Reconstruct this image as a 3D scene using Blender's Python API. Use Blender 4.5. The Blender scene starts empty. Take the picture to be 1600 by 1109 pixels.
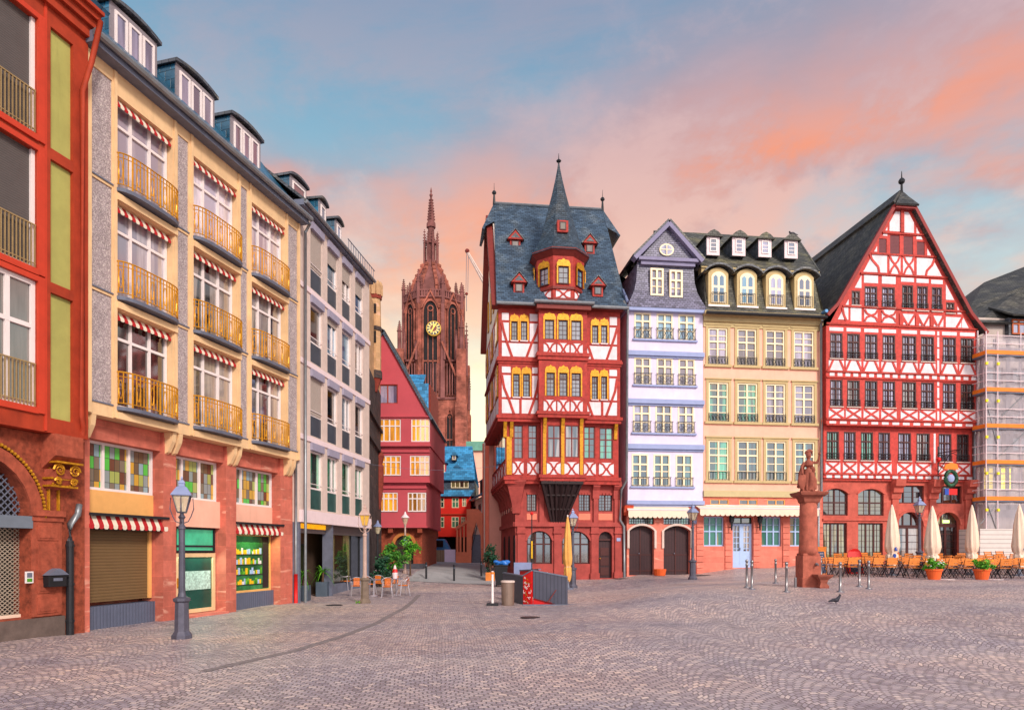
import bpy, math, random
import numpy as np
from mathutils import Vector, Matrix, noise
random.seed(7)
R = math.radians
SC = bpy.context.scene
COL = SC.collection
# ------------------------------------------------------------------ camera
F = 1067.0; HOR = 860.0; EYE = 2.1
cam = bpy.data.cameras.new('camera'); camo = bpy.data.objects.new('camera', cam); COL.objects.link(camo)
cam.lens = 24.0; cam.sensor_width = 36; cam.sensor_fit = 'HORIZONTAL'
cam.shift_y = (HOR - 554.5) / 1600.0; cam.clip_start = .1; cam.clip_end = 3000
camo.location = (0, 0, EYE); camo.rotation_euler = (R(90), 0, 0)
SC.camera = camo
# ------------------------------------------------------------------ exposure, sun, sky
SC.view_settings.view_transform = 'Standard'; SC.view_settings.look = 'None'
SC.view_settings.exposure = 0.38; SC.view_settings.gamma = 1
SUN_EL, SUN_AZ = 31, 150         # azimuth measured clockwise from +Y
sl = bpy.data.lights.new('sun', 'SUN'); sl.energy = 2.35; sl.angle = R(12); sl.color = (1.0, .92, .82)
so = bpy.data.objects.new('sun', sl); COL.objects.link(so)
sd = Vector((math.sin(R(SUN_AZ)) * math.cos(R(SUN_EL)), math.cos(R(SUN_AZ)) * math.cos(R(SUN_EL)), math.sin(R(SUN_EL))))
so.rotation_euler = sd.to_track_quat('Z', 'Y').to_euler()

class NT:
    """tiny node-graph helper"""
    def __init__(s, tree): s.t = tree; s.n = tree.nodes; s.l = tree.links
    def node(s, typ, ins=None, **kw):
        nd = s.n.new(typ)
        for k, v in kw.items(): setattr(nd, k, v)
        if ins:
            for k, v in ins.items():
                sock = nd.inputs[k]
                if isinstance(v, bpy.types.NodeSocket): s.l.new(v, sock)
                elif isinstance(v, bpy.types.Node): s.l.new(v.outputs[0], sock)
                else:
                    if isinstance(v, (tuple, list)) and sock.type == 'RGBA' and len(v) == 3: v = (*v, 1)
                    sock.default_value = v
        return nd
    def math(s, op, a, b=0.0, c=None, clamp=False):
        d = {0: a, 1: b}
        if c is not None: d[2] = c
        return s.node('ShaderNodeMath', d, operation=op, use_clamp=clamp).outputs[0]
    def mix(s, f, a, b, mode='MIX'):
        nd = s.node('ShaderNodeMixRGB', {0: f, 1: a, 2: b}, blend_type=mode); return nd.outputs[0]
    def ramp(s, f, stops, interp='LINEAR'):
        nd = s.node('ShaderNodeValToRGB', {0: f}); cr = nd.color_ramp; cr.interpolation = interp
        while len(cr.elements) < len(stops): cr.elements.new(.5)
        for e, (p, c) in zip(cr.elements, stops):
            e.position = p; e.color = (*c, 1) if len(c) == 3 else c
        return nd.outputs[0]
    def sstep(s, x, a, b):
        nd = s.node('ShaderNodeMapRange', {0: x, 1: a, 2: b, 3: 0.0, 4: 1.0}, interpolation_type='SMOOTHSTEP')
        return nd.outputs[0]

def hx(h):
    h = h.lstrip('#'); out = []
    for i in (0, 2, 4):
        c = int(h[i:i+2], 16) / 255
        out.append(c / 12.92 if c <= .04045 else ((c + .055) / 1.055) ** 2.4)
    return tuple(out)

W = bpy.data.worlds.new('World'); SC.world = W; W.use_nodes = True
t = NT(W.node_tree); t.n.clear()
tc = t.node('ShaderNodeTexCoord').outputs['Generated']
sx = t.node('ShaderNodeSeparateXYZ', {0: tc}); X_, Y_, Z_ = sx.outputs
el = t.math('MAXIMUM', Z_, 0.0)
den = t.math('ADD', el, .13)
px_ = t.math('DIVIDE', X_, den); py_ = t.math('DIVIDE', Y_, den)
cv = t.node('ShaderNodeCombineXYZ', {0: t.math('MULTIPLY', px_, .55), 1: t.math('MULTIPLY', py_, .46), 2: 3.1}).outputs[0]
n1 = t.node('ShaderNodeTexNoise', {'Vector': cv, 'Scale': 1.55, 'Detail': 7.0, 'Roughness': .52, 'Distortion': .15}).outputs[0]
cv2 = t.node('ShaderNodeCombineXYZ', {0: t.math('MULTIPLY', px_, 1.15), 1: t.math('MULTIPLY', py_, .95), 2: 9.7}).outputs[0]
n2 = t.node('ShaderNodeTexNoise', {'Vector': cv2, 'Scale': 1.3, 'Detail': 6.0, 'Roughness': .6, 'Distortion': .3}).outputs[0]
cv3 = t.node('ShaderNodeCombineXYZ', {0: t.math('MULTIPLY', px_, 2.0), 1: t.math('MULTIPLY', py_, 1.6), 2: 4.2}).outputs[0]
n3 = t.node('ShaderNodeTexNoise', {'Vector': cv3, 'Scale': 1.4, 'Detail': 8.0, 'Roughness': .62, 'Distortion': .15}).outputs[0]
az = t.math('ARCTAN2', X_, Y_)
elev = t.math('ARCSINE', el)
# clear sky behind the cloud: pale at the horizon, blue above
e5 = t.math('DIVIDE', elev, R(50))
clear = t.ramp(e5, [(0.0, hx('#fdeeb8')), (.15, hx('#f7ecd2')), (.28, hx('#d6e2dc')), (.42, hx('#b4d0d8')), (.60, hx('#86b2ca')), (.80, hx('#5c94b8')), (1.0, hx('#4680aa'))])
lit = t.ramp(e5, [(0.0, hx('#ffd48c')), (.20, hx('#fbcaa8')), (.42, hx('#f4b8a4')), (.60, hx('#e4b4ac')), (.80, hx('#bca8b4')), (1.0, hx('#98a0b8'))])
shade = t.ramp(e5, [(0.0, hx('#e8b48c')), (.25, hx('#d0acA8')), (.5, hx('#b0a4b0')), (.75, hx('#8a98b0')), (1.0, hx('#708cac'))])
# cloud banks streaming out of the glow
wob = t.math('MULTIPLY', t.math('SUBTRACT', n2, .5), .30)
ec = t.math('SUBTRACT', t.math('ADD', elev, wob), .465)
band = t.math('POWER', 2.718, t.math('MULTIPLY', t.math('MULTIPLY', ec, ec), -70.0))
cov = t.math('ADD', t.math('ADD', t.math('MULTIPLY', n1, .62), t.math('MULTIPLY', n2, .38)), t.math('ADD', t.math('MULTIPLY', band, t.math('ADD', .075, t.math('MULTIPLY', t.sstep(az, .1, -.35), .05))), t.math('MULTIPLY', t.math('MULTIPLY', t.sstep(az, .0, .5), t.sstep(elev, .42, .56)), .10)))
mask = t.sstep(cov, .46, .64)
sky = t.mix(t.math('MULTIPLY', mask, .85), clear, t.mix(t.sstep(n3, .38, .54), lit, shade))
core = t.math('MULTIPLY', t.sstep(cov, .54, .66), t.sstep(n3, .38, .56))
sky = t.mix(t.math('MULTIPLY', t.math('MULTIPLY', core, band), .8), sky, hx('#fd9a70'))
# thin high veil drawn out in streaks
cv4 = t.node('ShaderNodeCombineXYZ', {0: t.math('ADD', t.math('MULTIPLY', px_, 1.0), t.math('MULTIPLY', py_, .5)), 1: t.math('MULTIPLY', py_, 1.7), 2: 7.7}).outputs[0]
n4 = t.node('ShaderNodeTexNoise', {'Vector': cv4, 'Scale': 1.1, 'Detail': 9.0, 'Roughness': .62, 'Distortion': .3}).outputs[0]
sky = t.mix(t.math('MULTIPLY', t.sstep(n4, .42, .60), t.math('MULTIPLY', .50, t.sstep(elev, .15, .35))), sky, t.ramp(e5, [(0.2, hx('#f4c4a4')), (.45, hx('#ecb8a8')), (.65, hx('#c4a8b0')), (.9, hx('#8894b0'))]))
# glow low over the street
da = t.math('ADD', az, .05)
dg = t.math('ADD', t.math('MULTIPLY', t.math('MULTIPLY', da, da), 8.0), t.math('MULTIPLY', t.math('POWER', t.math('SUBTRACT', elev, .08), 2.0), 22.0))
glow = t.math('POWER', 2.718, t.math('MULTIPLY', dg, -1.0))
sky = t.mix(t.math('MULTIPLY', glow, .95), sky, (1.5, 1.3, .80))
# unseen sky behind the viewer is made brighter to light the facades
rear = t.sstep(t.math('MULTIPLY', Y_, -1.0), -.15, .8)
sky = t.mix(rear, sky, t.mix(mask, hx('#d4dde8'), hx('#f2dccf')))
# below the horizon
gmix = t.sstep(Z_, -.04, 0.0)
sky = t.mix(gmix, (.22, .19, .19), sky)
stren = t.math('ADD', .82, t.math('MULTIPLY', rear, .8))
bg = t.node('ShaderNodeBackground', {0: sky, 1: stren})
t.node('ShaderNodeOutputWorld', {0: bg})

# ------------------------------------------------------------------ mesh builder
def tag(o, label=None, cat=None, group=None, kind=None):
    if label: o['label'] = label
    if cat: o['category'] = cat
    if group: o['group'] = group
    if kind: o['kind'] = kind
    return o
def root(name, loc, label, cat, group=None, rz=0):
    o = bpy.data.objects.new(name, None); COL.objects.link(o); o.location = loc; o.rotation_euler = (0, 0, rz)
    o.empty_display_size = .2
    return tag(o, label, cat, group)
def rloc(o):
    v = Vector((0, 0, 0))
    while o: v += o.location; o = o.parent
    return v
class MB:
    def __init__(s): s.v = []; s.f = []; s.m = []; s.c = 0
    def quad(s, *p, m=0):
        b = len(s.v); s.v += [tuple(q) for q in p]; s.f.append(tuple(range(b, b + len(p)))); s.m.append(m)
    def hexa(s, a, b_, m=0):
        """a: bottom loop, b: top loop (same count) -> closed prism"""
        n = len(a); i = len(s.v); s.v += [tuple(q) for q in a] + [tuple(q) for q in b_]
        s.f.append(tuple(reversed(range(i, i + n)))); s.f.append(tuple(range(i + n, i + 2 * n))); s.m += [m, m]
        for k in range(n):
            k2 = (k + 1) % n; s.f.append((i + k, i + k2, i + n + k2, i + n + k)); s.m.append(m)
    def box(s, x0, x1, y0, y1, z0, z1, m=0):
        s.hexa([(x0, y0, z0), (x1, y0, z0), (x1, y1, z0), (x0, y1, z0)], [(x0, y0, z1), (x1, y0, z1), (x1, y1, z1), (x0, y1, z1)], m)
    def fbox(s, fr, u0, u1, v0, v1, n0, n1, m=0):
        s.hexa([fr.P(u0, v0, n0), fr.P(u1, v0, n0), fr.P(u1, v0, n1), fr.P(u0, v0, n1)][::-1],
               [fr.P(u0, v1, n0), fr.P(u1, v1, n0), fr.P(u1, v1, n1), fr.P(u0, v1, n1)][::-1], m)
    def prism(s, fr, poly, n0, n1, m=0):
        """poly of (u,v), counter-clockwise seen from outside"""
        s.hexa([fr.P(u, v, n0) for u, v in poly], [fr.P(u, v, n1) for u, v in poly], m)
    def beam(s, fr, a, b, w, n0, n1, m=0):
        s.c += 1; n1 = n1 + (s.c % 9) * .0011
        d = Vector((b[0] - a[0], b[1] - a[1])); L = d.length
        if L < 1e-6: return
        d /= L; q = Vector((-d.y, d.x)) * (w / 2); a = Vector(a); b = Vector(b)
        s.prism(fr, [a - q, b - q, b + q, a + q], n0, n1, m)
    def curve(s, fr, pts, w, n0, n1, m=0):
        for a, b in zip(pts, pts[1:]): s.beam(fr, a, b, w, n0, n1, m)
    def slab(s, pts, th=.12, m=0):
        P = [Vector(p) for p in pts]; n = (P[1] - P[0]).cross(P[2] - P[0]).normalized()
        s.hexa([p - n * th for p in P], P, m)
    def lathe(s, cx, cy, prof, seg=12, ph=0.0, m=0, sx=1, sy=1, cap=True):
        i = len(s.v)
        for r, z in prof:
            for k in range(seg):
                a = ph + 2 * math.pi * k / seg; s.v.append((cx + r * sx * math.cos(a), cy + r * sy * math.sin(a), z))
        for j in range(len(prof) - 1):
            for k in range(seg):
                k2 = (k + 1) % seg; s.f.append((i + j * seg + k, i + j * seg + k2, i + (j + 1) * seg + k2, i + (j + 1) * seg + k)); s.m.append(m)
        if cap:
            s.f.append(tuple(reversed(range(i, i + seg)))); e = i + (len(prof) - 1) * seg; s.f.append(tuple(range(e, e + seg))); s.m += [m, m]
    def tube(s, pts, r, seg=6, m=0):
        P = [Vector(p) for p in pts]; rr = r if isinstance(r, (list, tuple)) else [r] * len(P); i = len(s.v)
        for k, p in enumerate(P):
            d = (P[min(k + 1, len(P) - 1)] - P[max(k - 1, 0)]).normalized()
            a = d.cross(Vector((0, 0, 1)));
            if a.length < 1e-3: a = Vector((1, 0, 0))
            a.normalize(); b = a.cross(d)
            for q in range(seg):
                g = 2 * math.pi * q / seg; s.v.append(tuple(p + (a * math.cos(g) + b * math.sin(g)) * rr[k]))
        for k in range(len(P) - 1):
            for q in range(seg):
                q2 = (q + 1) % seg; s.f.append((i + k * seg + q, i + k * seg + q2, i + (k + 1) * seg + q2, i + (k + 1) * seg + q)); s.m.append(m)
        s.f.append(tuple(range(i, i + seg))); e = i + (len(P) - 1) * seg; s.f.append(tuple(reversed(range(e, e + seg)))); s.m += [m, m]
    def ball(s, c, r, seg=8, rings=5, m=0, sc=(1, 1, 1)):
        i = len(s.v)
        for j in range(rings + 1):
            th = math.pi * (j + .02) / (rings + .04)
            for k in range(seg):
                a = 2 * math.pi * k / seg
                s.v.append((c[0] + r * sc[0] * math.sin(th) * math.cos(a), c[1] + r * sc[1] * math.sin(th) * math.sin(a), c[2] - r * sc[2] * math.cos(th)))
        for j in range(rings):
            for k in range(seg):
                k2 = (k + 1) % seg; s.f.append((i + j * seg + k, i + j * seg + k2, i + (j + 1) * seg + k2, i + (j + 1) * seg + k)); s.m.append(m)
        s.f.append(tuple(reversed(range(i, i + seg)))); e = i + rings * seg; s.f.append(tuple(range(e, e + seg))); s.m += [m, m]
    def build(s, name, mats, parent=None, smooth=False, label=None, bevel=0):
        if not s.v: return None
        off = rloc(parent) if parent else Vector((0, 0, 0))
        me = bpy.data.meshes.new(name)
        V = np.array(s.v, dtype=float) - np.array(off)
        me.from_pydata(V.tolist(), [], s.f)
        if not isinstance(mats, (list, tuple)): mats = [mats]
        for mm in mats: me.materials.append(mm)
        if len(mats) > 1: me.polygons.foreach_set('material_index', s.m)
        # metre-true UVs: u runs level along each face, v up its slope
        uvl = me.uv_layers.new(name='UVMap'); 
        for p in me.polygons:
            n = p.normal
            if abs(n.z) > .97: tt = Vector((1, 0, 0)); bb = Vector((0, 1, 0))
            else:
                tt = Vector((-n.y, n.x, 0)).normalized(); bb = n.cross(tt)
                if bb.z < 0: bb = -bb
            for li in p.loop_indices:
                w = me.vertices[me.loops[li].vertex_index].co + off
                uvl.data[li].uv = (w.dot(tt), w.dot(bb) if abs(n.z) > .97 else w.dot(bb))
        if smooth:
            me.polygons.foreach_set('use_smooth', [True] * len(me.polygons))
        o = bpy.data.objects.new(name, me); COL.objects.link(o)
        if parent: o.parent = parent
        if label: o['label'] = label
        if smooth == 'auto' or bevel:
            pass
        if bevel:
            md = o.modifiers.new('bevel', 'BEVEL'); md.width = bevel; md.segments = 2; md.limit_method = 'ANGLE'
        return o

def pt(px, Y): return ((px - 800) / F * Y, Y)
def zz(py, Y): return EYE - (py - HOR) * Y / F
def merge(dst, src, m):
    b = len(dst.v); dst.v += src.v; dst.f += [tuple(i + b for i in f) for f in src.f]; dst.m += [m] * len(src.f)
class Fr:
    def __init__(s, A, B):
        s.A = Vector(A); s.d = (Vector(B) - s.A).normalized(); s.L = (Vector(B) - s.A).length; s.n = Vector((s.d.y, -s.d.x))
    def P(s, u, v, n=0):
        q = s.A + s.d * u + s.n * n; return (q.x, q.y, v)
    def hit(s, px, n=0):
        rx = (px - 800) / F; a = s.A + s.n * n
        # t*(rx,1) = a + u d
        det = rx * (-s.d.y) + s.d.x
        t_ = (a.x * (-s.d.y) + s.d.x * a.y) / det
        p = Vector((rx * t_, t_)); return (p - a).dot(s.d), t_
    def U(s, px, n=0): return s.hit(px, n)[0]
    def V(s, px, py, n=0): return zz(py, s.hit(px, n)[1])
    def rect(s, x0, x1, y0, y1, n=0, ref=None):
        """pixel rectangle -> (u0,u1,v0,v1)"""
        c = (x0 + x1) / 2 if ref is None else ref
        return (s.U(x0, n), s.U(x1, n), s.V(c, y1, n), s.V(c, y0, n))
def vpfr(vp, k, a, b): return Fr(pt(a, k / (vp - a)), pt(b, k / (vp - b)))

def clip(poly, planes):
    """planes: (a,b,c) keep a*u+b*v<=c"""
    for a, b, c in planes:
        out = []
        for i in range(len(poly)):
            p, q = poly[i], poly[(i + 1) % len(poly)]
            dp = a * p[0] + b * p[1] - c; dq = a * q[0] + b * q[1] - c
            if dp <= 1e-9: out.append(p)
            if (dp < -1e-9 and dq > 1e-9) or (dp > 1e-9 and dq < -1e-9):
                t_ = dp / (dp - dq); out.append((p[0] + t_ * (q[0] - p[0]), p[1] + t_ * (q[1] - p[1])))
        poly = out
        if len(poly) < 3: return []
    return poly
def wall(mb, fr, u0, u1, v0, v1, holes=(), n=0, depth=.15, planes=None, m=0, back=None):
    """a front face with true openings and reveals"""
    us = sorted(set([u0, u1] + [x for h in holes for x in h[:2] if u0 < x < u1])); vs = sorted(set([v0, v1] + [x for h in holes for x in h[2:4] if v0 < x < v1]))
    for a, b in zip(us, us[1:]):
        for c, d in zip(vs, vs[1:]):
            cu, cvv = (a + b) / 2, (c + d) / 2
            if any(h[0] < cu < h[1] and h[2] < cvv < h[3] for h in holes): continue
            p = [(a, c), (b, c), (b, d), (a, d)]
            if planes: p = clip(p, planes)
            if len(p) >= 3: mb.quad(*[fr.P(x, y, n) for x, y in p], m=m)
    for h in holes:
        a, b, c, d = h[:4]; e = n - (h[4] if len(h) > 4 else depth)
        mb.quad(fr.P(a, c, n), fr.P(a, c, e), fr.P(a, d, e), fr.P(a, d, n), m=m)
        mb.quad(fr.P(b, c, e), fr.P(b, c, n), fr.P(b, d, n), fr.P(b, d, e), m=m)
        mb.quad(fr.P(a, c, n), fr.P(b, c, n), fr.P(b, c, e), fr.P(a, c, e), m=m)
        mb.quad(fr.P(a, d, e), fr.P(b, d, e), fr.P(b, d, n), fr.P(a, d, n), m=m)
def shell(mb, fr, u0, u1, v0, v1, n, back, m=0):
    """sides, top, bottom and rear of a storey"""
    mb.quad(fr.P(u0, v0, back), fr.P(u0, v0, n), fr.P(u0, v1, n), fr.P(u0, v1, back), m=m)
    mb.quad(fr.P(u1, v0, n), fr.P(u1, v0, back), fr.P(u1, v1, back), fr.P(u1, v1, n), m=m)
    mb.quad(fr.P(u0, v0, back), fr.P(u1, v0, back), fr.P(u1, v0, n), fr.P(u0, v0, n), m=m)
    mb.quad(fr.P(u0, v1, n), fr.P(u1, v1, n), fr.P(u1, v1, back), fr.P(u0, v1, back), m=m)
    mb.quad(fr.P(u1, v0, back), fr.P(u0, v0, back), fr.P(u0, v1, back), fr.P(u1, v1, back), m=m)
def arch_pts(u0, u1, vs, rise, k=12):
    """points of an arch from left spring to right spring"""
    c = (u0 + u1) / 2; w = (u1 - u0) / 2
    if rise >= w * .98: return [(c - w * math.cos(math.pi * i / k), vs + rise * math.sin(math.pi * i / k)) for i in range(k + 1)]
    r = (w * w + rise * rise) / (2 * rise); a0 = math.asin(min(1, w / r)); return [(c + r * math.sin(-a0 + 2 * a0 * i / k), vs + rise - r + r * math.cos(-a0 + 2 * a0 * i / k)) for i in range(k + 1)]
def spandrel(mb, fr, u0, u1, vs, rise, top, n, depth, m=0):
    """fills the corners above an arch inside a rectangular opening, with its curved reveal"""
    P = arch_pts(u0, u1, vs, rise)
    for a, b in zip(P, P[1:]):
        mb.quad(fr.P(a[0], a[1], n), fr.P(b[0], b[1], n), fr.P(b[0], top, n), fr.P(a[0], top, n), m=m)
        mb.quad(fr.P(a[0], a[1], n - depth), fr.P(b[0], b[1], n - depth), fr.P(b[0], b[1], n), fr.P(a[0], a[1], n), m=m)
def arch_band(mb, fr, u0, u1, vs, rise, w, n0, n1, m=0):
    P = arch_pts(u0, u1, vs, rise); Q = arch_pts(u0 - w, u1 + w, vs, rise + w)
    for i in range(len(P) - 1): mb.prism(fr, [P[i], P[i + 1], Q[i + 1], Q[i]][::-1], n0, n1, m)

def window(fr, r, n, parent, fm, pm, fw=.06, mull=(), trans=(), bars=(0, 0), bw=.025, dep=.06, name='window', low=None, label=None):
    """frame at plane n, standing dep proud; mull/trans are fractions; bars = glazing bars per light"""
    u0, u1, v0, v1 = r; f = MB()
    f.fbox(fr, u0, u0 + fw, v0, v1, n, n + dep); f.fbox(fr, u1 - fw, u1, v0, v1, n, n + dep)
    f.fbox(fr, u0 + fw, u1 - fw, v0, v0 + fw, n, n + dep); f.fbox(fr, u0 + fw, u1 - fw, v1 - fw, v1, n, n + dep)
    us = [u0 + fw] + [u0 + (u1 - u0) * m_ for m_ in mull] + [u1 - fw]; vs = [v0 + fw] + [v0 + (v1 - v0) * m_ for m_ in trans] + [v1 - fw]
    for x in us[1:-1]: f.fbox(fr, x - fw * .55, x + fw * .55, v0 + fw, v1 - fw, n, n + dep - .006)
    for y in vs[1:-1]: f.fbox(fr, u0 + fw, u1 - fw, y - fw * .5, y + fw * .5, n, n + dep - .002)
    for a, b in zip(us, us[1:]):
        for k in range(bars[0]):
            x = a + (b - a) * (k + 1) / (bars[0] + 1); f.fbox(fr, x - bw / 2, x + bw / 2, v0 + fw, v1 - fw, n, n + dep * .6)
    for i, (a, b) in enumerate(zip(vs, vs[1:])):
        nb = bars[1] if not isinstance(bars[1], (list, tuple)) else bars[1][min(i, len(bars[1]) - 1)]
        for k in range(nb):
            y = a + (b - a) * (k + 1) / (nb + 1); f.fbox(fr, u0 + fw, u1 - fw, y - bw / 2, y + bw / 2, n, n + dep * .6 - .003)
    w = f.build(name, fm, parent, label=label)
    p = MB(); g = n + .012
    p.quad(fr.P(u0 + .01, v0 + .01, g), fr.P(u1 - .01, v0 + .01, g), fr.P(u1 - .01, v1 - .01, g), fr.P(u0 + .01, v1 - .01, g))
    p.build('pane', pm, w)
    return w

# ------------------------------------------------------------------ materials
MATS = {}
def mat(name, col, rough=.8, var=.12, scale=3.0, bump=.0, pattern=None, metal=0.0, col2=None, spec=.3, **k):
    if name in MATS: return MATS[name]
    m = bpy.data.materials.new(name); m.use_nodes = True; g = NT(m.node_tree); g.n.clear()
    if isinstance(col, str): col = hx(col)
    if isinstance(col2, str): col2 = hx(col2)
    uv = g.node('ShaderNodeTexCoord').outputs['UV']; ob = g.node('ShaderNodeNewGeometry').outputs['Position']
    nz = g.node('ShaderNodeTexNoise', {'Vector': ob, 'Scale': scale, 'Detail': 8.0, 'Roughness': .65}).outputs[0]
    nb = g.node('ShaderNodeTexNoise', {'Vector': ob, 'Scale': .45, 'Detail': 4.0}).outputs[0]
    hi = tuple(min(1, c * (1 + var)) for c in col); lo = tuple(c * (1 - var * 1.3) for c in col)
    c = g.ramp(nz, [(.28, lo), (.72, hi)])
    c = g.mix(.55, c, g.mix(1.0, c, g.ramp(nb, [(.3, (1 - var,) * 3), (.7, (1.0,) * 3)]), 'MULTIPLY'))
    hgt = nz; r = rough
    if k.get('streak'):      # rain streaks, dirt running down the face
        sv = g.node('ShaderNodeMapping', {'Vector': uv, 'Scale': (3.0, .22, 1)}).outputs[0]
        sn = g.node('ShaderNodeTexNoise', {'Vector': sv, 'Scale': 1.6, 'Detail': 6.0, 'Roughness': .7}).outputs[0]
        c = g.mix(g.math('MULTIPLY', g.sstep(sn, .5, .75), k['streak']), c, tuple(x * .45 for x in col))
    if pattern == 'slate':
        bt = g.node('ShaderNodeTexBrick', {'Vector': g.node('ShaderNodeVectorMath', {0: uv, 1: g.node('ShaderNodeVectorMath', {0: g.node('ShaderNodeTexNoise', {'Vector': uv, 'Scale': .5, 'Detail': 2.0}).outputs[1], 1: (.0, .22, 0)}, operation='MULTIPLY').outputs[0]}, operation='ADD').outputs[0],
                 'Color1': (.55,) * 3, 'Color2': (1.25,) * 3, 'Mortar': (.25,) * 3, 'Scale': 1.0, 'Mortar Size': .012, 'Mortar Smooth': .3, 'Bias': .0, 'Brick Width': k.get('bw', .26), 'Row Height': k.get('rh', .15)})
        c = g.mix(1.0, c, bt.outputs[0], 'MULTIPLY')
        if col2: c = g.mix(g.sstep(g.node('ShaderNodeTexNoise', {'Vector': ob, 'Scale': 1.1, 'Detail': 5.0}).outputs[0], .48, .66), c, g.mix(1.0, col2, bt.outputs[0], 'MULTIPLY'))
        rv = g.node('ShaderNodeSeparateXYZ', {0: uv}).outputs[1]
        hgt = g.math('ADD', g.math('MULTIPLY', bt.outputs[1], -1.0), g.math('FRACT', g.math('DIVIDE', rv, -k.get('rh', .15))))
    elif pattern == 'stone':
        bt = g.node('ShaderNodeTexBrick', {'Vector': uv, 'Color1': (.86,) * 3, 'Color2': (1.1,) * 3, 'Mortar': k.get('mort', (1.25, 1.2, 1.15)), 'Scale': 1.0, 'Mortar Size': .006, 'Mortar Smooth': .2, 'Brick Width': k.get('bw', .8), 'Row Height': k.get('rh', .36)})
        c = g.mix(1.0, c, bt.outputs[0], 'MULTIPLY')
        wv = g.node('ShaderNodeTexNoise', {'Vector': g.node('ShaderNodeMapping', {'Vector': uv, 'Scale': (.6, 3.4, 1), 'Rotation': (0, 0, .15)}).outputs[0], 'Scale': 1.0, 'Detail': 4.0, 'Distortion': 1.2}).outputs[0]
        c = g.mix(g.math('MULTIPLY', g.sstep(wv, .60, .72), .55), c, col2 or hx('#f0b8a0'))
        hgt = g.math('SUBTRACT', nz, g.math('MULTIPLY', bt.outputs[1], 1.5))
    elif pattern == 'pebble':
        vo = g.node('ShaderNodeTexVoronoi', {'Vector': uv, 'Scale': 48.0})
        c = g.mix(1.0, g.ramp(g.node('ShaderNodeSeparateXYZ', {0: vo.outputs[1]}).outputs[0], [(0, col), (.5, tuple(x * .68 for x in col)), (.8, col2), (1, tuple(min(1, x * 1.5) for x in col))], 'CONSTANT'), g.ramp(nz, [(.3, (.8,) * 3), (.7, (1.1,) * 3)]), 'MULTIPLY')
        hgt = vo.outputs[0]
    elif pattern == 'slats':       # horizontal roller-shutter slats
        vv = g.node('ShaderNodeSeparateXYZ', {0: uv}).outputs[1]
        fr_ = g.math('FRACT', g.math('DIVIDE', vv, k.get('rh', .06)))
        c = g.mix(g.sstep(fr_, .0, .22), tuple(x * .35 for x in col), c); hgt = g.math('PINGPONG', fr_, .5)
    elif pattern == 'vslats':
        vv = g.node('ShaderNodeSeparateXYZ', {0: uv}).outputs[0]
        fr_ = g.math('FRACT', g.math('DIVIDE', vv, k.get('rh', .08)))
        c = g.mix(g.sstep(fr_, .0, .25), tuple(x * .4 for x in col), c); hgt = g.math('PINGPONG', fr_, .5)
    elif pattern == 'curtain':     # cloth folds behind the glass, each window its own
        oi = g.node('ShaderNodeObjectInfo').outputs['Random']
        sp = g.node('ShaderNodeSeparateXYZ', {0: uv})
        ux = g.math('ADD', sp.outputs[0], g.math('MULTIPLY', oi, 31.0))
        cvv = g.node('ShaderNodeCombineXYZ', {0: ux, 1: g.math('MULTIPLY', sp.outputs[1], .12), 2: 0.0}).outputs[0]
        f1 = g.node('ShaderNodeTexNoise', {'Vector': cvv, 'Scale': 9.0, 'Detail': 3.0}).outputs[0]
        cv3 = g.node('ShaderNodeCombineXYZ', {0: ux, 1: g.math('MULTIPLY', sp.outputs[1], .07), 2: oi}).outputs[0]
        f2 = g.node('ShaderNodeTexNoise', {'Vector': cv3, 'Scale': k.get('blot', 1.6), 'Detail': 2.0}).outputs[0]
        base = g.ramp(f1, [(.3, tuple(x * .6 for x in col)), (.7, col)])
        c = g.mix(g.sstep(f2, k.get('thr', .47), k.get('thr', .47) + .06), base, col2 or (.01, .012, .015))
        c = g.mix(1.0, c, g.ramp(oi, [(0, (.4,) * 3), (.5, (.9,) * 3), (1, (1.3,) * 3)]), 'MULTIPLY')
        hgt = g.node('ShaderNodeTexNoise', {'Vector': uv, 'Scale': 1.3}).outputs[0]
    elif pattern == 'leaf':
        oi = g.node('ShaderNodeTexNoise', {'Vector': ob, 'Scale': 6.0, 'Detail': 4.0}).outputs[0]
        c = g.ramp(oi, [(.3, tuple(x * .45 for x in col)), (.5, col), (.7, col2 or tuple(x * 1.7 for x in col))])
    elif pattern == 'netting':
        pass
    ins = {'Base Color': c, 'Roughness': r, 'Metallic': metal, 'Specular IOR Level': spec}
    if bump:
        ins['Normal'] = g.node('ShaderNodeBump', {'Height': hgt, 'Strength': bump, 'Distance': k.get('bd', .02)}).outputs[0]
    bs = g.node('ShaderNodeBsdfPrincipled', ins)
    if k.get('emit'):
        e = k['emit']; bs.inputs['Emission Strength'].default_value = e
        g.l.new(g.mix(1.0, c, k.get('ecol', (1, 1, 1)), 'MULTIPLY'), bs.inputs['Emission Color'])
    if k.get('coat'): bs.inputs['Coat IOR'].default_value = 2.1; bs.inputs['Coat Weight'].default_value = k['coat']; bs.inputs['Coat Roughness'].default_value = .04
    if k.get('alpha'): bs.inputs['Alpha'].default_value = k['alpha']
    g.node('ShaderNodeOutputMaterial', {0: bs.outputs[0]})
    MATS[name] = m; return m

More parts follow.
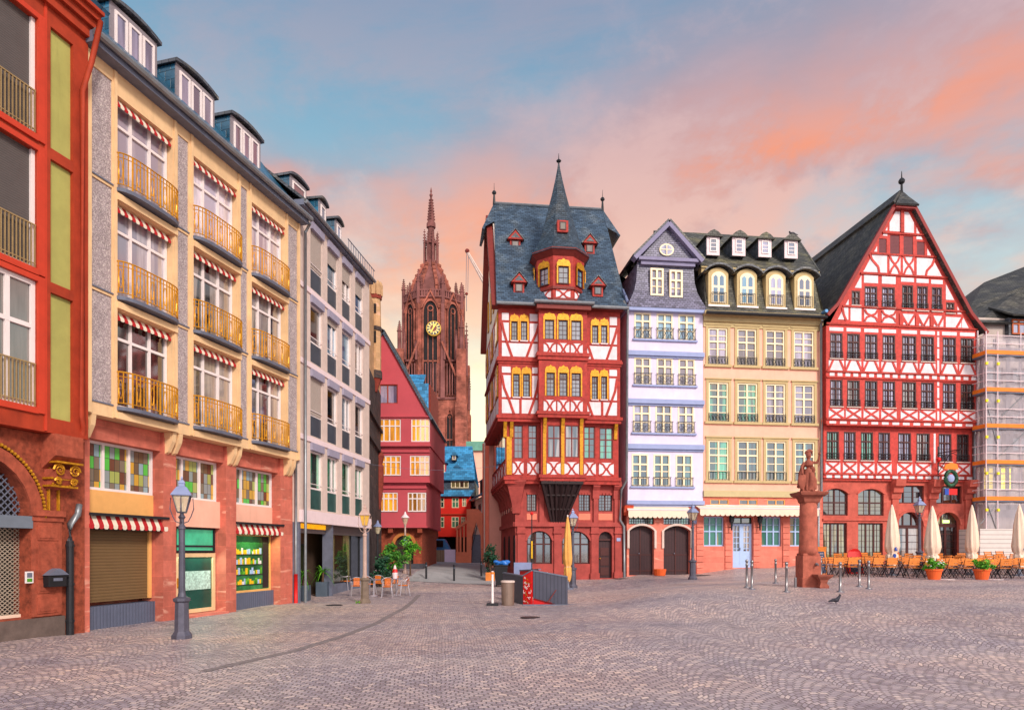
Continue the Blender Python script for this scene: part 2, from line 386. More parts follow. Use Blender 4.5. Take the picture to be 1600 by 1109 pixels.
M = {}
def D(k, *a, **kw): M[k] = mat(k, *a, **kw)
D('terracotta_paint', '#a83a20', .7, .2, 2.5, .12, streak=.35)
D('bright_red_trim', '#c63e26', .6, .08)
D('lime_panel', '#aaa45c', .8, .12, 1.2, .05, streak=.3)
D('cream_render', '#e9c193', .85, .13, 1.3, .06, streak=.35)
D('pebbledash', '#a8989a', .95, pattern='pebble', col2='#c8bab6', bump=.3, bd=.01)
D('white_frame', '#eadcda', .5, .05)
D('grey_metal', '#6b6f80', .45, .15, 4, .0)
D('gold_rail', '#dc9a28', .4, .2, 5.0, metal=.3)
D('awning_red', '#b42428', .8, .08)
D('awning_white', '#e2d6c2', .8, .06)
D('shutter_dark', '#5a5250', .6, .06, pattern='slats', rh=.055, bump=.3)
D('shutter_brown', '#72583a', .5, .06, pattern='slats', rh=.085, bump=.5)
D('blind_grey', '#b0a198', .6, .05, pattern='slats', rh=.05, bump=.3)
D('sandstone_red', '#c86c5a', .85, .2, 3.0, .2, pattern='stone', bw=.9, rh=.45)
D('sandstone_orange', '#cf5238', .85, .18, 3.0, .2, pattern='stone', bw=.7, rh=.5)
D('old_sandstone', '#9c4a34', .9, .45, 7.0, .6, streak=.3)
D('old_sandstone_plain', '#a8523c', .9, .35, 5.0, .3, streak=.3)
D('gilt', '#cc8e20', .45, .35, 9.0, .3, metal=.35)
D('slate_blue', '#44566a', .5, .25, 1.3, .6, pattern='slate', bd=.03, col2='#56626e', spec=.45)
D('slate_spire', '#3c4a58', .5, .2, 2.0, .6, pattern='slate', bd=.03, col2='#4c5258', spec=.45, bw=.2, rh=.12)
D('slate_grey', '#54565e', .55, .2, 1.3, .5, pattern='slate', bd=.03, col2='#6b675f', spec=.5)
D('slate_teal', '#1f5a78', .3, .2, 1.3, .5, pattern='slate', bd=.03, bw=.4, rh=.3, col2='#2c6c8c', spec=.7)
D('slate_violet', '#747088', .5, .2, 1.3, .5, pattern='slate', bd=.03, bw=.2, rh=.12, spec=.5)
D('roof_blue', '#3f8cbd', .6, .15, 1.3, .3, pattern='slate', bd=.03, bw=.4, rh=.3)
D('zinc', '#8a8d92', .4, .2, 3.0, metal=.5)
D('black_metal', '#26262b', .45, .2, 4.0)
D('rose_render', '#d2bcb2', .85, .08, 3.0, .1)
D('rose_band', '#e6cfd2', .85, .05, 3.0)
D('spandrel_blue', '#3a4552', .35, .2, 1.5, spec=.5)
D('spandrel_teal', '#2c5552', .35, .25, 1.5, spec=.5)
D('lavender_box', '#9a94a8', .6, .08)
D('dark_basalt', '#4a4040', .95, .5, 2.0, .6, pattern='stone', bw=.6, rh=.35, col2='#8a5c4a', mort=(.7, .68, .66))
D('tan_stone', '#c39a72', .9, .15, 2.0, .2, pattern='stone', bw=.5, rh=.3)
D('crimson_render', '#c0505a', .85, .07, 1.2, .05)
D('red_render', '#e83024', .8, .07, 1.2, .05)
D('timber_red', '#ae3a32', .7, .3, 5.0, .25, streak=.45)
D('timber_red2', '#b63c32', .7, .35, 9.0, .25)
D('timber_bright', '#c6423a', .65, .25, 5.0, .2, streak=.35)
D('timber_brown', '#7a2c26', .6, .16, 6.0, .12)
D('plaster_white', '#e6d8dc', .85, .14, 2.5, .08, streak=.3)
D('plaster_lilac', '#dccfe6', .85, .08, 1.5, .03, streak=.15)
D('plaster_ivory', '#ecdcd0', .85, .04, 1.5, .03)
D('lilac_band', '#96a0c8', .7, .06)
D('peach_render', '#f2b49c', .85, .09, 1.2, .04, streak=.2)
D('olive_trim', '#c0a87a', .75, .08, 3.0)
D('ochre_panel', '#ecae68', .8, .1, 1.5)
D('pink_stone', '#dc7c6a', .85, .12, 3.0, .2, pattern='stone', bw=.8, rh=.35)
D('salmon_render', '#ea8068', .85, .08, 2.0, .04)
D('frame_cream', '#f2dfbc', .5, .04)
D('frame_brown', '#4a211f', .5, .1)
D('frame_blue', '#a8c0e6', .5, .05)
D('door_brown', '#3c2226', .5, .15, 6.0, .1, pattern='vslats', rh=.16)
D('black_timber', '#2c1a1c', .6, .2, 8.0, .2)
D('cathedral_stone', '#a66050', .95, .55, .35, .7, pattern='stone', bw=1.6, rh=.8, col2='#d08a74', mort=(.8, .78, .76), bd=.2)
D('cathedral_dark', '#865450', .95, .4, .3, .6, bd=.2)
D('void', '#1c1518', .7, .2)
GL = dict(rough=.05, spec=1.0, coat=1.0, pattern='curtain', bump=.10)
D('glass_pale', '#dccfd8', col2='#a298a8', thr=.5, **GL)  # pinkish-white reflection painted into the pane colour
D('glass_curtain', '#a89890', col2='#1b1818', thr=.5, **GL)
D('glass_lilac', '#9c92ae', col2='#5a5068', **GL)
D('glass_dark', '#4a4240', col2='#151316', **GL)
D('glass_leaded', '#8d8c98', col2='#59616c', **GL)
D('glass_green', '#4fae88', col2='#0d3c3a', **GL)
D('glass_teal', '#2a7078', col2='#0c2f3c', **GL)
D('glass_sky', '#6fa3c0', col2='#3a5f80', **GL)
D('glass_olive', '#8a8455', col2='#2b2d20', emit=.15, **GL)
D('glass_amber', '#f2a02c', col2='#b87424', thr=.5, blot=2.6, emit=.45, **GL)
D('glass_yellow', '#fbd81e', col2='#ffe640', emit=2.5, **GL)
D('dark_glass', '#1c1a1c', .05, .2, spec=.7)
D('lamp_metal', '#5c5a68', .45, .2, 5.0, .05, metal=.3)
D('lamp_roof', '#8a94b8', .4, .1, metal=.3)
D('lamp_glass', '#d8c8a8', .15, .06, alpha=.55, spec=.6)
D('lamp_glass_amber', '#d8a838', .15, .1, emit=.25, alpha=.75, spec=.6)
D('steel', '#8f8a8c', .3, .1, 5.0, metal=.8)
D('canvas_cream', '#ecd2bc', .9, .06, 3.0, .1)
D('canvas_orange', '#e0a458', .9, .12, 3.0, .1)
D('wood_orange', '#dc7e34', .55, .2, 6.0, .1)
D('clay_pot', '#e2602c', .75, .1)
D('leaf_bright', '#4f9a28', .55, pattern='leaf', col2='#8cc83c')
D('leaf_mid', '#3c7a28', .55, pattern='leaf', col2='#74a838')
D('leaf_dark', '#1e4630', .55, pattern='leaf', col2='#356848')
D('petal_white', '#f4f0ea', .6)
D('petal_yellow', '#f4c020', .6)
D('white_plastic', '#e8dcdc', .4, .04)
D('bin_plastic', '#202024', .5, .1)
D('blue_bag', '#2a6ec0', .35, .15, 5.0, .3)
D('signal_red', '#cc1c1c', .45, .08)
D('station_grey', '#4e4e5c', .35, .1, 2.0, .1, pattern='vslats', rh=.14)
D('chalkboard', '#38405a', .7, .2)
D('chair_metal', '#c8c0c8', .3, .1, metal=.6)
D('orange_weave', '#e87a28', .6, .2, 9.0)
D('pigeon_grey', '#33303a', .6, .2, 20.0)
D('statue_stone', '#985444', .9, .25, 6.0, .4)
D('hoarding', '#d2c4be', .6, .06, pattern='slats', rh=.25)
D('toe_board', '#f08028', .6, .1)
D('yellow_clamp', '#f0e020', .5)
D('wicker', '#8c7a6a', .8)
# ------------------------------------------------------------------ ground
CP = [(-8, 9, 0), (0, 9, 0), (8, 9, 0), (0, 0, 0), (-9, 0, 0), (9, 0, 0), (0, -15, 0), (20, 5, .2), (4, 16, .25), (-3, 18, .03), (-2, 24, .06), (1, 29, .18)]
for px, py, Y in [(60, 994, 16.0), (140, 990, 17.26), (284, 997, 16.36), (370, 957, 22.8), (465, 942, 26.4), (569, 942, 26.6), (520, 930, 30), (577, 918, 34.4), (633, 889, 40), (672, 885, 44), (600, 886, 42), (740, 880, 50), (690, 875, 62), (895, 918, 33.5), (810, 906, 37.6), (775, 912, 36), (946, 905, 38), (1003, 897, 38.4), (1083, 905, 34.9),
                   (1190, 887, 39.2), (1285, 880, 39.5), (1530, 878, 40.6), (1640, 878, 41), (1228, 925, 22.7), (1167, 917, 24.2), (1313, 924, 22.8), (1265, 916, 25), (1459, 905, 28.5), (1600, 905, 28.5), (1350, 900, 30), (830, 945, 25.8)]:
    x, y = pt(px, Y); CP.append((x, y, zz(py, Y)))
CPN = np.array(CP)
def gz(x, y):
    d2 = (CPN[:, 0] - x) ** 2 + (CPN[:, 1] - y) ** 2; w = 1 / (d2 + 1.2) ** 1.7
    return float((w * CPN[:, 2]).sum() / w.sum())
def gfield(xs, ys):
    d2 = (CPN[None, :, 0] - xs[:, None]) ** 2 + (CPN[None, :, 1] - ys[:, None]) ** 2; w = 1 / (d2 + 1.2) ** 1.7
    return (w * CPN[None, :, 2]).sum(1) / w.sum(1)
def axis(lo, hi, a, b, st):
    L = [lo, lo * .5 + a * .5] + list(np.arange(a, b + .01, st)) + [b * .5 + hi * .5, hi]; return L
def cobble_mat():
    m = bpy.data.materials.new('cobbles'); m.use_nodes = True; g = NT(m.node_tree); g.n.clear()
    P = g.node('ShaderNodeNewGeometry').outputs['Position']
    # slight wander so that no course runs ruler-straight
    wn = g.node('ShaderNodeTexNoise', {'Vector': P, 'Scale': .35, 'Detail': 2.0}).outputs[1]
    wv = g.node('ShaderNodeVectorMath', {0: g.node('ShaderNodeVectorMath', {0: wn, 1: (.5, .5, .5)}, operation='SUBTRACT').outputs[0], 1: (.3, .3, 0)}, operation='MULTIPLY').outputs[0]
    Q = g.node('ShaderNodeVectorMath', {0: P, 1: wv}, operation='ADD').outputs[0]
    rot = g.node('ShaderNodeMapping', {'Vector': Q, 'Rotation': (0, 0, R(-6))}).outputs[0]
    s = g.node('ShaderNodeSeparateXYZ', {0: rot}); x, y = s.outputs[0], s.outputs[1]
    Wd = 1.2
    xx = g.math('SUBTRACT', g.math('FRACT', g.math('DIVIDE', x, Wd)), .5)       # -.5...5 across one fan
    arc = g.math('MULTIPLY', g.math('MULTIPLY', xx, xx), 4 * .42)
    row = g.math('ADD', y, arc)
    S = 8.6
    fn = g.node('ShaderNodeTexNoise', {'Vector': P, 'Scale': 4.0, 'Detail': 2.0}).outputs[1]
    cv = g.node('ShaderNodeCombineXYZ', {0: g.math('MULTIPLY', x, S * .86), 1: g.math('MULTIPLY', row, S), 2: 0.0}).outputs[0]
    cv = g.node('ShaderNodeVectorMath', {0: cv, 1: g.node('ShaderNodeVectorMath', {0: fn, 1: (.55, .42, 0)}, operation='MULTIPLY').outputs[0]}, operation='ADD').outputs[0]
    bk = g.node('ShaderNodeTexBrick', {'Vector': cv, 'Color1': (0, 0, 0), 'Color2': (1, 1, 1), 'Mortar': (.5, .5, .5), 'Scale': 1.0, 'Mortar Size': .11, 'Mortar Smooth': .5, 'Brick Width': 1.0, 'Row Height': 1.0})
    rv = g.node('ShaderNodeSeparateXYZ', {0: bk.outputs[0]}).outputs[0]; ve = g.math('SUBTRACT', 1.0, bk.outputs[1])
    stone = g.ramp(rv, [(0, hx('#978b8e')), (.3, hx('#aea2a6')), (.6, hx('#bcb0b0')), (.85, hx('#cabab6')), (1, hx('#e0cec2'))])
    big = g.node('ShaderNodeTexNoise', {'Vector': P, 'Scale': .22, 'Detail': 6.0, 'Roughness': .6}).outputs[0]
    stone = g.mix(1.0, stone, g.ramp(big, [(.32, (.70, .67, .70)), (.47, (.92, .88, .88)), (.6, (1.05, .98, .94)), (.7, (1.22, 1.14, 1.06))]), 'MULTIPLY')
    fine = g.node('ShaderNodeTexNoise', {'Vector': P, 'Scale': 40.0, 'Detail': 4.0}).outputs[0]
    stone = g.mix(1.0, stone, g.ramp(fine, [(.3, (.8,) * 3), (.7, (1.15,) * 3)]), 'MULTIPLY')
    joint = g.sstep(ve, .1, .7)
    hu = g.node('ShaderNodeTexNoise', {'Vector': g.node('ShaderNodeMapping', {'Vector': P, 'Scale': (.5, 1.1, 1), 'Location': (3.7, 1.2, 0), 'Rotation': (0, 0, R(14))}).outputs[0], 'Scale': .22, 'Detail': 5.0, 'Roughness': .55}).outputs[0]
    stone = g.mix(1.0, stone, g.ramp(hu, [(.34, (.70, .72, .82)), (.45, (.92, .93, 1.0)), (.55, (1.08, 1.0, .98)), (.68, (1.16, 1.02, .96))]), 'MULTIPLY')
    col = g.mix(joint, hx('#706566'), stone)
    # the seams between fans, where the setts change direction, hold more dirt
    seam = g.sstep(g.math('ABSOLUTE', xx), .455, .5)
    col = g.mix(g.math('MULTIPLY', seam, .12), col, hx('#5a5052'))
    # moss and stains
    st = g.node('ShaderNodeTexNoise', {'Vector': P, 'Scale': .9, 'Detail': 9.0, 'Roughness': .8}).outputs[0]
    col = g.mix(g.math('MULTIPLY', g.sstep(st, .54, .68), .45), col, hx('#5c524e'))
    wt = g.node('ShaderNodeTexNoise', {'Vector': g.node('ShaderNodeMapping', {'Vector': P, 'Scale': (.25, .9, 1), 'Rotation': (0, 0, R(-12))}).outputs[0], 'Scale': .5, 'Detail': 5.0}).outputs[0]
    col = g.mix(g.math('MULTIPLY', g.sstep(wt, .48, .72), .22), col, hx('#d0beb4'))
    ro = g.math('ADD', g.math('MULTIPLY', fine, .25), .42)
    h = g.math('ADD', g.sstep(ve, .0, 1.0), g.math('MULTIPLY', rv, .4))
    h = g.math('ADD', h, g.math('MULTIPLY', fine, .15))
    b = g.node('ShaderNodeBump', {'Height': h, 'Strength': .7, 'Distance': .018}).outputs[0]
    bs = g.node('ShaderNodeBsdfPrincipled', {'Base Color': col, 'Roughness': ro, 'Specular IOR Level': .45, 'Normal': b})
    g.node('ShaderNodeOutputMaterial', {0: bs.outputs[0]}); return m
M['cobbles'] = cobble_mat()
gm = MB()
xs = axis(-400, 400, -24, 44, .8); ys = axis(-300, 900, -12, 72, .8)
XX, YY = np.meshgrid(xs, ys); Zg = gfield(XX.ravel(), YY.ravel()).reshape(XX.shape)
for j in range(len(ys)):
    for i in range(len(xs)): gm.v.append((xs[i], ys[j], float(Zg[j, i])))
nx = len(xs)
for j in range(len(ys) - 1):
    for i in range(nx - 1): gm.f.append((j * nx + i, j * nx + i + 1, (j + 1) * nx + i + 1, (j + 1) * nx + i)); gm.m.append(0)
tag(gm.build('ground', M['cobbles'], smooth=True), kind='structure')
D('paving_grey', '#9c9a9c', .7, .12, 1.0, .1, pattern='stone', bw=.9, rh=.6, mort=(.7, .7, .7), col2='#a8a4a4')
D('setts_band', '#84797a', .7, .3, 9.0, .3)
def strip(name, poly, m, dz=.006, step=.6):
    """a ribbon laid on the ground between two pixel-measured edges: poly = [((xa,ya),(xb,yb)),...] world"""
    b = MB(); pts = []
    for (a, c), (a2, c2) in zip(poly, poly[1:]):
        k = max(1, int((Vector(a2) - Vector(a)).length / step))
        for i in range(k): pts.append((Vector(a).lerp(Vector(a2), i / k), Vector(c).lerp(Vector(c2), i / k)))
    pts.append((Vector(poly[-1][0]), Vector(poly[-1][1])))
    wn = max(1, int((pts[0][0] - pts[0][1]).length / step))
    g_ = [[p.lerp(q, i / wn) for i in range(wn + 1)] for p, q in pts]
    for r1, r2 in zip(g_, g_[1:]):
        for i in range(wn):
            b.quad(*[(p.x, p.y, gz(p.x, p.y) + dz) for p in (r1[i], r1[i + 1], r2[i + 1], r2[i])])
    o = b.build(name, m); 
    if o.data.polygons[0].normal.z < 0: o.data.flip_normals()
    return tag(o, kind='structure')
# dark line of setts that leads from the foreground into the lane
strip('sett_gutter', [((-5.4, 11.8), (-5.2, 11.7)), ((-4.6, 14), (-4.4, 13.95)), ((-4.2, 16.5), (-4.0, 16.45)), ((-3.95, 19.5), (-3.75, 19.5)), ((-3.9, 24), (-3.7, 24)), ((-4.2, 30), (-4.0, 30))], M['setts_band'], .005, .4)
strip('lane_paving', [((-5.6, 36.5), (-1.0, 35.0)), ((-5.2, 40), (-1.1, 39)), ((-5.8, 52), (-1.6, 52)), ((-7, 66), (-1.8, 66))], M['paving_grey'], .012, .5)

# ------------------------------------------------------------------ shared bits
def balcony_rail(fr, u0, u1, v0, n, bow, parent, label=None):
    """bowed gilt balcony: grey slab + gold railing"""
    k = 12; c = (u0 + u1) / 2; w = (u1 - u0) / 2
    def nn(u): q = (u - c) / w; return n + bow * max(0.0, 1 - q ** 4) ** .5
    us = [c - w * math.cos(math.pi * i / k) for i in range(k + 1)]
    s = MB()
    s.hexa([fr.P(u, v0 - .09, nn(u)) for u in us][::-1], [fr.P(u, v0, nn(u) + .02) for u in us][::-1]); 
    sl_ = s.build('balcony', M['grey_metal'], parent)
    r = MB(); H = .92
    dense = []
    N = 60; L = [(c - w + 2 * w * i / N) for i in range(N + 1)]
    P = [Vector(fr.P(u, 0, nn(u) - .03)) for u in L]
    for z, rr in ((v0 + H, .022), (v0 + .10, .014), (v0 + H - .12, .012)):
        r.tube([(p.x, p.y, z) for p in P], rr, 4)
    cum = 0; nxt = .0; sp = .118; cnt = 0
    for a, b in zip(P, P[1:]):
        d = (b - a).length
        while nxt <= cum + d:
            q = a.lerp(b, (nxt - cum) / max(d, 1e-6)); th = .018 if cnt % 4 == 0 else .011
            r.box(q.x - th, q.x + th, q.y - th, q.y + th, v0 + (0 if cnt % 4 == 0 else .1), v0 + H)
            if cnt % 4 in (1,):           # elongated oval ornament between two bars
                e = a.lerp(b, .5); tt = (b - a).normalized() * sp
                o = [q + tt * (.5 + .42 * math.cos(g_)) + Vector((0, 0, v0 + .46 + .26 * math.sin(g_))) for g_ in [2 * math.pi * i / 10 for i in range(11)]]
                r.tube([(p.x, p.y, p.z) for p in o], .012, 3)
            nxt += sp; cnt += 1
        cum += d
    r.build('railing', M['gold_rail'], sl_)
def valance(fr, u0, u1, v1, n, parent, h=.24, out=.10, sw=.13):
    """short striped awning edge with a scalloped hem"""
    a = MB(); k = int((u1 - u0) / sw); sw = (u1 - u0) / k
    for i in range(k):
        x = u0 + i * sw; m_ = i % 2
        a.quad(fr.P(x, v1 - h * .7, n + out), fr.P(x + sw, v1 - h * .7, n + out), fr.P(x + sw, v1, n), fr.P(x, v1, n), m=m_)
        a.prism(fr, [(x, v1 - h * .7), (x, v1 - h * .9), (x + sw * .25, v1 - h), (x + sw * .75, v1 - h), (x + sw, v1 - h * .9), (x + sw, v1 - h * .7)], n + out - .012, n + out, m=m_)
    return a.build('awning', [M['awning_red'], M['awning_white']], parent)
D('dormer_front_paint', '#8a8086', .8, .1, 3.0)
def dormer(fr, u0, u1, v0, v1, n, parent, back=2.2, face='dormer_front_paint', cheek='slate_teal', ncol=3, roofm='slate_teal', fw=.07):
    """box dormer: cheeks, shallow curved roof and a glazed front"""
    d = MB(); d.fbox(fr, u0, u1, v0, v1, n - back, n)
    dd = d.build('dormer', M[cheek], parent)
    f = MB(); f.fbox(fr, u0 - .0, u1 + .0, v0, v1 + .02, n, n + .05); f.build('dormer_front', M[face], dd)
    r = MB(); P = arch_pts(u0 - .1, u1 + .08, v1 + .10, .14, 8); P2 = arch_pts(u0 - .1, u1 + .08, v1 + .0, .14, 8)
    for i in range(len(P) - 1): r.prism(fr, [P2[i], P2[i + 1], P[i + 1], P[i]], n - back, n + .16)
    r.build('dormer_roof', M['slate_grey'], dd)
    wd = (u1 - u0 - .2) / ncol
    for i in range(ncol):
        window(fr, (u0 + .1 + i * wd + .03, u0 + .1 + (i + 1) * wd - .03, v0 + .12, v1 - .14), n + .052, dd, M['white_frame'], M['glass_lilac'], fw=fw, dep=.04)
    return dd
def pipe(pts, r, m, name, label, cat='downpipe', group=None, parent=None):
    b = MB(); b.tube(pts, r, 8)
    return tag(b.build(name, m, parent, smooth=True), label, cat, group)

# ------------------------------------------------------------------ left row: yellow-beige block
FA = vpfr(1080, 16220, 133, 467)
LA = FA.L
def base(fr, u, n=0, v=0.0): p = fr.P(u, v, n); return Vector(p)
b0 = root('apartment_house', base(FA, LA / 2), 'cream house with pebbledash panels, gold bowed balconies and a red stone shop floor', 'house')
V = [5.90, 8.82, 11.68, 14.50]; EAVE = 14.75
# bay layout from the photograph
bays = [(FA.U(182), FA.U(270)), (FA.U(301), FA.U(371)), (FA.U(392), FA.U(446))]
peb = [(FA.U(142), FA.U(175)), (FA.U(277.8), FA.U(294.5)), (FA.U(373.5), FA.U(386.5)), (FA.U(449.5), FA.U(465))]
holes = []
for (a, b) in bays:
    for i in range(3): holes.append((a, b, V[i] - .02, V[i + 1] - .34, .28))
    
for (a, b) in peb:
    for i in range(3): holes.append((a, b, V[i] + .03, V[i + 1] - .07, .035))
w = MB(); wall(w, FA, 0, LA, 5.58, EAVE, holes, 0); shell(w, FA, 0, LA, 5.58, EAVE, 0, -9); w.build('wall', M['cream_render'], b0)
for (a, b) in peb:
    for i in range(3):
        p = MB(); p.quad(FA.P(a, V[i] + .03, -.034), FA.P(b, V[i] + .03, -.034), FA.P(b, V[i + 1] - .07, -.034), FA.P(a, V[i + 1] - .07, -.034))
        pb = p.build('pebbledash_panel', M['pebbledash'], b0)
        tr = MB(); tr.fbox(FA, a - .02, b + .02, V[i] + .0, V[i] + .035, -.03, .03); tr.build('panel_sill', M['grey_metal'], pb)
for k, (a, b) in enumerate(bays):
    for i in range(3):
        lit = [['glass_lilac', 'glass_curtain', 'glass_curtain'], ['glass_lilac', 'glass_curtain', 'glass_curtain'], ['glass_pale', 'glass_dark', 'glass_curtain']]
        gm_ = {2: 'glass_pale', 1: 'glass_pale', 0: 'glass_dark'}[i] if k == 0 else ('glass_curtain' if i < 2 else 'glass_pale')
        window(FA, (a + .02, b - .02, V[i] + .04, V[i + 1] - .38), -.26, b0, M['white_frame'], M[gm_], fw=.075, mull=(.33, .67), trans=(.74,), dep=.07)
        valance(FA, a + .03, b - .03, V[i + 1] - .36, -.13, b0)
        balcony_rail(FA, a - .06, b + .12, V[i] + .0, 0, .32, b0)
        lg = MB(); lg.fbox(FA, a - .04, b + .1, V[i] - .32, V[i] - .145, 0, .10); lg.build('balcony_corbel', M['cream_render'], b0)
# pilaster strips beside the windows
s = MB()
for (a, b) in bays:
    s.fbox(FA, a - .11, a - .02, 5.60, EAVE - .02, .002, .05); s.fbox(FA, b + .02, b + .11, 5.60, EAVE - .02, .002, .05)
s.fbox(FA, 0, .14, 5.60, EAVE - .02, .002, .06); s.fbox(FA, LA - .1, LA, 5.60, EAVE - .02, .002, .06)
s.build('pilaster', M['cream_render'], b0)
# eave board, gutter, roof
e = MB(); e.fbox(FA, -.1, LA + .15, EAVE, EAVE + .28, -.2, .34); e.build('eaves', M['grey_metal'], b0)
g_ = MB(); g_.tube([FA.P(-.1, EAVE + .22, .42), FA.P(LA + .2, EAVE + .22, .42)], .10, 8); g_.build('gutter', M['zinc'], b0)
r = MB(); r.slab([FA.P(-.1, EAVE + .28, .25), FA.P(LA + .1, EAVE + .28, .25), FA.P(LA + .1, EAVE + 2.9, -1.9), FA.P(-.1, EAVE + 2.9, -1.9)], .1)
r.slab([FA.P(-.1, EAVE + 2.9, -1.9), FA.P(LA + .1, EAVE + 2.9, -1.9), FA.P(LA + .1, EAVE + 3.9, -5), FA.P(-.1, EAVE + 3.9, -5)], .1)
r.slab([FA.P(LA + .1, EAVE + .28, -9.2), FA.P(-.1, EAVE + .28, -9.2), FA.P(-.1, EAVE + 3.9, -5), FA.P(LA + .1, EAVE + 3.9, -5)], .1)
r.prism(Fr(FA.P(LA, 0, .25)[:2], FA.P(LA, 0, -9.2)[:2]), [(0, EAVE + .2), (9.4, EAVE + .2), (5.2, EAVE + 3.8), (2.1, EAVE + 2.8)], -.1, 0)
r.prism(Fr(FA.P(0, 0, -9.2)[:2], FA.P(0, 0, .25)[:2]), [(0, EAVE + .2), (9.4, EAVE + .2), (7.3, EAVE + 2.8), (4.2, EAVE + 3.8)], -.1, 0)
r.build('roof', M['slate_teal'], b0)
sn = MB()       # snow guard
for i in range(int(LA / .16)):
    u = i * .16; sn.beam(FA, (u, EAVE + .30), (u, EAVE + .62), .018, .12, .14)
for z in (.40, .60): sn.fbox(FA, 0, LA, EAVE + z, EAVE + z + .025, .10, .13)
sn.build('snow_guard', M['grey_metal'], b0)
dn = -.75
for (xa, xb) in ((170, 243), (273, 333), (359, 405)):
    dormer(FA, FA.U(xa, dn), FA.U(xb, dn), EAVE + .5, EAVE + 2.42, dn, b0)
dormer(FA, FA.U(452, -1.2), FA.U(477, -1.2), EAVE + 1.1, EAVE + 2.7, -1.2, b0, ncol=1, back=3.0)
# ground floor in red sandstone, set back under the upper storeys
GN = -.28
pier = [(FA.U(110, GN), FA.U(140, GN)), (FA.U(255, GN), FA.U(275, GN)), (FA.U(353, GN), FA.U(369, GN)), (FA.U(438, GN), FA.U(457, GN))]
w = MB()
for a, b in pier:
    w.fbox(FA, a, b, -.3, 5.57, GN - .75, GN)
for (a0, a1), (c0, c1) in zip(pier, pier[1:]): w.fbox(FA, a1, c0, 5.02, 5.57, GN - .7, GN - .10)
w.fbox(FA, pier[0][0], LA - .05, -.3, 5.5, -8.9, GN - .9)
w.build('ground_floor_piers', M['sandstone_red'], b0)
for a, b in pier:
    bk = MB(); c = (a + b) / 2
    for du in (-.13, .13):
        q = Fr(FA.P(c + du, 0, GN)[:2], FA.P(c + du, 0, GN + 1)[:2])
        bk.prism(q, [(0, 4.95), (.1, 5.0), (.26, 5.3), (.30, 5.57), (0, 5.57)], -.07, .07)
    bk.fbox(FA, c - .22, c + .22, 5.42, 5.575, GN, GN + .2)
    bk.build('bracket', M['cream_render'], b0)
D('stained_glass', '#8fae70', .15, .1, spec=.6)
def stained():
    m = bpy.data.materials.new('stained_panes'); m.use_nodes = True; g = NT(m.node_tree); g.n.clear()
    uv = g.node('ShaderNodeTexCoord').outputs['UV']
    br = g.node('ShaderNodeMapping', {'Vector': uv, 'Scale': (1 / .17, 1 / .33, 1)}).outputs[0]
    fl = g.node('ShaderNodeVectorMath', {0: br}, operation='FLOOR').outputs[0]
    wn = g.node('ShaderNodeTexWhiteNoise', {'Vector': fl}, noise_dimensions='3D').outputs[0]
    c = g.ramp(wn, [(0, hx('#54b848')), (.16, hx('#7c6f60')), (.3, hx('#c89a3c')), (.45, hx('#8a9494')), (.58, hx('#6e5a44')), (.7, hx('#a0a85c')), (.8, hx('#6c4434')), (.9, hx('#8aa4ac'))], 'CONSTANT')
    s = g.node('ShaderNodeSeparateXYZ', {0: g.node('ShaderNodeVectorMath', {0: br}, operation='FRACTION').outputs[0]})
    ex = g.math('MINIMUM', g.math('PINGPONG', s.outputs[0], .5), g.math('MULTIPLY', g.math('PINGPONG', s.outputs[1], .5), 2.0))
    c = g.mix(g.sstep(ex, .02, .06), (.03, .03, .03), c)
    b = g.node('ShaderNodeBsdfPrincipled', {'Base Color': c, 'Roughness': .12, 'Specular IOR Level': .6})
    g.node('ShaderNodeOutputMaterial', {0: b.outputs[0]}); return m
M['stained'] = stained()
IN = GN - .45
